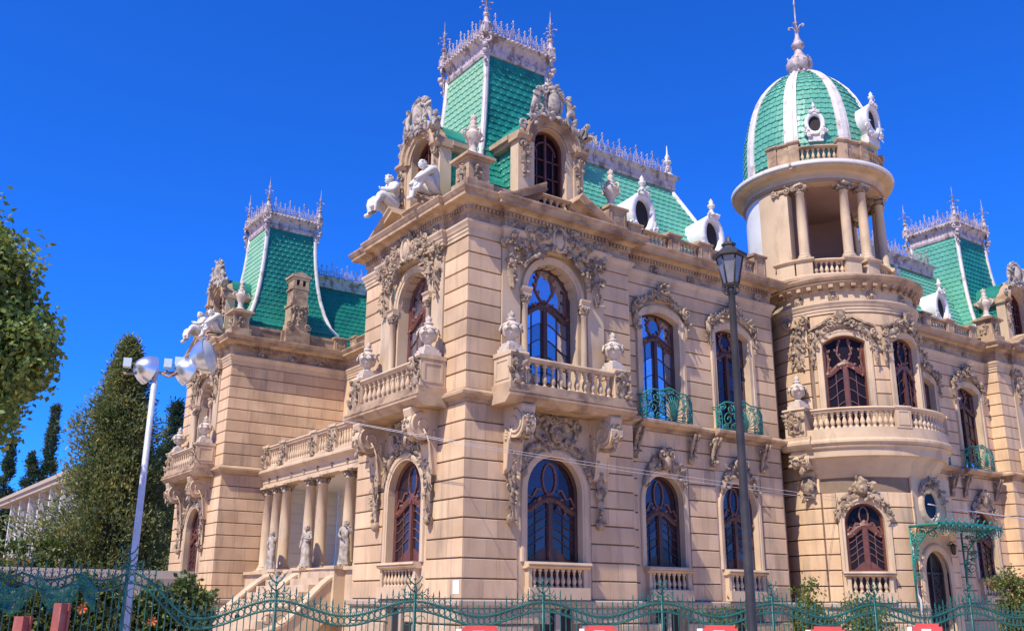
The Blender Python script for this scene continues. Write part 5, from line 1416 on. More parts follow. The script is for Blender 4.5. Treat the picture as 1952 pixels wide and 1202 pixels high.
# urn pedestal at the left end of the balcony
SP_ = sA(-86)
mb = MB(); box(mb, WT, SP_-.27, SP_+.27, .0, .62, 6.36, 7.12); wsweep(mb, WT, SP_-.31, SP_+.31, [(0, 7.1), (.62, 7.1), (.67, 7.15), (.64, 7.2), (0, 7.22)])
wsweep(mb, WT, SP_-.40, SP_+.38, [(0, 5.95), (.6, 5.96), (.66, 6.04), (.70, 6.1), (.70, 6.18), (.66, 6.24), (.66, 6.34), (0, 6.36)]); pd = obj('pedestal', mb, MT['smooth'], house)
cv = MB(); foliage(cv, WT, [(SP_, 6.45, .22), (SP_, 7.05, .22)], 85, .12, .62, .08, 680, .4); obj('carved_panel', cv, MT['carved'], pd)
urn(WT(SP_, .33, 7.22), 'lidded stone urn at the left end of the round tower balcony', 1.0)
bracket(WT, SP_, 5.95, .55, .44, .8, None, 690)
cv = MB(); foliage(cv, WT, [(SP_, 5.85, .24), (SP_, 5.6, .24)], 90, .12, .40, .16, 691, .4); obj('carved_leafwork', cv, MT['carved'], house); cv = MB(); ball(cv, (SP_, .2, 4.95), (.2, .15, .26), 0, WT, True); foliage(cv, WT, [(SP_, 5.2, .2), (SP_, 4.9, .24), (SP_, 4.62, .12)], 90, .12, .08, .14, 692, .35); obj('carved_mask', cv, MT['carved'], house)

mb = MB(); mb.add([(11.2, 1.25, 0), (13, 1.25, 0), (13, 1.25, 11.2), (11.2, 1.25, 11.2)], [(0, 1, 2, 3)]); obj('link_wall', mb, MT['stone'], house, fix=False)
mb = MB(); mb.add([(11.2, 1.25, 0), (13, 1.25, 0), (13, 1.25, 11.2), (11.2, 1.25, 11.2)], [(0, 1, 2, 3)]); obj('link_wall', mb, MT['stone'], house, fix=False)
# right-hand bay of the tower: flat entrance block with doorway, oval window and iron canopy
EY = -2.12; WE = fronty(EY, 0); ec = 14.64
HD = arch_pts(ec, .59, .30, 2.55); eb = MB(); arch_panel(eb, WE, 13.86, 15.78, 0, 5.22, HD, 0, -.28)
eb.add([(15.78, EY, 0), (15.78, 1.5, 0), (15.78, 1.5, 5.22), (15.78, EY, 5.22)], [(0, 1, 2, 3)]); en = obj('entrance_block', eb, MT['smooth'], house, fix=False)
courses(en, WE, 13.80, ec-.80, LO[:8], (2,), .03, 605, .038, -.01); courses(en, WE, ec+.80, 15.80, LO[:8], (2,), .03, 606, .038, -.01)
mb = MB(); path_mould(mb, WE, arch_pts(ec, .59, .3, 2.55), [(0, -.05), (0, .05), (.10, .07), (.16, .07), (.2, .04), (.21, 0)]); dr = obj('doorway', mb, MT['smooth'], house)
g = MB(); g.add([WE(s, -.24, z) for s, z in HD], [tuple(range(len(HD)))]); obj('door', g, MT['black'], dr, fix=False)
mb = MB(); path_mould(mb, WE, HD, [(0, -.24), (0, -.16), (-.06, -.16), (-.06, -.24)]); box(mb, WE, ec-.03, ec+.03, -.24, -.15, .3, 3.1)
for k in range(2):
    for i in range(3):
        for sg in (-1, 1): scroll(mb, WE, ec+sg*.28, -.22, 1.0+.62*i+.3*k, .16, 1.6, 0, sg*(1 if k else -1), .016, 12)
for z in (.8, 2.5): box(mb, WE, ec-.58, ec+.58, -.23, -.17, z, z+.05)
obj('door_grille', mb, MT['black'], dr)
K = 20; oz = 4.42
mb = MB(); path_mould(mb, WE, [(ec+.36*math.cos(2*math.pi*i/K), oz+.44*math.sin(2*math.pi*i/K)) for i in range(K)], [(.06, 0), (.05, .05), (-.02, .09), (-.10, .08), (-.16, .03), (-.17, 0)], closed=True); ov = obj('oval_window', mb, MT['smooth'], house)
g = MB(); g.add([WE(ec+.34*math.cos(2*math.pi*i/K), .012, oz+.42*math.sin(2*math.pi*i/K)) for i in range(K)], [tuple(range(K))]); obj('pane', g, MT['glass_k'], ov, fix=False)
cv = MB(); foliage(cv, WE, [(ec-.45, 4.72, .10), (ec-.2, 5.0, .15), (ec+.1, 5.12, .16), (ec+.45, 4.8, .14), (ec+.55, 4.45, .09)], 85, .13, .03, .14, 695, .3); obj('carved_crest', cv, MT['carved'], ov)
mb = MB(); box(mb, fronty(-.95, 0), 15.8, 16.6, -.6, 0, 0, 5.9); box(mb, fronty(-.95, 0), 15.75, 16.65, -.6, .05, 5.2, 5.4); obj('side_pier', mb, MT['smooth'], house)
# canopy: dusty glass in an iron frame hung with lacy scrollwork
def can(u, v): return (14.78+u*(1.30+.28*v), EY-.04-1.05*v, 3.76+.06*v-.05*u*u*v)
mb = MB(); K = 10
for i in range(K):
    u0, u1 = -1+2*i/K, -1+2*(i+1)/K
    mb.add([can(u0, 0), can(u1, 0), can(u1, 1), can(u0, 1)], [(0, 1, 2, 3)])
cg = obj('canopy', mb, MT['canopyglass'], house, fix=False)
mb = MB(); tube(mb, [can(-1+2*i/16, 1) for i in range(17)], .05, 6)
for u in (-1, 1): tube(mb, [can(u, f*.25) for f in range(5)], .04, 5)
for i in range(11):
    u = -1+.2*i; tube(mb, [can(u, 0), can(u, 1)], .012, 4); p = Vector(can(u, 1)); tube(mb, [p, p+Vector((-.03, -.05, .08)), p+Vector((-.01, -.09, .14)), p+Vector((.05, -.04, .12))], .02, 5); ball(mb, p+Vector((0, -.03, -.06)), .045)
r = random.Random(77)
for u in (-1, 1):        # big scrolled brackets under the ends
    x0 = can(u, 0)[0]
    def W3(n, z, x0=x0): return (x0, EY-.03-n, z)
    tube(mb, [W3(0, 1.9), W3(.04, 2.7), W3(.16, 3.2), W3(.5, 3.55), W3(1.0, 3.74)], .03, 5); tube(mb, [W3(0, 1.6), W3(0, 3.75)], .03, 5)
    for q in range(17):
        t = r.random(); n_ = .05+.75*t*r.random()**.5; z_ = 3.66-r.random()*(1.5*(1-t)**1.5+.12); r_ = r.uniform(.06, .16)
        pts = [W3(max(.01, n_+r_*(1-.8*i/12)*math.cos(i/12*9+q)), z_+r_*(1-.8*i/12)*math.sin(i/12*9+q)) for i in range(13)]; tube(mb, pts, .014, 4)
        if q % 2: ball(mb, W3(n_, z_), .04)
for i in range(26):      # fringe along the front edge
    u = -1+2*(i+.5)/26; p = Vector(can(u, 1)); a = .075
    tube(mb, [p+Vector((a*math.cos(k*.8), .02, -.13+a*math.sin(k*.8)*(1+.5*(i % 2)))) for k in range(9)], .013, 4); ball(mb, p+Vector((0, 0, -.24-.05*(i % 2))), .025)
obj('canopy_frame', mb, MT['iron_l'], cg)
mb = MB(); p = (15.36, EY-.16, 3.2); lathe(mb, [(.03, -.16), (.06, -.12), (.085, .08), (.11, .09), (.05, .15), (0, .18)], 6, p, 0, False); tube(mb, [(15.36, EY, 3.3), (15.36, EY-.1, 3.42), (15.36, EY-.16, 3.36)], .014, 4); obj('wall_lantern', mb, MT['black'], house)
mb = MB(); tube(mb, [(13.52, EY-.03, 3.7), (13.52, EY-.03, 1.95), (13.60, EY-.06, 1.8), (13.60, EY-.06, 1.1)], .035, 6); obj('downpipe', mb, MT['plaster'], house)

# lookout storey: columns on pedestals round an open room
LZ = 11.28
ring('lookout_base', 2.30, [(-.9, 11.26), (.12, 11.26), (.14, 11.34), (.06, 11.36), (.05, 11.42), (-.9, 11.42)], 'smooth', -180, 180, False)
room = MB(); lathe(room, [(1.55, 11.3), (1.55, 14.6)], 40, (DX, DY, 0), 0, False, R(70-90), R(300-90)); obj('lookout_room_wall', room, MT['mauve'], house, fix=False)
room = MB(); lathe(room, [(0.01, 14.52), (2.3, 14.52)], 40, (DX, DY, 0), 0, False); obj('lookout_ceiling', room, MT['mauve'], house, fix=False)
WD = cyl(2.2, 0, False)
def dA(deg, r=2.2): return R(deg)*r
# solid left side: stone pier then white plaster
mb = MB(); box(mb, WD, dA(-102), dA(-84), -.5, .02, 11.4, 14.5); obj('lookout_pier', mb, MT['smooth'], house)
mb = MB(); box(mb, WD, dA(-190), dA(-102.5), -.5, .0, 11.0, 14.5); obj('lookout_white_wall', mb, MT['plaster'], house)
mb = MB(); box(mb, WD, dA(-84), dA(-73), -.32, .05, 11.9, 14.25); lk = obj('pilaster', mb, MT['smooth'], house)
mb = MB(); box(mb, WD, dA(-86), dA(-71), -.34, .12, 11.4, 11.86); wsweep(mb, WD, dA(-88), dA(-70), [(-.3, 11.84), (.12, 11.84), (.2, 11.9), (.2, 11.95), (.1, 11.97), (-.3, 12.0)]); box(mb, WD, dA(-83), dA(-73.5), -.3, .08, 11.97, 12.12); obj('pilaster_pedestal', mb, MT['smooth'], lk)
cv = MB()
for sg in (-1, 1): scroll(cv, WD, dA(-78.5)+sg*.2, .05, 14.33, .12, 1.5, 1.57, -sg, .04, 12)
foliage(cv, WD, [(dA(-84), 14.36, .08), (dA(-73), 14.36, .08)], 90, .1, .05, .08, 700, .4); obj('capital', cv, MT['carved'], lk)
for ang in (-63.5, -26.0, -7.5, 31, 51, 88):
    mb = MB(); a = dA(ang); box(mb, WD, a-.24, a+.24, -.36, .12, 11.4, 11.86)
    wsweep(mb, WD, a-.30, a+.30, [(-.36, 11.84), (.14, 11.84), (.2, 11.9), (.2, 11.95), (.1, 11.97), (-.36, 12.0)]); obj('column_pedestal', mb, MT['smooth'], house)
    P = WD(a, -.12, 12.0); d = (math.sin(R(ang)), -math.cos(R(ang))); column(P, 2.5, .155, 'smooth', 'ionic', None, d)
for a, b, k in ((-57, -32, 6), (-1.5, 25, 6), (57, 82, 6)):
    mb = MB(); wsweep(mb, WD, dA(a), dA(b), [(-.18, 11.92), (.06, 11.92), (.09, 11.88), (.05, 11.84), (-.16, 11.84)]); o = obj('balustrade', mb, MT['smooth'], house)
    for i in range(k): baluster(o, WD(dA(a+(b-a)*(i+.5)/k), -.06, 11.42), .43, .19)
ring('lookout_entablature', 2.2, [(-.35, 14.5), (-.02, 14.5), (-.02, 14.62), (.02, 14.63), (.02, 14.76), (.10, 14.82), (.14, 14.86), (.36, 14.90), (.40, 14.92), (.40, 15.0), (.45, 15.02), (.46, 15.10), (.40, 15.14), (-.2, 15.22)], 'smooth', -180, 180, False)
mb = MB(); Wq = cyl(2.62, 0, False)
wsweep(mb, Wq, R(-140)*2.62, R(-67)*2.62, [(-.1, 14.99), (.035, 14.99), (.045, 15.03), (.04, 15.09), (-.1, 15.1)]); wsweep(mb, Wq, R(-65)*2.62, R(30)*2.62, [(-.1, 14.99), (.035, 14.99), (.045, 15.03), (.04, 15.09), (-.1, 15.1)]); obj('cornice_fillet', mb, MT['plaster'], house)
# gallery round the foot of the dome
WG = cyl(2.3, 0, False)
for a, b in ((-86, -60), (-30.5, -2), (26, 54), (82, 110)):
    for (x0, x1, o_) in ((a, a+8, .06), (a+8, b-8, .0), (b-8, b, .06)):
        mb = MB(); box(mb, WG, dA(x0, 2.3), dA(x1, 2.3), -.16, .02+o_, 15.16, 15.86); wsweep(mb, WG, dA(x0-.8, 2.3), dA(x1+.8, 2.3), [(-.18, 15.85), (.04+o_, 15.85), (.08+o_, 15.9), (.06+o_, 15.96), (-.18, 15.97)])
        obj('gallery_pedestal', mb, MT['trim'], house)
for a, b, k in ((-60, -30.5, 7), (-2, 26, 7), (54, 82, 7)):
    mb = MB(); wsweep(mb, WG, dA(a, 2.3), dA(b, 2.3), [(-.17, 15.74), (.05, 15.74), (.08, 15.70), (.04, 15.65), (-.16, 15.65)]); box(mb, WG, dA(a, 2.3), dA(b, 2.3), -.16, .04, 15.16, 15.24); o = obj('gallery_balustrade', mb, MT['trim'], house)
    for i in range(k): baluster(o, WG(dA(a+(b-a)*(i+.5)/k, 2.3), -.06, 15.24), .41, .19)
# dome
DP = [(2.17, 15.15), (2.17, 16.07), (2.13, 16.6), (2.05, 17.1), (1.9, 17.7), (1.72, 18.15), (1.46, 18.6), (1.14, 18.98), (.78, 19.3), (.40, 19.5), (.0, 19.58)]
def dome_r(z):
    for (r0, z0), (r1, z1) in zip(DP[:-1], DP[1:]):
        if z <= z1: return r0+(r1-r0)*(z-z0)/(z1-z0)
    return 0
mb = MB(); lathe(mb, [(r_-.02, z) for r_, z in DP], 48, (DX, DY, 0)); dome = obj('dome', mb, MT['tile_b'], house)
arc = []; 
tot = 0; tab = [(0, DP[0])]
for p, q in zip(DP[:-1], DP[1:]): tot += math.hypot(q[0]-p[0], q[1]-p[1]); tab.append((tot, q))
def dome_at(t):
    for (t0, p), (t1, q) in zip(tab[:-1], tab[1:]):
        if t <= t1: f = (t-t0)/(t1-t0); return p[0]+(q[0]-p[0])*f, p[1]+(q[1]-p[1])*f
    return tab[-1][1]
spots = []; j = 0; t = .55
while t < tot-.5:
    r_, z = dome_at(t); r2, z2 = dome_at(t-.12); r3, z3 = dome_at(t+.02)
    k = max(12, int(2*math.pi*r_/.235))
    for i in range(k):
        a = 2*math.pi*(i+(.5 if j % 2 else 0))/k
        p = Vector((DX+r_*math.cos(a), DY+r_*math.sin(a), z))
        if (p-CAM).normalized().dot(Vector((math.cos(a), math.sin(a), 0))) > .35: continue
        pu = Vector((-math.sin(a), math.cos(a), 0)); pv = Vector(((r3-r2)*math.cos(a), (r3-r2)*math.sin(a), z3-z2)).normalized(); nn = pu.cross(pv)
        s_ = 2*math.pi*r_/k/.235
        spots.append(Matrix(((pu.x*s_, pv.x, nn.x, p.x), (pu.y*s_, pv.y, nn.y, p.y), (pu.z*s_, pv.z, nn.z, p.z), (0, 0, 0, 1))))
    t += .22; j += 1
place_tiles(spots, dome, 'tile_b', False)
for i in range(8):
    mb = MB(); a0 = R(-66+45*i-90); vs = []; fs = []
    for j in range(25):
        r_, z = dome_at(tot*.985*j/24); wd = .20*(r_/2.17)**.75+.02
        for u, h in ((-1, .0), (-1, .05), (-.45, .07), (-.4, .10), (.4, .10), (.45, .07), (1, .05), (1, .0)):
            da = u*wd/max(r_, .12); vs.append((DX+(r_+h)*math.cos(a0+da), DY+(r_+h)*math.sin(a0+da), z+h*.3))
    for j in range(24):
        for q in range(7): fs.append((8*j+q, 8*j+q+1, 8*j+9+q, 8*j+8+q))
    mb.add(vs, fs); obj('dome_rib', mb, MT['white'], dome)
def spire():
    mb = MB(); c = (DX, DY, 0)
    lathe(mb, [(.42, 19.46), (.40, 19.54), (.30, 19.58), (.28, 19.66), (.30, 19.70), (.38, 19.78), (.45, 19.92), (.46, 20.05), (.40, 20.17), (.28, 20.24), (.24, 20.28), (.26, 20.34), (.20, 20.38), (.16, 20.46), (.12, 20.58), (.11, 20.64), (.17, 20.68), (.23, 20.76), (.23, 20.84), (.17, 20.92), (.12, 20.96), (.14, 21.0), (.08, 21.12), (.05, 21.4), (.075, 21.45), (.05, 21.5), (.035, 21.7), (.06, 21.74), (.03, 21.8), (.025, 22.5), (.05, 22.55), (.02, 22.6), (.012, 23.6)], 14, c)
    o = obj('dome_spire', mb, MT['zinc'], house); cv = MB(); W = cyl(.42, 0, False)
    for i in range(40):
        a = i*2.399; leaf(cv, W, a*.42, -.02, 19.78+.36*((i*7) % 10)/10, 1.57, .16, .12, .3, .6)
    for i in range(12): ball(cv, (R(30*i)*.42, -.08, 19.62), .07, 0, W)
    W2 = cyl(.04, 0, False)
    for i in range(4): tube(cv, [W2(R(90*i+20)*.04, f, z) for f, z in ((0, 21.45), (.10, 21.6), (.2, 21.62), (.24, 21.56), (.18, 21.52))], .025, 5); ball(cv, W2(R(90*i+20)*.04, .22, 21.6), .04)
    obj('spire_leafwork', cv, MT['zinc'], o)
spire()
WQ = cyl(2.16, 0, False)
oculus(WQ, dA(-46, 2.16), .12, 16.55, .66, 520, .5); oculus(WQ, dA(6, 2.16), .34, 16.85, .92, 530, .9); oculus(WQ, dA(75, 2.16), .3, 16.85, .9, 530, .9)
# ------------------------------------------------------------------ wing beyond the tower and far pavilion
Y2 = .50; BX = 23.6
wing(Y2, 17.0, BX, (19.35, 22.2), (19.35, 22.22), 800)
W2 = fronty(Y2, 0); WBF, WBL = fronty(0, BX), leftx(BX, 0)
plinth(W2, 17.0, BX, 12); dentils(W2, 17, BX)
for s in (18.0, 19.4, 20.9, 22.3): rosette(house, W2, s, .03, 10.585, .85)
for a, b in ((18.2, 18.7), (19.6, 20.1), (21.1, 21.6), (22.6, 23.1)): ped(W2, a, b, -.10, .20, 11.18, 11.80)
for a, b, k in ((17.2, 18.2, 6), (18.7, 19.6, 6), (20.1, 21.1, 6), (21.6, 22.6, 6)): parapet_balustrade(W2, a, b, .08, k)
pbw = sheet(WBF, 0, 5.1, 1.53, 10.46, [], -.035, 'pavilion_wall'); sl = sheet(WBL, 0, Y2+.2, 1.53, 10.46, [], -.035, 'pavilion_wall')
courses(pbw, WBF, 0, 1.47, LO, (.85,), 0, 820); courses(pbw, WBF, 0, .95, UP_, (2,), 0, 821); courses(pbw, WBF, 1.55, 5.1, LO, (1.1,), 0, 824); courses(pbw, WBF, 1.55, 5.1, UP_, (1.1,), 0, 825); courses(sl, WBL, 0, Y2, LO, (2,), 0, 822); courses(sl, WBL, 0, Y2, UP_, (2,), 0, 823)
mb = MB(); box(mb, WBF, .99, 1.53, -.05, .035, 6.35, 10.09); obj('pilaster', mb, MT['smooth'], pbw)
carved_capital(WBF, 1.24, .035, 9.95, 830); rosette(house, WBF, 1.2, .03, 10.585, .8)
PBp = [(17.0, Y2), (BX, Y2), (BX, 0), (BX+.98, 0), (BX+.98, -.12), (BX+4.2, -.12)]
PBq = [(17.0, Y2), (BX, Y2), (BX, 0), (BX+5.1, 0)]
moulding('cornice', PBp, CORN, 'trim'); moulding('architrave', PBp, [(-.2, 10.09)]+ARCHI[1:-1]+[(-.2, 10.46)], 'smooth')
moulding('string_course', PBq, STRING, 'trim'); moulding('base_ledge', PBq, BASE, 'ledge')
bracket(WBF, 1.27, 6.0, .78, .36, 2.55, None, 840); balcony(WBF, 2.57, 1.93, .83, 11, None, 'far')
plinth(WBF, 0, 3, 13)
raking_cornice(WBF, .79, ZC, 1.99, ZC+.62, 0, .5); parapet_balustrade(WBF, 1.95, 3.2, .02, 6)
corner_pedestal(BX+.2, .2); roof_vase((BX+.2, .2, 12.26), 'handled stone vase on the corner pedestal of the far right pavilion', .95)
mansard(BX+2.5, 2.68, 'tile', 'tile_b', False)
dormer(WBF, 2.60, 320, 'far')
mb = MB(); box(mb, WORLD, BX, BX+5, .1, 5.2, 11.1, 11.22); box(mb, WORLD, 17, BX, .6, 6, 11.1, 11.2); obj('unseen_roof_deck', mb, MT['trim'], house)
hip_roof(17.8, 24.6, 19.4, 24.6, 1.0, 2.5, 11.25, 14.62, 'wing_roof', (19.2, 24.2))
oculus(W2, 22.15, -.50, 12.55, 1.05, 540); oculus(W2, 19.4, -.50, 12.55, 1.05, 545)

# ------------------------------------------------------------------ rear left pavilion with its plain side wall
CY = 16.3
WCL, WCF = leftx(0, CY), fronty(CY, 0)
pavilion_face(WCL, 5.3, 900, 'rear', ['lidded stone urn on the balcony of the rear left pavilion, on its nearer pedestal', 'lidded stone urn on the balcony of the rear left pavilion, on its farther pedestal'], bal_cnt=10)
cw = sheet(WCF, 0, 4.65, 1.53, 10.46, [(1.8, 4.65, 1.6, 6.2)], -.035, 'pavilion_wall'); cwp = sheet(WCF, 1.8, 4.65, 1.6, 6.2, [], -.034, 'porch_wall', 'porch')
mb = MB()
for i in range(9):
    z = 2.62+.36*i; s = 1.82+(.5 if i % 2 else 0)
    block(mb, WCF, 1.81, s, z+.006, z+.35, -.034, -.014, .008) if i % 2 else None
    while s < 4.6: block(mb, WCF, s, min(4.64, s+1.38), z+.006, z+.35, -.034, -.014, .008); s += 1.39
obj('porch_block', mb, MT['porch'], cwp, kind='stuff')
courses(cw, WCF, 0, 1.78, LO, (1.0,), 0, 910); courses(cw, WCF, 0, 4.65, UP_, (1.15,), 0, 911)
PC = [(.6, CY+5.3), (0, CY+5.3), (0, CY+4.3), (-.12, CY+4.3), (-.12, CY+.98), (0, CY+.98), (0, CY), (4.65, CY), (4.65, 5.3)]
PC2 = [(.6, CY+5.3), (0, CY+5.3), (0, CY), (4.65, CY), (4.65, 5.3)]
moulding('cornice', PC, CORN, 'trim'); moulding('architrave', PC, [(-.2, 10.09)]+ARCHI[1:-1]+[(-.2, 10.46)], 'smooth'); moulding('string_course', PC2, STRING, 'trim')
moulding('base_ledge', [(0, CY+5.3), (0, CY), (1.8, CY)], BASE, 'ledge')
dentils(WCF, 0, 4.6); dentils(WCL, 0, 5.3); plinth(WCF, 0, 2.0, 14); plinth(WCL, 0, 5.3, 15)
for s in (1.15, 2.35, 3.5): rosette(house, WCF, s, .025, 10.585, 1.05)
cc = 2.67
raking_cornice(WCL, cc-1.78, ZC, cc-.58, ZC+.62, 0, .5); raking_cornice(WCL, cc+1.78, ZC, cc+.58, ZC+.62, 0, .5); parapet_balustrade(WCL, cc-.62, cc+.62, .02, 6)
mb = MB(); box(mb, WCF, .5, 4.1, -.42, -.12, 11.2, 11.68); box(mb, WCF, .5, 4.1, -.46, -.09, 11.62, 11.72); obj('parapet', mb, MT['trim'], house); mb = MB(); box(mb, WCL, .5, 1.9, -.42, -.12, 11.2, 11.62); obj('parapet', mb, MT['trim'], house); mb = MB()
box(mb, WCF, 1.85, 1.98, -.3, .02, 11.2, 11.7); box(mb, WCF, 3.02, 3.15, -.3, .02, 11.2, 11.7); obj('parapet', mb, MT['trim'], house)
ped(WCF, 4.1, 4.62, -.52, .0, 11.18, 11.8); 
WR = leftx(4.65, 5.3)
ped(WR, 10.2, 10.75, -.4, .0, 11.18, 11.8); parapet_balustrade(WR, 8.0, 10.2, -.1, 13); ped(WR, 7.4, 8.0, -.4, 0, 11.18, 11.8)
corner_pedestal(.20, CY+.20); roof_vase((.20, CY+.20, 12.26), 'handled stone vase on the corner pedestal of the rear left pavilion, left of the chimney', .95)
mb = MB(); box(mb, WORLD, .1, 5.0, CY+.1, CY+5.2, 11.1, 11.22); box(mb, WORLD, 4.7, 9, 5.2, CY+6, 11.1, 11.2); obj('unseen_roof_deck', mb, MT['trim'], house)
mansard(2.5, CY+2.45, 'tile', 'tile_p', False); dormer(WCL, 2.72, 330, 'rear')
# chimney
mb = MB(); cx0 = 2.46
for a, b, z0, z1, d in ((-.50, .50, 11.2, 11.75, .34), (-.38, .38, 11.75, 12.05, .30), (-.34, .34, 12.05, 12.75, .27), (-.38, .38, 12.75, 12.85, .31), (-.31, .31, 12.85, 13.45, .26), (-.36, .36, 13.45, 13.52, .30), (-.31, .31, 13.52, 13.6, .26), (-.31, -.20, 13.6, 13.85, .26), (.20, .31, 13.6, 13.85, .26), (-.06, .06, 13.6, 13.85, .26), (-.34, .34, 13.85, 13.95, .29), (-.40, .40, 13.95, 14.05, .34)):
    box(mb, WORLD, cx0+a, cx0+b, 16.35-d*.3-.1, 16.35+d*1.6, z0, z1)
mb.add([(cx0-.42, 16.2, 14.05), (cx0+.42, 16.2, 14.05), (cx0, 16.2, 14.2), (cx0-.42, 16.8, 14.05), (cx0+.42, 16.8, 14.05), (cx0, 16.8, 14.2)], [(0, 1, 2), (3, 5, 4), (0, 2, 5, 3), (1, 4, 5, 2)])
ch = obj('chimney', mb, MT['trim'], house); mb = MB(); box(mb, WORLD, cx0-.2, cx0-.06, 16.30, 16.6, 13.6, 13.85); box(mb, WORLD, cx0+.06, cx0+.2, 16.30, 16.6, 13.6, 13.85); obj('flue_opening', mb, MT['dark'], ch)
cv = MB(); Wc = fronty(16.2, cx0)
foliage(cv, Wc, [(-.26, 12.72, .1), (.26, 12.72, .1)], 90, .12, .02, .1, 920, .4); foliage(cv, Wc, [(0, 12.7, .1), (0, 12.3, .07), (0, 11.95, .1)], 90, .11, .02, .1, 921, .5)
for sg in (-1, 1): scroll(cv, Wc, sg*.3, .02, 12.6, .12, 1.5, 1.57, sg, .04, 12); scroll(cv, Wc, sg*.38, .02, 11.95, .14, 1.5, 0, -sg, .045, 12); tube(cv, [Wc(sg*.2, .02, 12.6), Wc(sg*.24, .03, 12.2), Wc(sg*.34, .03, 11.9)], .05, 6)
for (s0, s1, z0, z1) in ((-.22, -.18, 12.93, 13.36), (.18, .22, 12.93, 13.36), (-.18, .18, 12.93, 12.97), (-.18, .18, 13.32, 13.36)): box(cv, Wc, s0, s1, -.02, .03, z0, z1)
obj('chimney_carving', cv, MT['carved'], ch)
# roofs behind: ridge running right from the rear pavilion, and the slope over the recessed wall
hip_roof(3.4, 10.5, 3.4, 9.5, 17.1, 18.4, 11.25, 14.55, 'rear_roof', (3.6, 9.6), 'tile')
mb = MB(); mb.add([(5.45, 5, 11.25), (5.45, 18.5, 11.25), (6.9, 18.5, 14.6), (6.9, 5, 14.6)], [(0, 1, 2, 3)]); lr = obj('left_roof', mb, MT['tile'], house, fix=False)
slope_face(lr, lambda u, v: Vector((5.445+1.45*v, u, 11.25+3.35*v)), lambda v: (12.0, 17.3+1.0*v), 3.65, 'tile_b', False)

# ------------------------------------------------------------------ recessed porch on the left side
PX = 1.67
rw = sheet(WR, 0, 11, 6.2, 10.46, [], 0, 'recess_wall', 'stone')
pw = sheet(WR, 0, 11, 2.3, 6.2, [], 0, 'porch_wall', 'porch')
mb = MB()
for i in range(9):
    z = 2.62+.36*i; s = 0.02+(.55 if i % 2 else 0)
    while s < 10.9: block(mb, WR, s, min(10.98, s+1.38), z+.006, z+.35, 0, .02, .008); s += 1.395
obj('porch_block', mb, MT['porch'], pw, kind='stuff')
mb = MB(); box(mb, WORLD, 1.2, 4.65, 5.3, CY, 0, 2.52); box(mb, WORLD, 1.1, 4.6, 5.32, CY-.02, 2.52, 2.62); obj('porch_floor', mb, MT['smooth'], house)
mb = MB(); box(mb, WORLD, 1.80, 4.65, 5.3, CY, 5.66, 6.05); obj('porch_ceiling', mb, MT['porch'], house)
mb = MB(); sweep(mb, [(PX-.10, CY), (PX-.10, 5.3)], [(-.4, 5.6), (0, 5.6), (0, 5.74), (.02, 5.75), (.02, 5.9), (.06, 5.92), (.10, 6.02), (.2, 6.06), (.24, 6.1), (.24, 6.17), (.1, 6.24), (-.4, 6.26)]); obj('porch_entablature', mb, MT['smooth'], house)
WP = leftx(PX-.12, 0)
for y in (15.6, 14.85, 13.6, 12.5, 11.4, 10.3, 9.2, 8.1, 7.0): rosette(house, WP, y, .0, 5.85, .55)
for y in (16.0, 15.2, 14.35, 12.3, 11.35, 9.3, 8.35, 6.3): column((PX+.08, y, 2.68), 2.92, .19, 'smooth', 'leaf')
n0 = .0
for a, b in ((15.75, 16.25), (14.2, 14.7), (11.6, 12.1), (10.1, 10.6), (7.4, 7.9), (5.4, 5.9)):
    mb = MB(); box(mb, WP, a, b, -.22, .04, 6.24, 7.05); box(mb, WP, a-.04, b+.04, -.25, .09, 7.05, 7.14); p = obj('pedestal', mb, MT['smooth'], house)
    cv = MB(); foliage(cv, WP, [((a+b)/2, 6.28, .2), ((a+b)/2, 7.0, .22)], 85, .13, .04, .07, int(a*10), .35); obj('carved_panel', cv, MT['carved'], p)
for a, b, k in ((14.7, 15.75, 6), (12.1, 14.2, 11), (10.6, 11.6, 5), (7.9, 10.1, 11), (5.9, 7.4, 7)):
    balustrade(WP, a, b, -.08, 6.24, 7.08, k, None, .10, .12, .2, 'smooth', 'smooth', 'porch_balustrade')
# stairs and their parapets
st = MB(); box(st, WORLD, -2.4, 1.2, 8.72, 12.78, -.05, .02); stair = obj('porch_stair', st, MT['smooth'], house)
for i in range(12): st = MB(); box(st, WORLD, 1.2-.30*(i+1), 1.2-.30*i-.001, 8.7, 12.8, .02, 2.5-.2*i); obj('step', st, MT['smooth'], stair)
def stair_parapet(y, x0, z0, x1, z1, th=.32):
    mb = MB(); K = 12; prof = [(-th/2, -1.2), (-th/2, -.16), (-th/2-.05, -.12), (-th/2-.05, -.04), (-th/2, 0), (th/2, 0), (th/2+.05, -.04), (th/2+.05, -.12), (th/2, -.16), (th/2, -1.2)]
    vs = []; P = len(prof)
    for i in range(K+1):
        t = i/K; x = x0+(x1-x0)*t; z = z0+(z1-z0)*(t+.10*math.sin(2*math.pi*t)*-1)
        for a, h in prof: vs.append((x, y+a, z+h))
    fs = [(i*P+j, i*P+j+1, (i+1)*P+j+1, (i+1)*P+j) for i in range(K) for j in range(P-1)]+[tuple(range(P)), tuple(range(K*P+P-1, K*P-1, -1))]
    mb.add(vs, fs); return obj('stair_parapet', mb, MT['smooth'], house)
stair_parapet(13.0, 1.25, 2.62, -1.6, 1.05); stair_parapet(11.0, 1.25, 2.62, -.9, 1.25); stair_parapet(8.5, 1.5, 2.62, -1.2, .85)
balustrade(leftx(1.2, 0), 8.7, 10.8, 0, 1.75, 2.62, 9, None, .08, .12, .22, 'smooth', 'smooth', 'porch_balustrade')
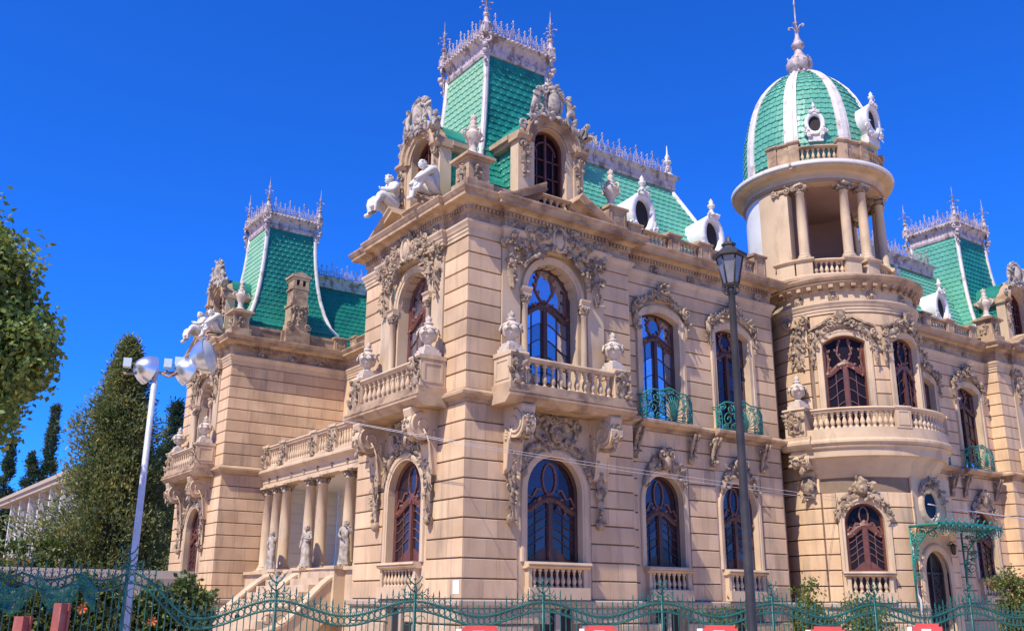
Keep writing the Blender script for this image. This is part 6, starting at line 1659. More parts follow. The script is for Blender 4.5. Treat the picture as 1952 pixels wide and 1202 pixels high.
for y in (13.0, 11.0, 8.5):
    mb = MB(); box(mb, WORLD, .85, 1.5, y-.3, y+.3, 1.0, 2.55); box(mb, WORLD, .8, 1.55, y-.35, y+.35, 2.55, 2.64); obj('pedestal', mb, MT['smooth'], house)
flush_blocks()

# ------------------------------------------------------------------ sculpture
def place(name, label, me, P, rz=0.0, group=None, sc=1.0, rx=0.0, ry=0.0):
    o = link(name, me); o.location = P; o.rotation_euler = (rx, ry, rz); o.scale = (sc, sc, sc); return tag(o, label, 'statue', group)
LAPC = [[(0, -.33, -.10, .10, .05), (0, -.33, .02, .13, .07), (0, -.28, .12, .15, .09), (0, -.16, .15, .14, .10), (0, -.04, .16, .11, .09)]]
ME_SIT = figure(SIT, 2.0, 1.5, 'white_stone', LAPC, 'seated_statue', seed=1)
SIT2 = dict(SIT); SIT2.update(chest=(.02, -.12, .30), neck=(.03, -.19, .36), skull=(.04, -.235, .375), lsho=(.12, -.12, .35), lelb=(.16, -.25, .24), lwri=(.10, -.36, .14), lhan=(.08, -.40, .11), rsho=(-.08, -.12, .36), relb=(-.16, -.2, .22), rwri=(-.10, -.33, .10), rhan=(-.08, -.37, .07))
ME_SIT2 = figure(SIT2, 2.0, 1.55, 'white_stone', None, 'seated_statue', seed=2)
ME_STAND = figure(STAND, 1.36, 1.05, 'cherub', SKIRT, 'standing_statue', seed=3)
STAND2 = dict(STAND); STAND2.update(lelb=(.17, -.02, .68), lwri=(.11, -.08, .80), lhan=(.08, -.09, .83), relb=(-.15, .0, .66), rwri=(-.05, -.12, .60), rhan=(-.02, -.14, .60), skull=(.02, -.02, .862))
ME_STAND2 = figure(STAND2, 1.36, 1.05, 'cherub', SKIRT, 'standing_statue', seed=4)
ME_CLIMB = figure(CLIMB, 1.0, 1.15, 'cherub', None, 'cherub', child=True, seed=5)
CL2 = {k: ((-v[0], v[1], v[2])) for k, v in CLIMB.items()}
ME_CLIMB2 = figure(CL2, 1.0, 1.15, 'cherub', None, 'cherub', child=True, seed=6)
ME_CSIT = figure(SIT, 1.05, 1.2, 'cherub', None, 'cherub', child=True, seed=7)
g_ = 'white seated statues on the roof pediments'
place('seated_statue', 'white seated statue leaning against the far left end of the pediment on the nearest pavilion', ME_SIT, (-.10, 3.80, 11.93), R(-85), g_, .95, ry=R(0))
place('seated_statue', 'white crouching statue bent forward on the roof edge left of the tallest green roof', ME_SIT2, (-.12, 1.55, 11.62), R(-80), g_, .88)
place('seated_statue', 'white seated statue on the rear left pavilion, left of the pair behind the floodlights', ME_SIT, (-.10, CY+3.70, 11.9), R(-85), g_, .95)
place('seated_statue', 'white crouching statue on the rear left pavilion, right of the pair behind the floodlights', ME_SIT2, (-.12, CY+1.55, 11.62), R(-75), g_, .9)
def cherub_group(W, c, label, seed):
    base = W(c, -.1, 13.86); t = thing('cherub_group', label, 'statue group', base, 'cherub groups crowning the arched dormers')
    o = Vector(base)
    Wl = lambda s, n, z: tuple(Vector(W(c+s, n-.1, 13.9+z))-o)
    sb = MB(); cartouche(sb, Wl, 0, .55, .24, .42, .04); ball(sb, Wl(0, .05, .55), (.22, .22, .40), 0, None, True); box(sb, Wl, -.5, .5, -.25, .05, -.05, .2)
    foliage(sb, Wl, [(-.16, .95, .07), (0, 1.05, .09), (.16, .95, .07)], 90, .12, .03, .12, seed, .2); foliage(sb, Wl, [(-.85, -.15, .12), (-.4, .12, .13), (0, .15, .14), (.4, .12, .13), (.85, -.15, .12)], 70, .14, .08, .15, seed+1, .3)
    ball(sb, Wl(0, .0, 1.02), .10, 0, None, True)
    for sg in (-1, 1): scroll(sb, Wl, sg*.25, .05, .88, .12, 1.4, 1.57, -sg, .05, 12); scroll(sb, Wl, sg*.95, .02, -.3, .16, 1.4, 0, sg, .05, 12)
    obj('shield', sb, MT['cherub'], t)
    p = Vector(W(c, 1, 0))-Vector(W(c, 0, 0)); rz = math.atan2(p.y, p.x)+math.pi/2
    flip = isinstance(W, Wall) and W.k == 'L'
    for sg in (-1, 1):
        me = (ME_CLIMB if (sg < 0) != flip else ME_CLIMB2)
        q = link('cherub', me, t, loc=Wl(sg*.60, .10, -.06)); q.rotation_euler = (0, 0, rz); q.scale = (.95,)*3
    q = link('cherub', ME_CSIT, t, loc=Wl(1.05 if not flip else -1.0, .1, -.32)); q.rotation_euler = (0, 0, rz+.6); q.scale = (.9,)*3
    return t
cherub_group(WA, 2.60, 'cherubs with a shield over the street-side dormer of the tallest green roof', 960)
cherub_group(WB, 2.72, 'cherubs with a shield over the left-hand dormer of the tallest green roof', 962)
cherub_group(WCL, 2.72, 'cherubs with a shield over the dormer of the rear left pavilion, above the floodlights', 964)
cherub_group(WBF, 2.60, 'cherubs with a shield over the dormer at the far right edge of the photo', 966)
g2 = 'small standing statues in front of the porch columns'
place('standing_statue', 'small standing statue at the left end of the columned porch', ME_STAND2, (1.18, 13.95, 2.62), R(-70), g2)
place('standing_statue', 'small standing statue in the middle of the columned porch', ME_STAND, (1.2, 11.1, 2.64), R(-60), g2)
place('standing_statue', 'small standing statue beside the near wall at the right end of the porch', ME_STAND2, (1.25, 8.45, 2.64), R(-50), g2)
mb = MB(); box(mb, WORLD, 1.0, 1.4, 13.7, 14.2, 2.3, 2.62); obj('pedestal', mb, MT['smooth'], house)
mb = MB(); box(mb, WORLD, .3, .8, 11.6, 12.1, 0, 1.45); obj('pedestal', mb, MT['smooth'], house)
place('dancing_statue', 'small figure with raised arm on the porch stair, above the fence', ME_CLIMB, (.55, 11.85, 1.45), R(-60), None, 1.12)

# notice taped to the corner
mb = MB(); box(mb, WB, .10, .34, .003, .006, 1.82, 2.10); tag(obj('paper_notice', mb, MT['paper']), 'blank white paper notice taped low on the nearest house corner', 'notice')

# ------------------------------------------------------------------ iron fence along the street
FP = Vector((-4.54, -5.94, 0)); FD = Vector((1.81, -.585, 0))
def fz(n):
    if n >= -1.5: return 1.655-.20*(.5-.5*math.cos(2*math.pi*n))*(1.18 if n < -1 else 1)
    if n >= -2.0: t = (n+1.5)/-.5; return 1.42+.56*ogee(t)
    return 1.98-.10*abs(math.sin((n+2)*math.pi/.32))**.8
def fp(n, z, off=0.0):
    d = FD.normalized(); nr = Vector((d.y, -d.x, 0)); p = FP+FD*n+nr*off; return (p.x, p.y, z)
fence = thing('iron_fence', 'green wrought iron fence with wavy top rail and spear points along the street', 'fence', fp(-2.6, 0))
fo = Vector(fence.location)
def fobj(name, mb, m, parent=None, kind=None):
    o = obj(name, mb, m, parent or fence, kind)
    if not parent: o.matrix_local = Matrix.Translation(-fo)
    return o
N0, N1, PER = -2.9, 6.2, 23
for top, rad, nm in ((0, .022, 'top_rail'), (-.125, .020, 'lower_rail')):
    mb = MB(); K = int((N1-N0)*20); tube(mb, [fp(N0+(N1-N0)*i/K, fz(N0+(N1-N0)*i/K)+top) for i in range(K+1)], rad*.8, 6); fobj(nm, mb, MT['iron'])
mb = MB(); tube(mb, [fp(N0, .45), fp(N1, .45)], .02, 5); fobj('bottom_rail', mb, MT['iron'])
cnt = int((N1-N0)*PER)
rb = MB(); sb = MB(); r = random.Random(5)
for i in range(cnt+1):
    n = N0+i/PER
    zt = fz(n); h = .07+(.05 if i % 2 else 0)
    mb = MB(); p = fp(n, 0)
    lathe(mb, [(.007, .30), (.007, zt+h), (.017, zt+h+.012), (.007, zt+h+.022), (.012, zt+h+.045), (.001, zt+h+.10)], 5, (p[0], p[1], 0), 0, False)
    fobj('picket', mb, MT['iron'])
    n2 = n+.5/PER; z2 = fz(n2)
    ring_ = [fp(n2+.019*math.cos(a), z2-.0625+.045*math.sin(a)) for a in [2*math.pi*k/8 for k in range(9)]]
    tube(rb, ring_, .0065, 4, cap=False)
    for sg in (-1, 1):
        pts = [fp(n2+sg*(.004+.016*math.sin(t*3.1)), z2+.02+.085*t) for t in (0, .3, .6, .85, 1)]; tube(sb, pts, .005, 4)
    ball(sb, fp(n2, z2+.045), .011)
fobj('ring_band', rb, MT['iron'], None, 'stuff'); fobj('scroll_band', sb, MT['iron'], None, 'stuff')
for n in (-2, -1, 0, 1, 2, 3, 4, 5, 6):
    mb = MB(); z = fz(n); tube(mb, [fp(n, .2), fp(n, z+.12)], .017, 6); tube(mb, [fp(n, z+.1), fp(n, z+.36)], [.012, .004], 5)
    for k, zz_ in enumerate((.12, .22)):
        for sg in (-1, 1): tube(mb, [fp(n, z+zz_), fp(n+sg*.035, z+zz_+.05), fp(n+sg*.055, z+zz_+.11), fp(n+sg*.045, z+zz_+.12)], .009, 4)
    for sg in (-1, 1):
        tube(mb, [fp(n+sg*(.02+.05*k/8+.03*math.cos(k)), z+.07+.03*math.sin(k)) for k in range(9)], .006, 4)
        tube(mb, [fp(n+sg*(.10-.10*k/8), z+.16-.10*k/8+.02*math.sin(k*2)) for k in range(9)], .006, 4)
        for k in range(3): tube(mb, [fp(n+sg*(.05+.035*math.cos(a+k)), z-.25-.22*k+.06*math.sin(a)) for a in [j*.7 for j in range(9)]], .006, 4)
    for f in (.05, .2, .3): ball(mb, fp(n, z+f), .022)
    fobj('fence_post', mb, MT['iron'])
mb = MB(); K = 18; a, b = Vector(fp(N0, 0, .12)), Vector(fp(N1, 0, .12)); c, d = Vector(fp(N1, 0, -.12)), Vector(fp(N0, 0, -.12))
mb.add([tuple(v+Vector((0, 0, z))) for z in (-.1, .32) for v in (a, b, c, d)], [(0, 1, 5, 4), (1, 2, 6, 5), (2, 3, 7, 6), (3, 0, 4, 7), (4, 5, 6, 7)]); fobj('kerb_wall', mb, MT['ledge'])
def netmat():
    m = bpy.data.materials.new('green_shade_net'); m.use_nodes = True; n = m.node_tree.nodes; l = m.node_tree.links; b = n['Principled BSDF']
    b.inputs['Base Color'].default_value = (.012, .17, .13, 1); b.inputs['Roughness'].default_value = .7
    tc = n.new('ShaderNodeTexCoord'); ck = n.new('ShaderNodeTexNoise'); ck.inputs['Scale'].default_value = 60; l.new(tc.outputs['Object'], ck.inputs['Vector'])
    mr = n.new('ShaderNodeMapRange'); mr.inputs[1].default_value = .42; mr.inputs[2].default_value = .5; mr.inputs[3].default_value = .25; mr.inputs[4].default_value = .8; l.new(ck.outputs['Fac'], mr.inputs[0])
    t = n.new('ShaderNodeBsdfTransparent'); mx = n.new('ShaderNodeMixShader'); l.new(mr.outputs[0], mx.inputs[0]); l.new(t.outputs[0], mx.inputs[1]); l.new(b.outputs[0], mx.inputs[2]); l.new(mx.outputs[0], n['Material Output'].inputs['Surface'])
    return m
MT['net'] = netmat()
mb = MB(); vs = []; K = 60; J = 8
for i in range(K+1):
    n = -2.95+.78*i/K; sag = abs(math.sin((n+2)*math.pi/.27)); zt = 2.02-.24*sag**.7
    for j in range(J+1):
        t = j/J; vs.append(fp(n, zt-t*(.22+.10*sag), .06+.05*math.sin(j*1.3+n*40)*t+.03*sag))
mb.add(vs, [(i*(J+1)+j, i*(J+1)+j+1, (i+1)*(J+1)+j+1, (i+1)*(J+1)+j) for i in range(K) for j in range(J)], 0, True)
no = obj('shade_net', mb, MT['net'], fix=False); tag(no, 'green shade net gathered in swags along the top of the fence at the far left', 'net')

# ------------------------------------------------------------------ street furniture
def street_lamp():
    b = Vector((-2.5, -10.24, 0)); t = thing('street_lamp', 'black street lamp with a six-sided lantern in front of the wing', 'street lamp', b)
    mb = MB(); lathe(mb, [(.13, 0), (.13, .25), (.10, .3), (.085, .6), (.066, .7), (.059, 1.6), (.056, 2.2), (.045, 5.45), (.058, 5.47), (.058, 5.52), (.05, 5.53)], 12); obj('pole', mb, MT['black'], t)
    mb = MB()
    for i in range(6):
        a = R(60*i+8)
        tube(mb, [(.05*math.cos(a), .05*math.sin(a), 5.42), (.10*math.cos(a), .10*math.sin(a), 5.44), (.14*math.cos(a), .14*math.sin(a), 5.49), (.11*math.cos(a), .11*math.sin(a), 5.53)], .012, 5)
    lathe(mb, [(.05, 5.5), (.13, 5.55), (.145, 5.58), (.12, 5.6)], 6, m=0, sm=False)
    for i in range(6):
        a = R(60*i+8); tube(mb, [(.125*math.cos(a), .125*math.sin(a), 5.58), (.215*math.cos(a), .215*math.sin(a), 6.02)], .015, 5)
    lathe(mb, [(.235, 6.0), (.285, 6.01), (.29, 6.05), (.23, 6.09), (.12, 6.16), (.10, 6.17), (.10, 6.19), (.12, 6.20), (.12, 6.23), (.05, 6.26), (.035, 6.33), (.0, 6.36)], 6, a0=R(8), a1=R(368), sm=False)
    mb.v = [(x*.78, y*.78, 5.5+(z-5.5)*.86) for x, y, z in mb.v]
    ln = obj('lantern', mb, MT['black'], t)
    for i in range(6):
        g = MB(); a, a2 = R(60*i+8), R(60*i+68); r0, r1 = .094, .165
        g.add([(r0*math.cos(a), r0*math.sin(a), 5.586), (r0*math.cos(a2), r0*math.sin(a2), 5.586), (r1*math.cos(a2), r1*math.sin(a2), 5.93), (r1*math.cos(a), r1*math.sin(a), 5.93)], [(0, 1, 2, 3)]); obj('pane', g, MT['lampglass'], ln, fix=False)
    return t
street_lamp()
def floodlights():
    b = Vector((-7.8, -3.62, 0)); t = thing('floodlight_pole', 'slender pale pole with a crossbar carrying round floodlights, left of the house', 'floodlight', b)
    mb = MB(); lathe(mb, [(.075, 0), (.07, .4), (.052, 2.0), (.042, 4.98), (0, 5.0)], 10); obj('pole', mb, MT['metal'], t)
    dr = Vector((.956, -.29, 0)); W = lambda s, n, z: tuple(dr*s+Vector((-dr.y, dr.x, 0))*-n+Vector((0, 0, z)))
    mb = MB(); tube(mb, [W(-.44, 0, 4.86), W(0, 0, 4.90), W(.62, 0, 4.97)], .022, 6); tube(mb, [W(.08, .03, 4.9), W(.2, .05, 4.84), W(.3, .05, 4.93)], .02, 5); tube(mb, [W(.15, .02, 4.95), W(.25, .05, 4.86), W(.4, .02, 4.96)], .014, 5); obj('crossbar', mb, MT['rust'], t)
    def flood(s, z, sc, tilt, yaw):
        mb = MB(); ax = Vector(W(math.sin(yaw)*math.cos(tilt), -math.cos(yaw)*math.cos(tilt), math.sin(tilt))).normalized(); o = Vector(W(s, 0, z))
        prof = [(.02, -.03), (.10, .0), (.17, .06), (.22, .14), (.245, .22), (.25, .23)]
        x = ax.orthogonal().normalized(); y = ax.cross(x); vs = []; K = 20
        for r_, h in prof:
            for i in range(K): a = 2*math.pi*i/K; vs.append(tuple(o+(x*math.cos(a)+y*math.sin(a))*r_*sc+ax*h*sc))
        fs = [(j*K+i, j*K+(i+1) % K, (j+1)*K+(i+1) % K, (j+1)*K+i) for j in range(len(prof)-1) for i in range(K)]
        mb.add(vs, fs, 0, True); f = obj('floodlight', mb, MT['alu'], t)
        g = MB(); vs = []
        for r_, h in ((.245, .22), (.17, .28), (.0, .30)):
            for i in range(K): a = 2*math.pi*i/K; vs.append(tuple(o+(x*math.cos(a)+y*math.sin(a))*r_*sc+ax*h*sc))
        g.add(vs, [(j*K+i, j*K+(i+1) % K, (j+1)*K+(i+1) % K, (j+1)*K+i) for j in range(2) for i in range(K)], 0, True); obj('lens', g, MT['bulb'], f)
        bx = MB(); q = o-ax*.10*sc
        Wb = lambda a, b_, c: tuple(q+Vector(W(a, b_, c))); box(bx, Wb, -.12*sc, .0, -.07*sc, .07*sc, -.09*sc, .05*sc); obj('ballast_box', bx, MT['box'], f)
        br = MB(); tube(br, [o-ax*.05, Vector(W(s, 0, 4.90))], .018, 5); obj('fixing_bar', br, MT['rust'], f)
    flood(-.27, 5.01, .92, R(-15), R(60)); flood(.30, 5.04, .92, R(-20), R(70)); flood(.50, 5.14, 1.15, R(15), R(110))
    return t
floodlights()
def cable(pts, sag, label, rad=.0055):
    mb = MB(); out = []
    for (a, b), sg in zip(zip(pts[:-1], pts[1:]), sag):
        for i in range(13):
            t = i/12; p = Vector(a).lerp(Vector(b), t); p.z -= sg*4*t*(1-t); out.append(p)
    tube(mb, out, rad, 5); tag(obj('overhead_cable', mb, MT['cable']), label, 'cable', 'overhead cables strung across the front of the house')
cable([(-.9, 4.45, 6.13), (-.64, -1.01, 4.88), (12.35, -.75, 4.60)], (.0, .03), 'pale overhead cable crossing the house corner, upper of the close pair')
cable([(-.9, 4.43, 6.10), (-.64, -1.01, 4.84), (12.35, -.77, 4.50)], (.0, .05), 'pale overhead cable crossing the house corner, lower of the close pair')
cable([(14.3, -2.3, 4.42), (24.6, -.2, 4.62), (30, -.3, 4.7)], (.02, 0), 'pale overhead cable running right from the oval window', .02)
for i, (P, wd, zt, ang, lab) in enumerate((((-10.475, -11.74, 0), .06, 1.55, .5, 'short rusty red post at the bottom left corner'), ((-10.285, -11.77, 0), .06, 1.625, .35, 'tall rusty red post in front of the hedge'))):
    mb = MB(); box(mb, WORLD, -wd/2, wd/2, -wd/2, wd/2, 0, zt); box(mb, WORLD, -wd/2-.002, -wd/2+.012, -wd/2-.01, wd/2+.01, 0, zt+.003); box(mb, WORLD, wd/2-.012, wd/2+.002, -wd/2-.01, wd/2+.01, 0, zt+.003)
    o = obj('red_post', mb, MT['redpost']); o.location = P; o.rotation_euler = (R(-1.0), R(1.6), ang); tag(o, lab, 'post', 'rusty red posts')
BAR = [((-7.49, -11.83), (-7.27, -11.98), 1.482), ((-6.75, -12.36), (-6.57, -12.51), 1.49), ((-6.12, -12.95), (-5.95, -13.13), 1.50), ((-5.62, -13.52), (-5.48, -13.70), 1.50), ((-5.23, -14.07), (-5.13, -14.23), 1.53)]
for (a, b, zt), lab in zip(BAR, ('below the house corner', 'below the first ground floor window right of the corner', 'left of the lamp post', 'below the round tower', 'below the canopied doorway')):
    a, b = Vector((*a, 0)), Vector((*b, 0)); d = b-a; L = d.length; t = thing('road_barrier', 'red and white road barrier '+lab, 'barrier', a, 'red and white road barriers along the kerb')
    Wb = lambda s, n, z, d=d.normalized(): tuple(d*s+Vector((d.y, -d.x, 0))*n+Vector((0, 0, z)))
    mb = MB(); box(mb, Wb, .0, L, -.06, .06, .0, zt-.02); box(mb, Wb, .02, L-.02, -.045, .045, zt-.02, zt); obj('body', mb, MT['red'], t)
    mb = MB(); box(mb, Wb, -L*.17, -.004, -.062, .062, .0, zt-.025); box(mb, Wb, L*.3, L*.62, .061, .064, .2, zt-.035); obj('white_band', mb, MT['paper'], t)

# ------------------------------------------------------------------ trees and plants
def leaf_cloud(name, pts, dirs, L, Wd, m, parent, seed=0, droop=0.0, fold=.25):
    """one small folded leaf per point"""
    g = np.random.default_rng(seed); n = len(pts); d = dirs/np.linalg.norm(dirs, axis=1, keepdims=True)
    a = g.normal(size=(n, 3)); sdv = np.cross(d, a); sdv /= np.linalg.norm(sdv, axis=1, keepdims=True); up = np.cross(sdv, d)
    L = L*g.uniform(.6, 1.3, (n, 1)); Wd = Wd*g.uniform(.7, 1.2, (n, 1))
    v = np.empty((n, 4, 3)); v[:, 0] = pts; v[:, 1] = pts+d*L*.5+sdv*Wd*.5+up*L*fold*.5; v[:, 2] = pts+d*L; v[:, 3] = pts+d*L*.5-sdv*Wd*.5+up*L*fold*.5
    me = bpy.data.meshes.new(name); me.vertices.add(4*n); me.vertices.foreach_set('co', v.reshape(-1)); me.loops.add(6*n); me.polygons.add(2*n)
    i = np.arange(n)*4; tri = np.stack([i, i+1, i+2, i, i+2, i+3], 1).reshape(-1)
    me.loops.foreach_set('vertex_index', tri.astype(np.int32)); me.polygons.foreach_set('loop_start', np.arange(0, 6*n, 3, dtype=np.int32))
    me.update(calc_edges=True); me.materials.append(m); return link(name, me, parent)
def broad_tree():
    t = thing('broadleaf_tree', 'broad-leaved street tree reaching in from the left edge against the sky', 'tree', (-12.6, -4.4, 0)); g = np.random.default_rng(3)
    mb = MB(); tube(mb, [(0, 0, 0), (.05, 0, 1.5), (.0, .05, 3.2), (.15, 0, 5.0), (.3, 0, 6.6)], [.22, .19, .16, .11, .05], 10)
    r = random.Random(8); cl = []
    edge = [(3.3, 2.2), (3.6, 2.6), (3.9, 2.65), (4.3, 2.85), (4.65, 3.02), (5.0, 2.85), (5.4, 2.7), (5.9, 2.55), (6.15, 2.4), (6.35, 2.1), (6.5, 1.6), (6.9, 1.5)]
    def xe(z):
        for (z0, x0), (z1, x1) in zip(edge[:-1], edge[1:]):
            if z <= z1: return x0+(x1-x0)*(z-z0)/(z1-z0)
        return 1.6
    for k in range(760):
        z = r.uniform(3.35, 6.75); xm = xe(z)
        if z < 3.8 and r.random() < .5: continue
        if z > 6.3 and r.random() < .45: continue
        x = r.uniform(-2.6, xm) if k % 3 else xm-abs(r.gauss(0, .35))
        cl.append(Vector((x, r.gauss(0, .55)*(1-.25*max(0, x-1.5)), z)))
    for k, c in enumerate(cl):
        if k % 4 == 0:
            z0 = max(1.8, c.z-.35*c.length/3); p0 = Vector((.1, 0, z0)); m_ = p0.lerp(c, .55)+Vector((r.uniform(-.15, .15), r.uniform(-.15, .15), r.uniform(0, .25))); tube(mb, [p0, p0.lerp(m_, .5), m_, c], [.045, .035, .02, .007], 5)
    obj('trunk', mb, MT['bark'], t)
    q = 130; sz = g.uniform(.10, .22, (len(cl), 1, 1)); P = (np.array([tuple(c) for c in cl])[:, None, :]+np.clip(g.normal(0, 1, (len(cl), q, 3)), -1.7, 1.7)*sz*np.array([1.15, 1, .75])).reshape(-1, 3)
    D = g.normal(size=P.shape)+np.array([.2, -.1, -.35]); leaf_cloud('crown', P, D, .082, .07, MT['plane_leaf'], t, 4)
broad_tree()
def conifer(P, h, rad, label, m, n, seed, z0=.5, narrow=1.0, leafL=.21, power=.8, rag=1.0):
    t = thing('conifer', label, 'tree', P, 'conifers left of the house'); g = np.random.default_rng(seed); r = random.Random(seed)
    mb = MB(); tube(mb, [(0, 0, 0), (0, 0, h*.5), (.05, 0, h*.93)], [rad*.10, rad*.07, .02], 8); pts = []; dirs = []
    nb = int(n/70)
    for k in range(nb):
        f = r.random()**1.15; z = z0+(h-z0)*f; a = r.uniform(0, 2*math.pi); rr = rad*(1-f)**power*r.uniform(1-.5*min(1.2, rag), 1.1)*(1+rag*.2*math.sin(a*3+z*1.3)+rag*.16*math.sin(z*2.7+seed))
        d = Vector((math.cos(a), math.sin(a), 0)); up = r.uniform(.25, .8)
        if k % 5 == 0: tube(mb, [(0, 0, max(.1, z-rr*.5)), tuple(d*rr*.8+Vector((0, 0, z)))], [.04, .015], 4)
        cen = d*rr*r.uniform(.55, 1)+Vector((0, 0, z)); q = 70; sp = .13+.20*rad*(1-f)*.36
        pp = g.normal(0, 1, (q, 3))*np.array([sp, sp, sp*1.15])+np.array(cen); pts.append(pp); dirs.append(np.tile(np.array([d.x*.7, d.y*.7, up]), (q, 1))+g.normal(0, .45, (q, 3)))
    obj('trunk', mb, MT['bark'], t); leaf_cloud('crown', np.concatenate(pts), np.concatenate(dirs), leafL, leafL*.36, m, t, seed)
conifer((-1.5, 25.8, 0), 12.7, 3.7, 'big yellow-green conifer with a ragged pointed crown behind the floodlight pole', MT['cyp_leaf'], 80000, 21, .8, power=.85, rag=1.7)
conifer((-.2, 27.5, 0), 9.0, 2.0, 'dark conifer partly hidden between the big conifer and the house', MT['cyp_leaf'], 26000, 22, 1.0, power=.6, rag=1.4)
conifer((2.6, 32, 0), 11.4, 1.9, 'dark conifer rising just left of the rear pavilion', MT['cyp_dark'], 18000, 23, 1.0)
conifer((-.85, 26.9, 0), 12.0, 1.0, 'dark narrow conifer spire just right of the big conifer top', MT['cyp_dark'], 10000, 27, 4.0)
conifer((3.35, 70.6, 0), 17.4, .95, 'thin dark cypress standing behind the white neighbouring house', MT['cyp_dark'], 12000, 24, 1, leafL=.3, rag=.35)
conifer((2.1, 70.6, 0), 13.4, 1.5, 'low bushy conifer beside the thin cypress behind the white house', MT['cyp_dark'], 9000, 28, 1, leafL=.3, rag=.8)
conifer((.4, 71.0, 0), 14.0, 1.1, 'short dark cypress at the far left edge behind the white house', MT['cyp_dark'], 12000, 25, 1, leafL=.3, rag=.35)
def shrub(P, rx, ry, h, label, m, n, seed, name='shrub', cat='shrub', group=None, z0=.2, L=.10):
    t = thing(name, label, cat, P, group); g = np.random.default_rng(seed); r = random.Random(seed); mb = MB(); cl = []
    for k in range(max(8, int(rx*14))):
        e = Vector((r.uniform(-rx, rx), r.uniform(-ry, ry), h*r.uniform(.45, 1.0))); tube(mb, [(e.x*.4, e.y*.4, 0), (e.x*.8, e.y*.8, e.z*.6), tuple(e)], [.02, .014, .006], 4)
        for f in (.5, .75, 1.0): cl.append((e.x*(.4+.6*f), e.y*(.4+.6*f), e.z*f))
    obj('stem', mb, MT['bark'], t); C_ = np.array(cl); P_ = C_[g.integers(0, len(C_), n)]+g.normal(0, .13, (n, 3)); P_[:, 2] = np.maximum(P_[:, 2], .05)
    leaf_cloud('foliage', P_, g.normal(size=(n, 3))+np.array([0, 0, .5]), L, L*.55, m, t, seed); return t
shrub((9.75, -1.6, 0), .75, .4, 2.15, 'yellow-green bush at the left foot of the round tower', MT['shrub_leaf'], 3500, 31, group='bushes in the front garden')
shrub((10.9, -2.3, 0), .7, .4, 1.7, 'low green bush behind the fence right of the lamp post', MT['hedge_leaf'], 3000, 32, group='bushes in the front garden')
shrub((12.5, -5.3, 0), .7, .5, 2.3, 'bright green bush behind the fence at the right edge', MT['shrub_leaf'], 3500, 33, group='bushes in the front garden')
shrub((4.4, -3.5, 0), .5, .3, 1.5, 'small thin yellow-green bush behind the fence between the two barriers', MT['shrub_leaf'], 1200, 34, group='bushes in the front garden')
def hedge():
    g = np.random.default_rng(41); n = 26000; u = g.uniform(0, 1, n); a, b = np.array([-10.6, 1.1]), np.array([-5.4, .0])
    z = g.uniform(0, 1, n)**.7*(1.85+.12*np.sin(u*23)+.10*np.sin(u*57)); wv = g.uniform(-.35, .35, n)
    P = np.stack([a[0]+(b[0]-a[0])*u+wv*.2, a[1]+(b[1]-a[1])*u+wv, z], 1); P += g.normal(0, .05, P.shape)
    o = leaf_cloud('hedge', P, g.normal(size=P.shape)+np.array([0, -.3, .4]), .12, .07, MT['hedge_leaf'], None, 42); o['kind'] = 'stuff'; tag(o, 'unclipped leafy hedge behind the fence at the left', 'hedge')
    mb = MB(); 
hedge()
for i, (x, y, z) in enumerate(((-7.0, -.1, 1.75), (-7.7, .05, 1.5), (-6.6, -.2, 1.3))):
    mb = MB()
    for k in range(7): a = k*.9; mb.add([(0, 0, 0), (.07*math.cos(a-.3), -.02, .07*math.sin(a-.3)), (.09*math.cos(a), -.03, .09*math.sin(a)), (.07*math.cos(a+.3), -.02, .07*math.sin(a+.3))], [(0, 1, 2, 3)])
    MT.setdefault('petal', mat('orange_petal', (.75, .16, .03))); o = obj('flower', mb, MT['petal'], fix=False); o.location = (x, y-.35, z); tag(o, 'orange flower on the hedge, '+('highest of the three', 'farthest left of the three', 'lowest of the three')[i], 'flower', 'orange flowers on the hedge')
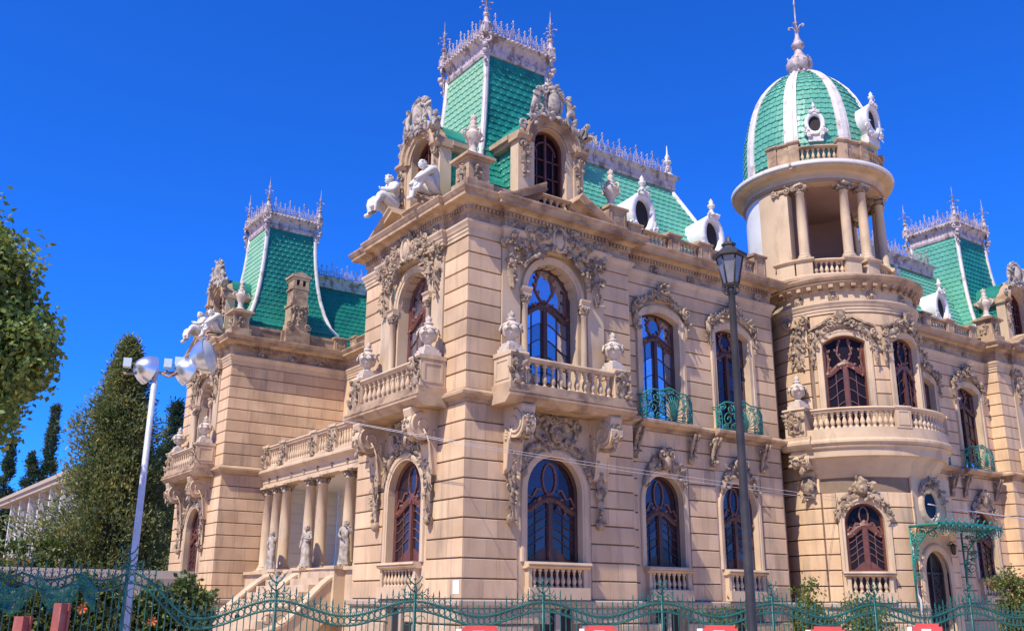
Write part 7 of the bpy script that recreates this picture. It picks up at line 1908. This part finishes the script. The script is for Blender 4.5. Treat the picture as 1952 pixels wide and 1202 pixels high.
# garden wall and neighbouring white house
mb = MB(); a, b = Vector((-11, 16.5, 0)), Vector((-.4, 14.1+3.2, 0))
d = (b-a).normalized(); Wg = lambda s, n, z: tuple(a+d*s+Vector((d.y, -d.x, 0))*n+Vector((0, 0, z)))
box(mb, Wg, 0, (b-a).length, -.15, .15, 0, 2.35); box(mb, Wg, -.05, (b-a).length, -.22, .22, 2.35, 2.62); tag(obj('garden_wall', mb, MT['housewall']), 'low pale garden wall with coping behind the hedge', 'wall')
def white_house():
    e0, e1 = Vector((-1.14, 57.4, 0)), Vector((-.79, 39.0, 0))     # ends of the eaves seen from the street
    t = thing('white_house', 'low white neighbouring house with overhanging roof and white posts behind the conifers', 'house', e1); o = Vector(t.location)
    d = (e0-e1).normalized(); L = (e0-e1).length; nr = Vector((-d.y, d.x, 0))
    def pt(s, n, z): p = e1-o+d*s+nr*n; return (p.x, p.y, z)
    mb = MB(); box(mb, pt, 0, L+4, -9, -1.3, 0, 8.1); obj('wall', mb, MT['housewall'], t)
    mb = MB(); box(mb, pt, -1.0, L+5, -10, 0, 8.32, 8.55); box(mb, pt, -.9, L+5, -9.9, -.12, 8.05, 8.32); obj('roof', mb, MT['houseroof'], t)
    for i in range(7):
        mb = MB(); s = .5+3.1*i; box(mb, pt, s-.16, s+.16, -.75, -.42, 3.4, 8.05); obj('post', mb, MT['post'], t)
    mb = MB(); box(mb, pt, 0, L+4, -1.3, -.3, 3.0, 3.4); obj('terrace_slab', mb, MT['housewall'], t)
    for i in range(6):
        mb = MB(); s = 2.05+3.1*i; box(mb, pt, s-.6, s+.6, -1.3, -1.24, 3.9, 6.6); w_ = obj('window', mb, MT['paper'], t)
        g = MB(); box(g, pt, s-.48, s+.48, -1.24, -1.22, 4.0, 6.5); obj('pane', g, MT['glass_k'], w_)
    mb = MB(); box(mb, pt, L*.35, L+6, -.2, 2.6, 0, 3.9); obj('annex_wall', mb, MT['redwall'], t)
    for i in range(3):
        mb = MB(); s = L*.45+2.6*i; box(mb, pt, s-.8, s+.8, 2.6, 2.68, 1.6, 3.5); w_ = obj('window', mb, MT['paper'], t); g = MB(); box(g, pt, s-.68, s-.06, 2.68, 2.70, 1.75, 3.35); box(g, pt, s+.06, s+.68, 2.68, 2.70, 1.75, 3.35); obj('pane', g, MT['glass_k'], w_)
white_house()
shrub((-5.2, 24.5, 0), 2.0, .8, 3.7, 'grey-green shrub with pale blossom in front of the white house', MT['hedge_leaf'], 7000, 51, 'shrub', 'shrub', None, .2, .2)
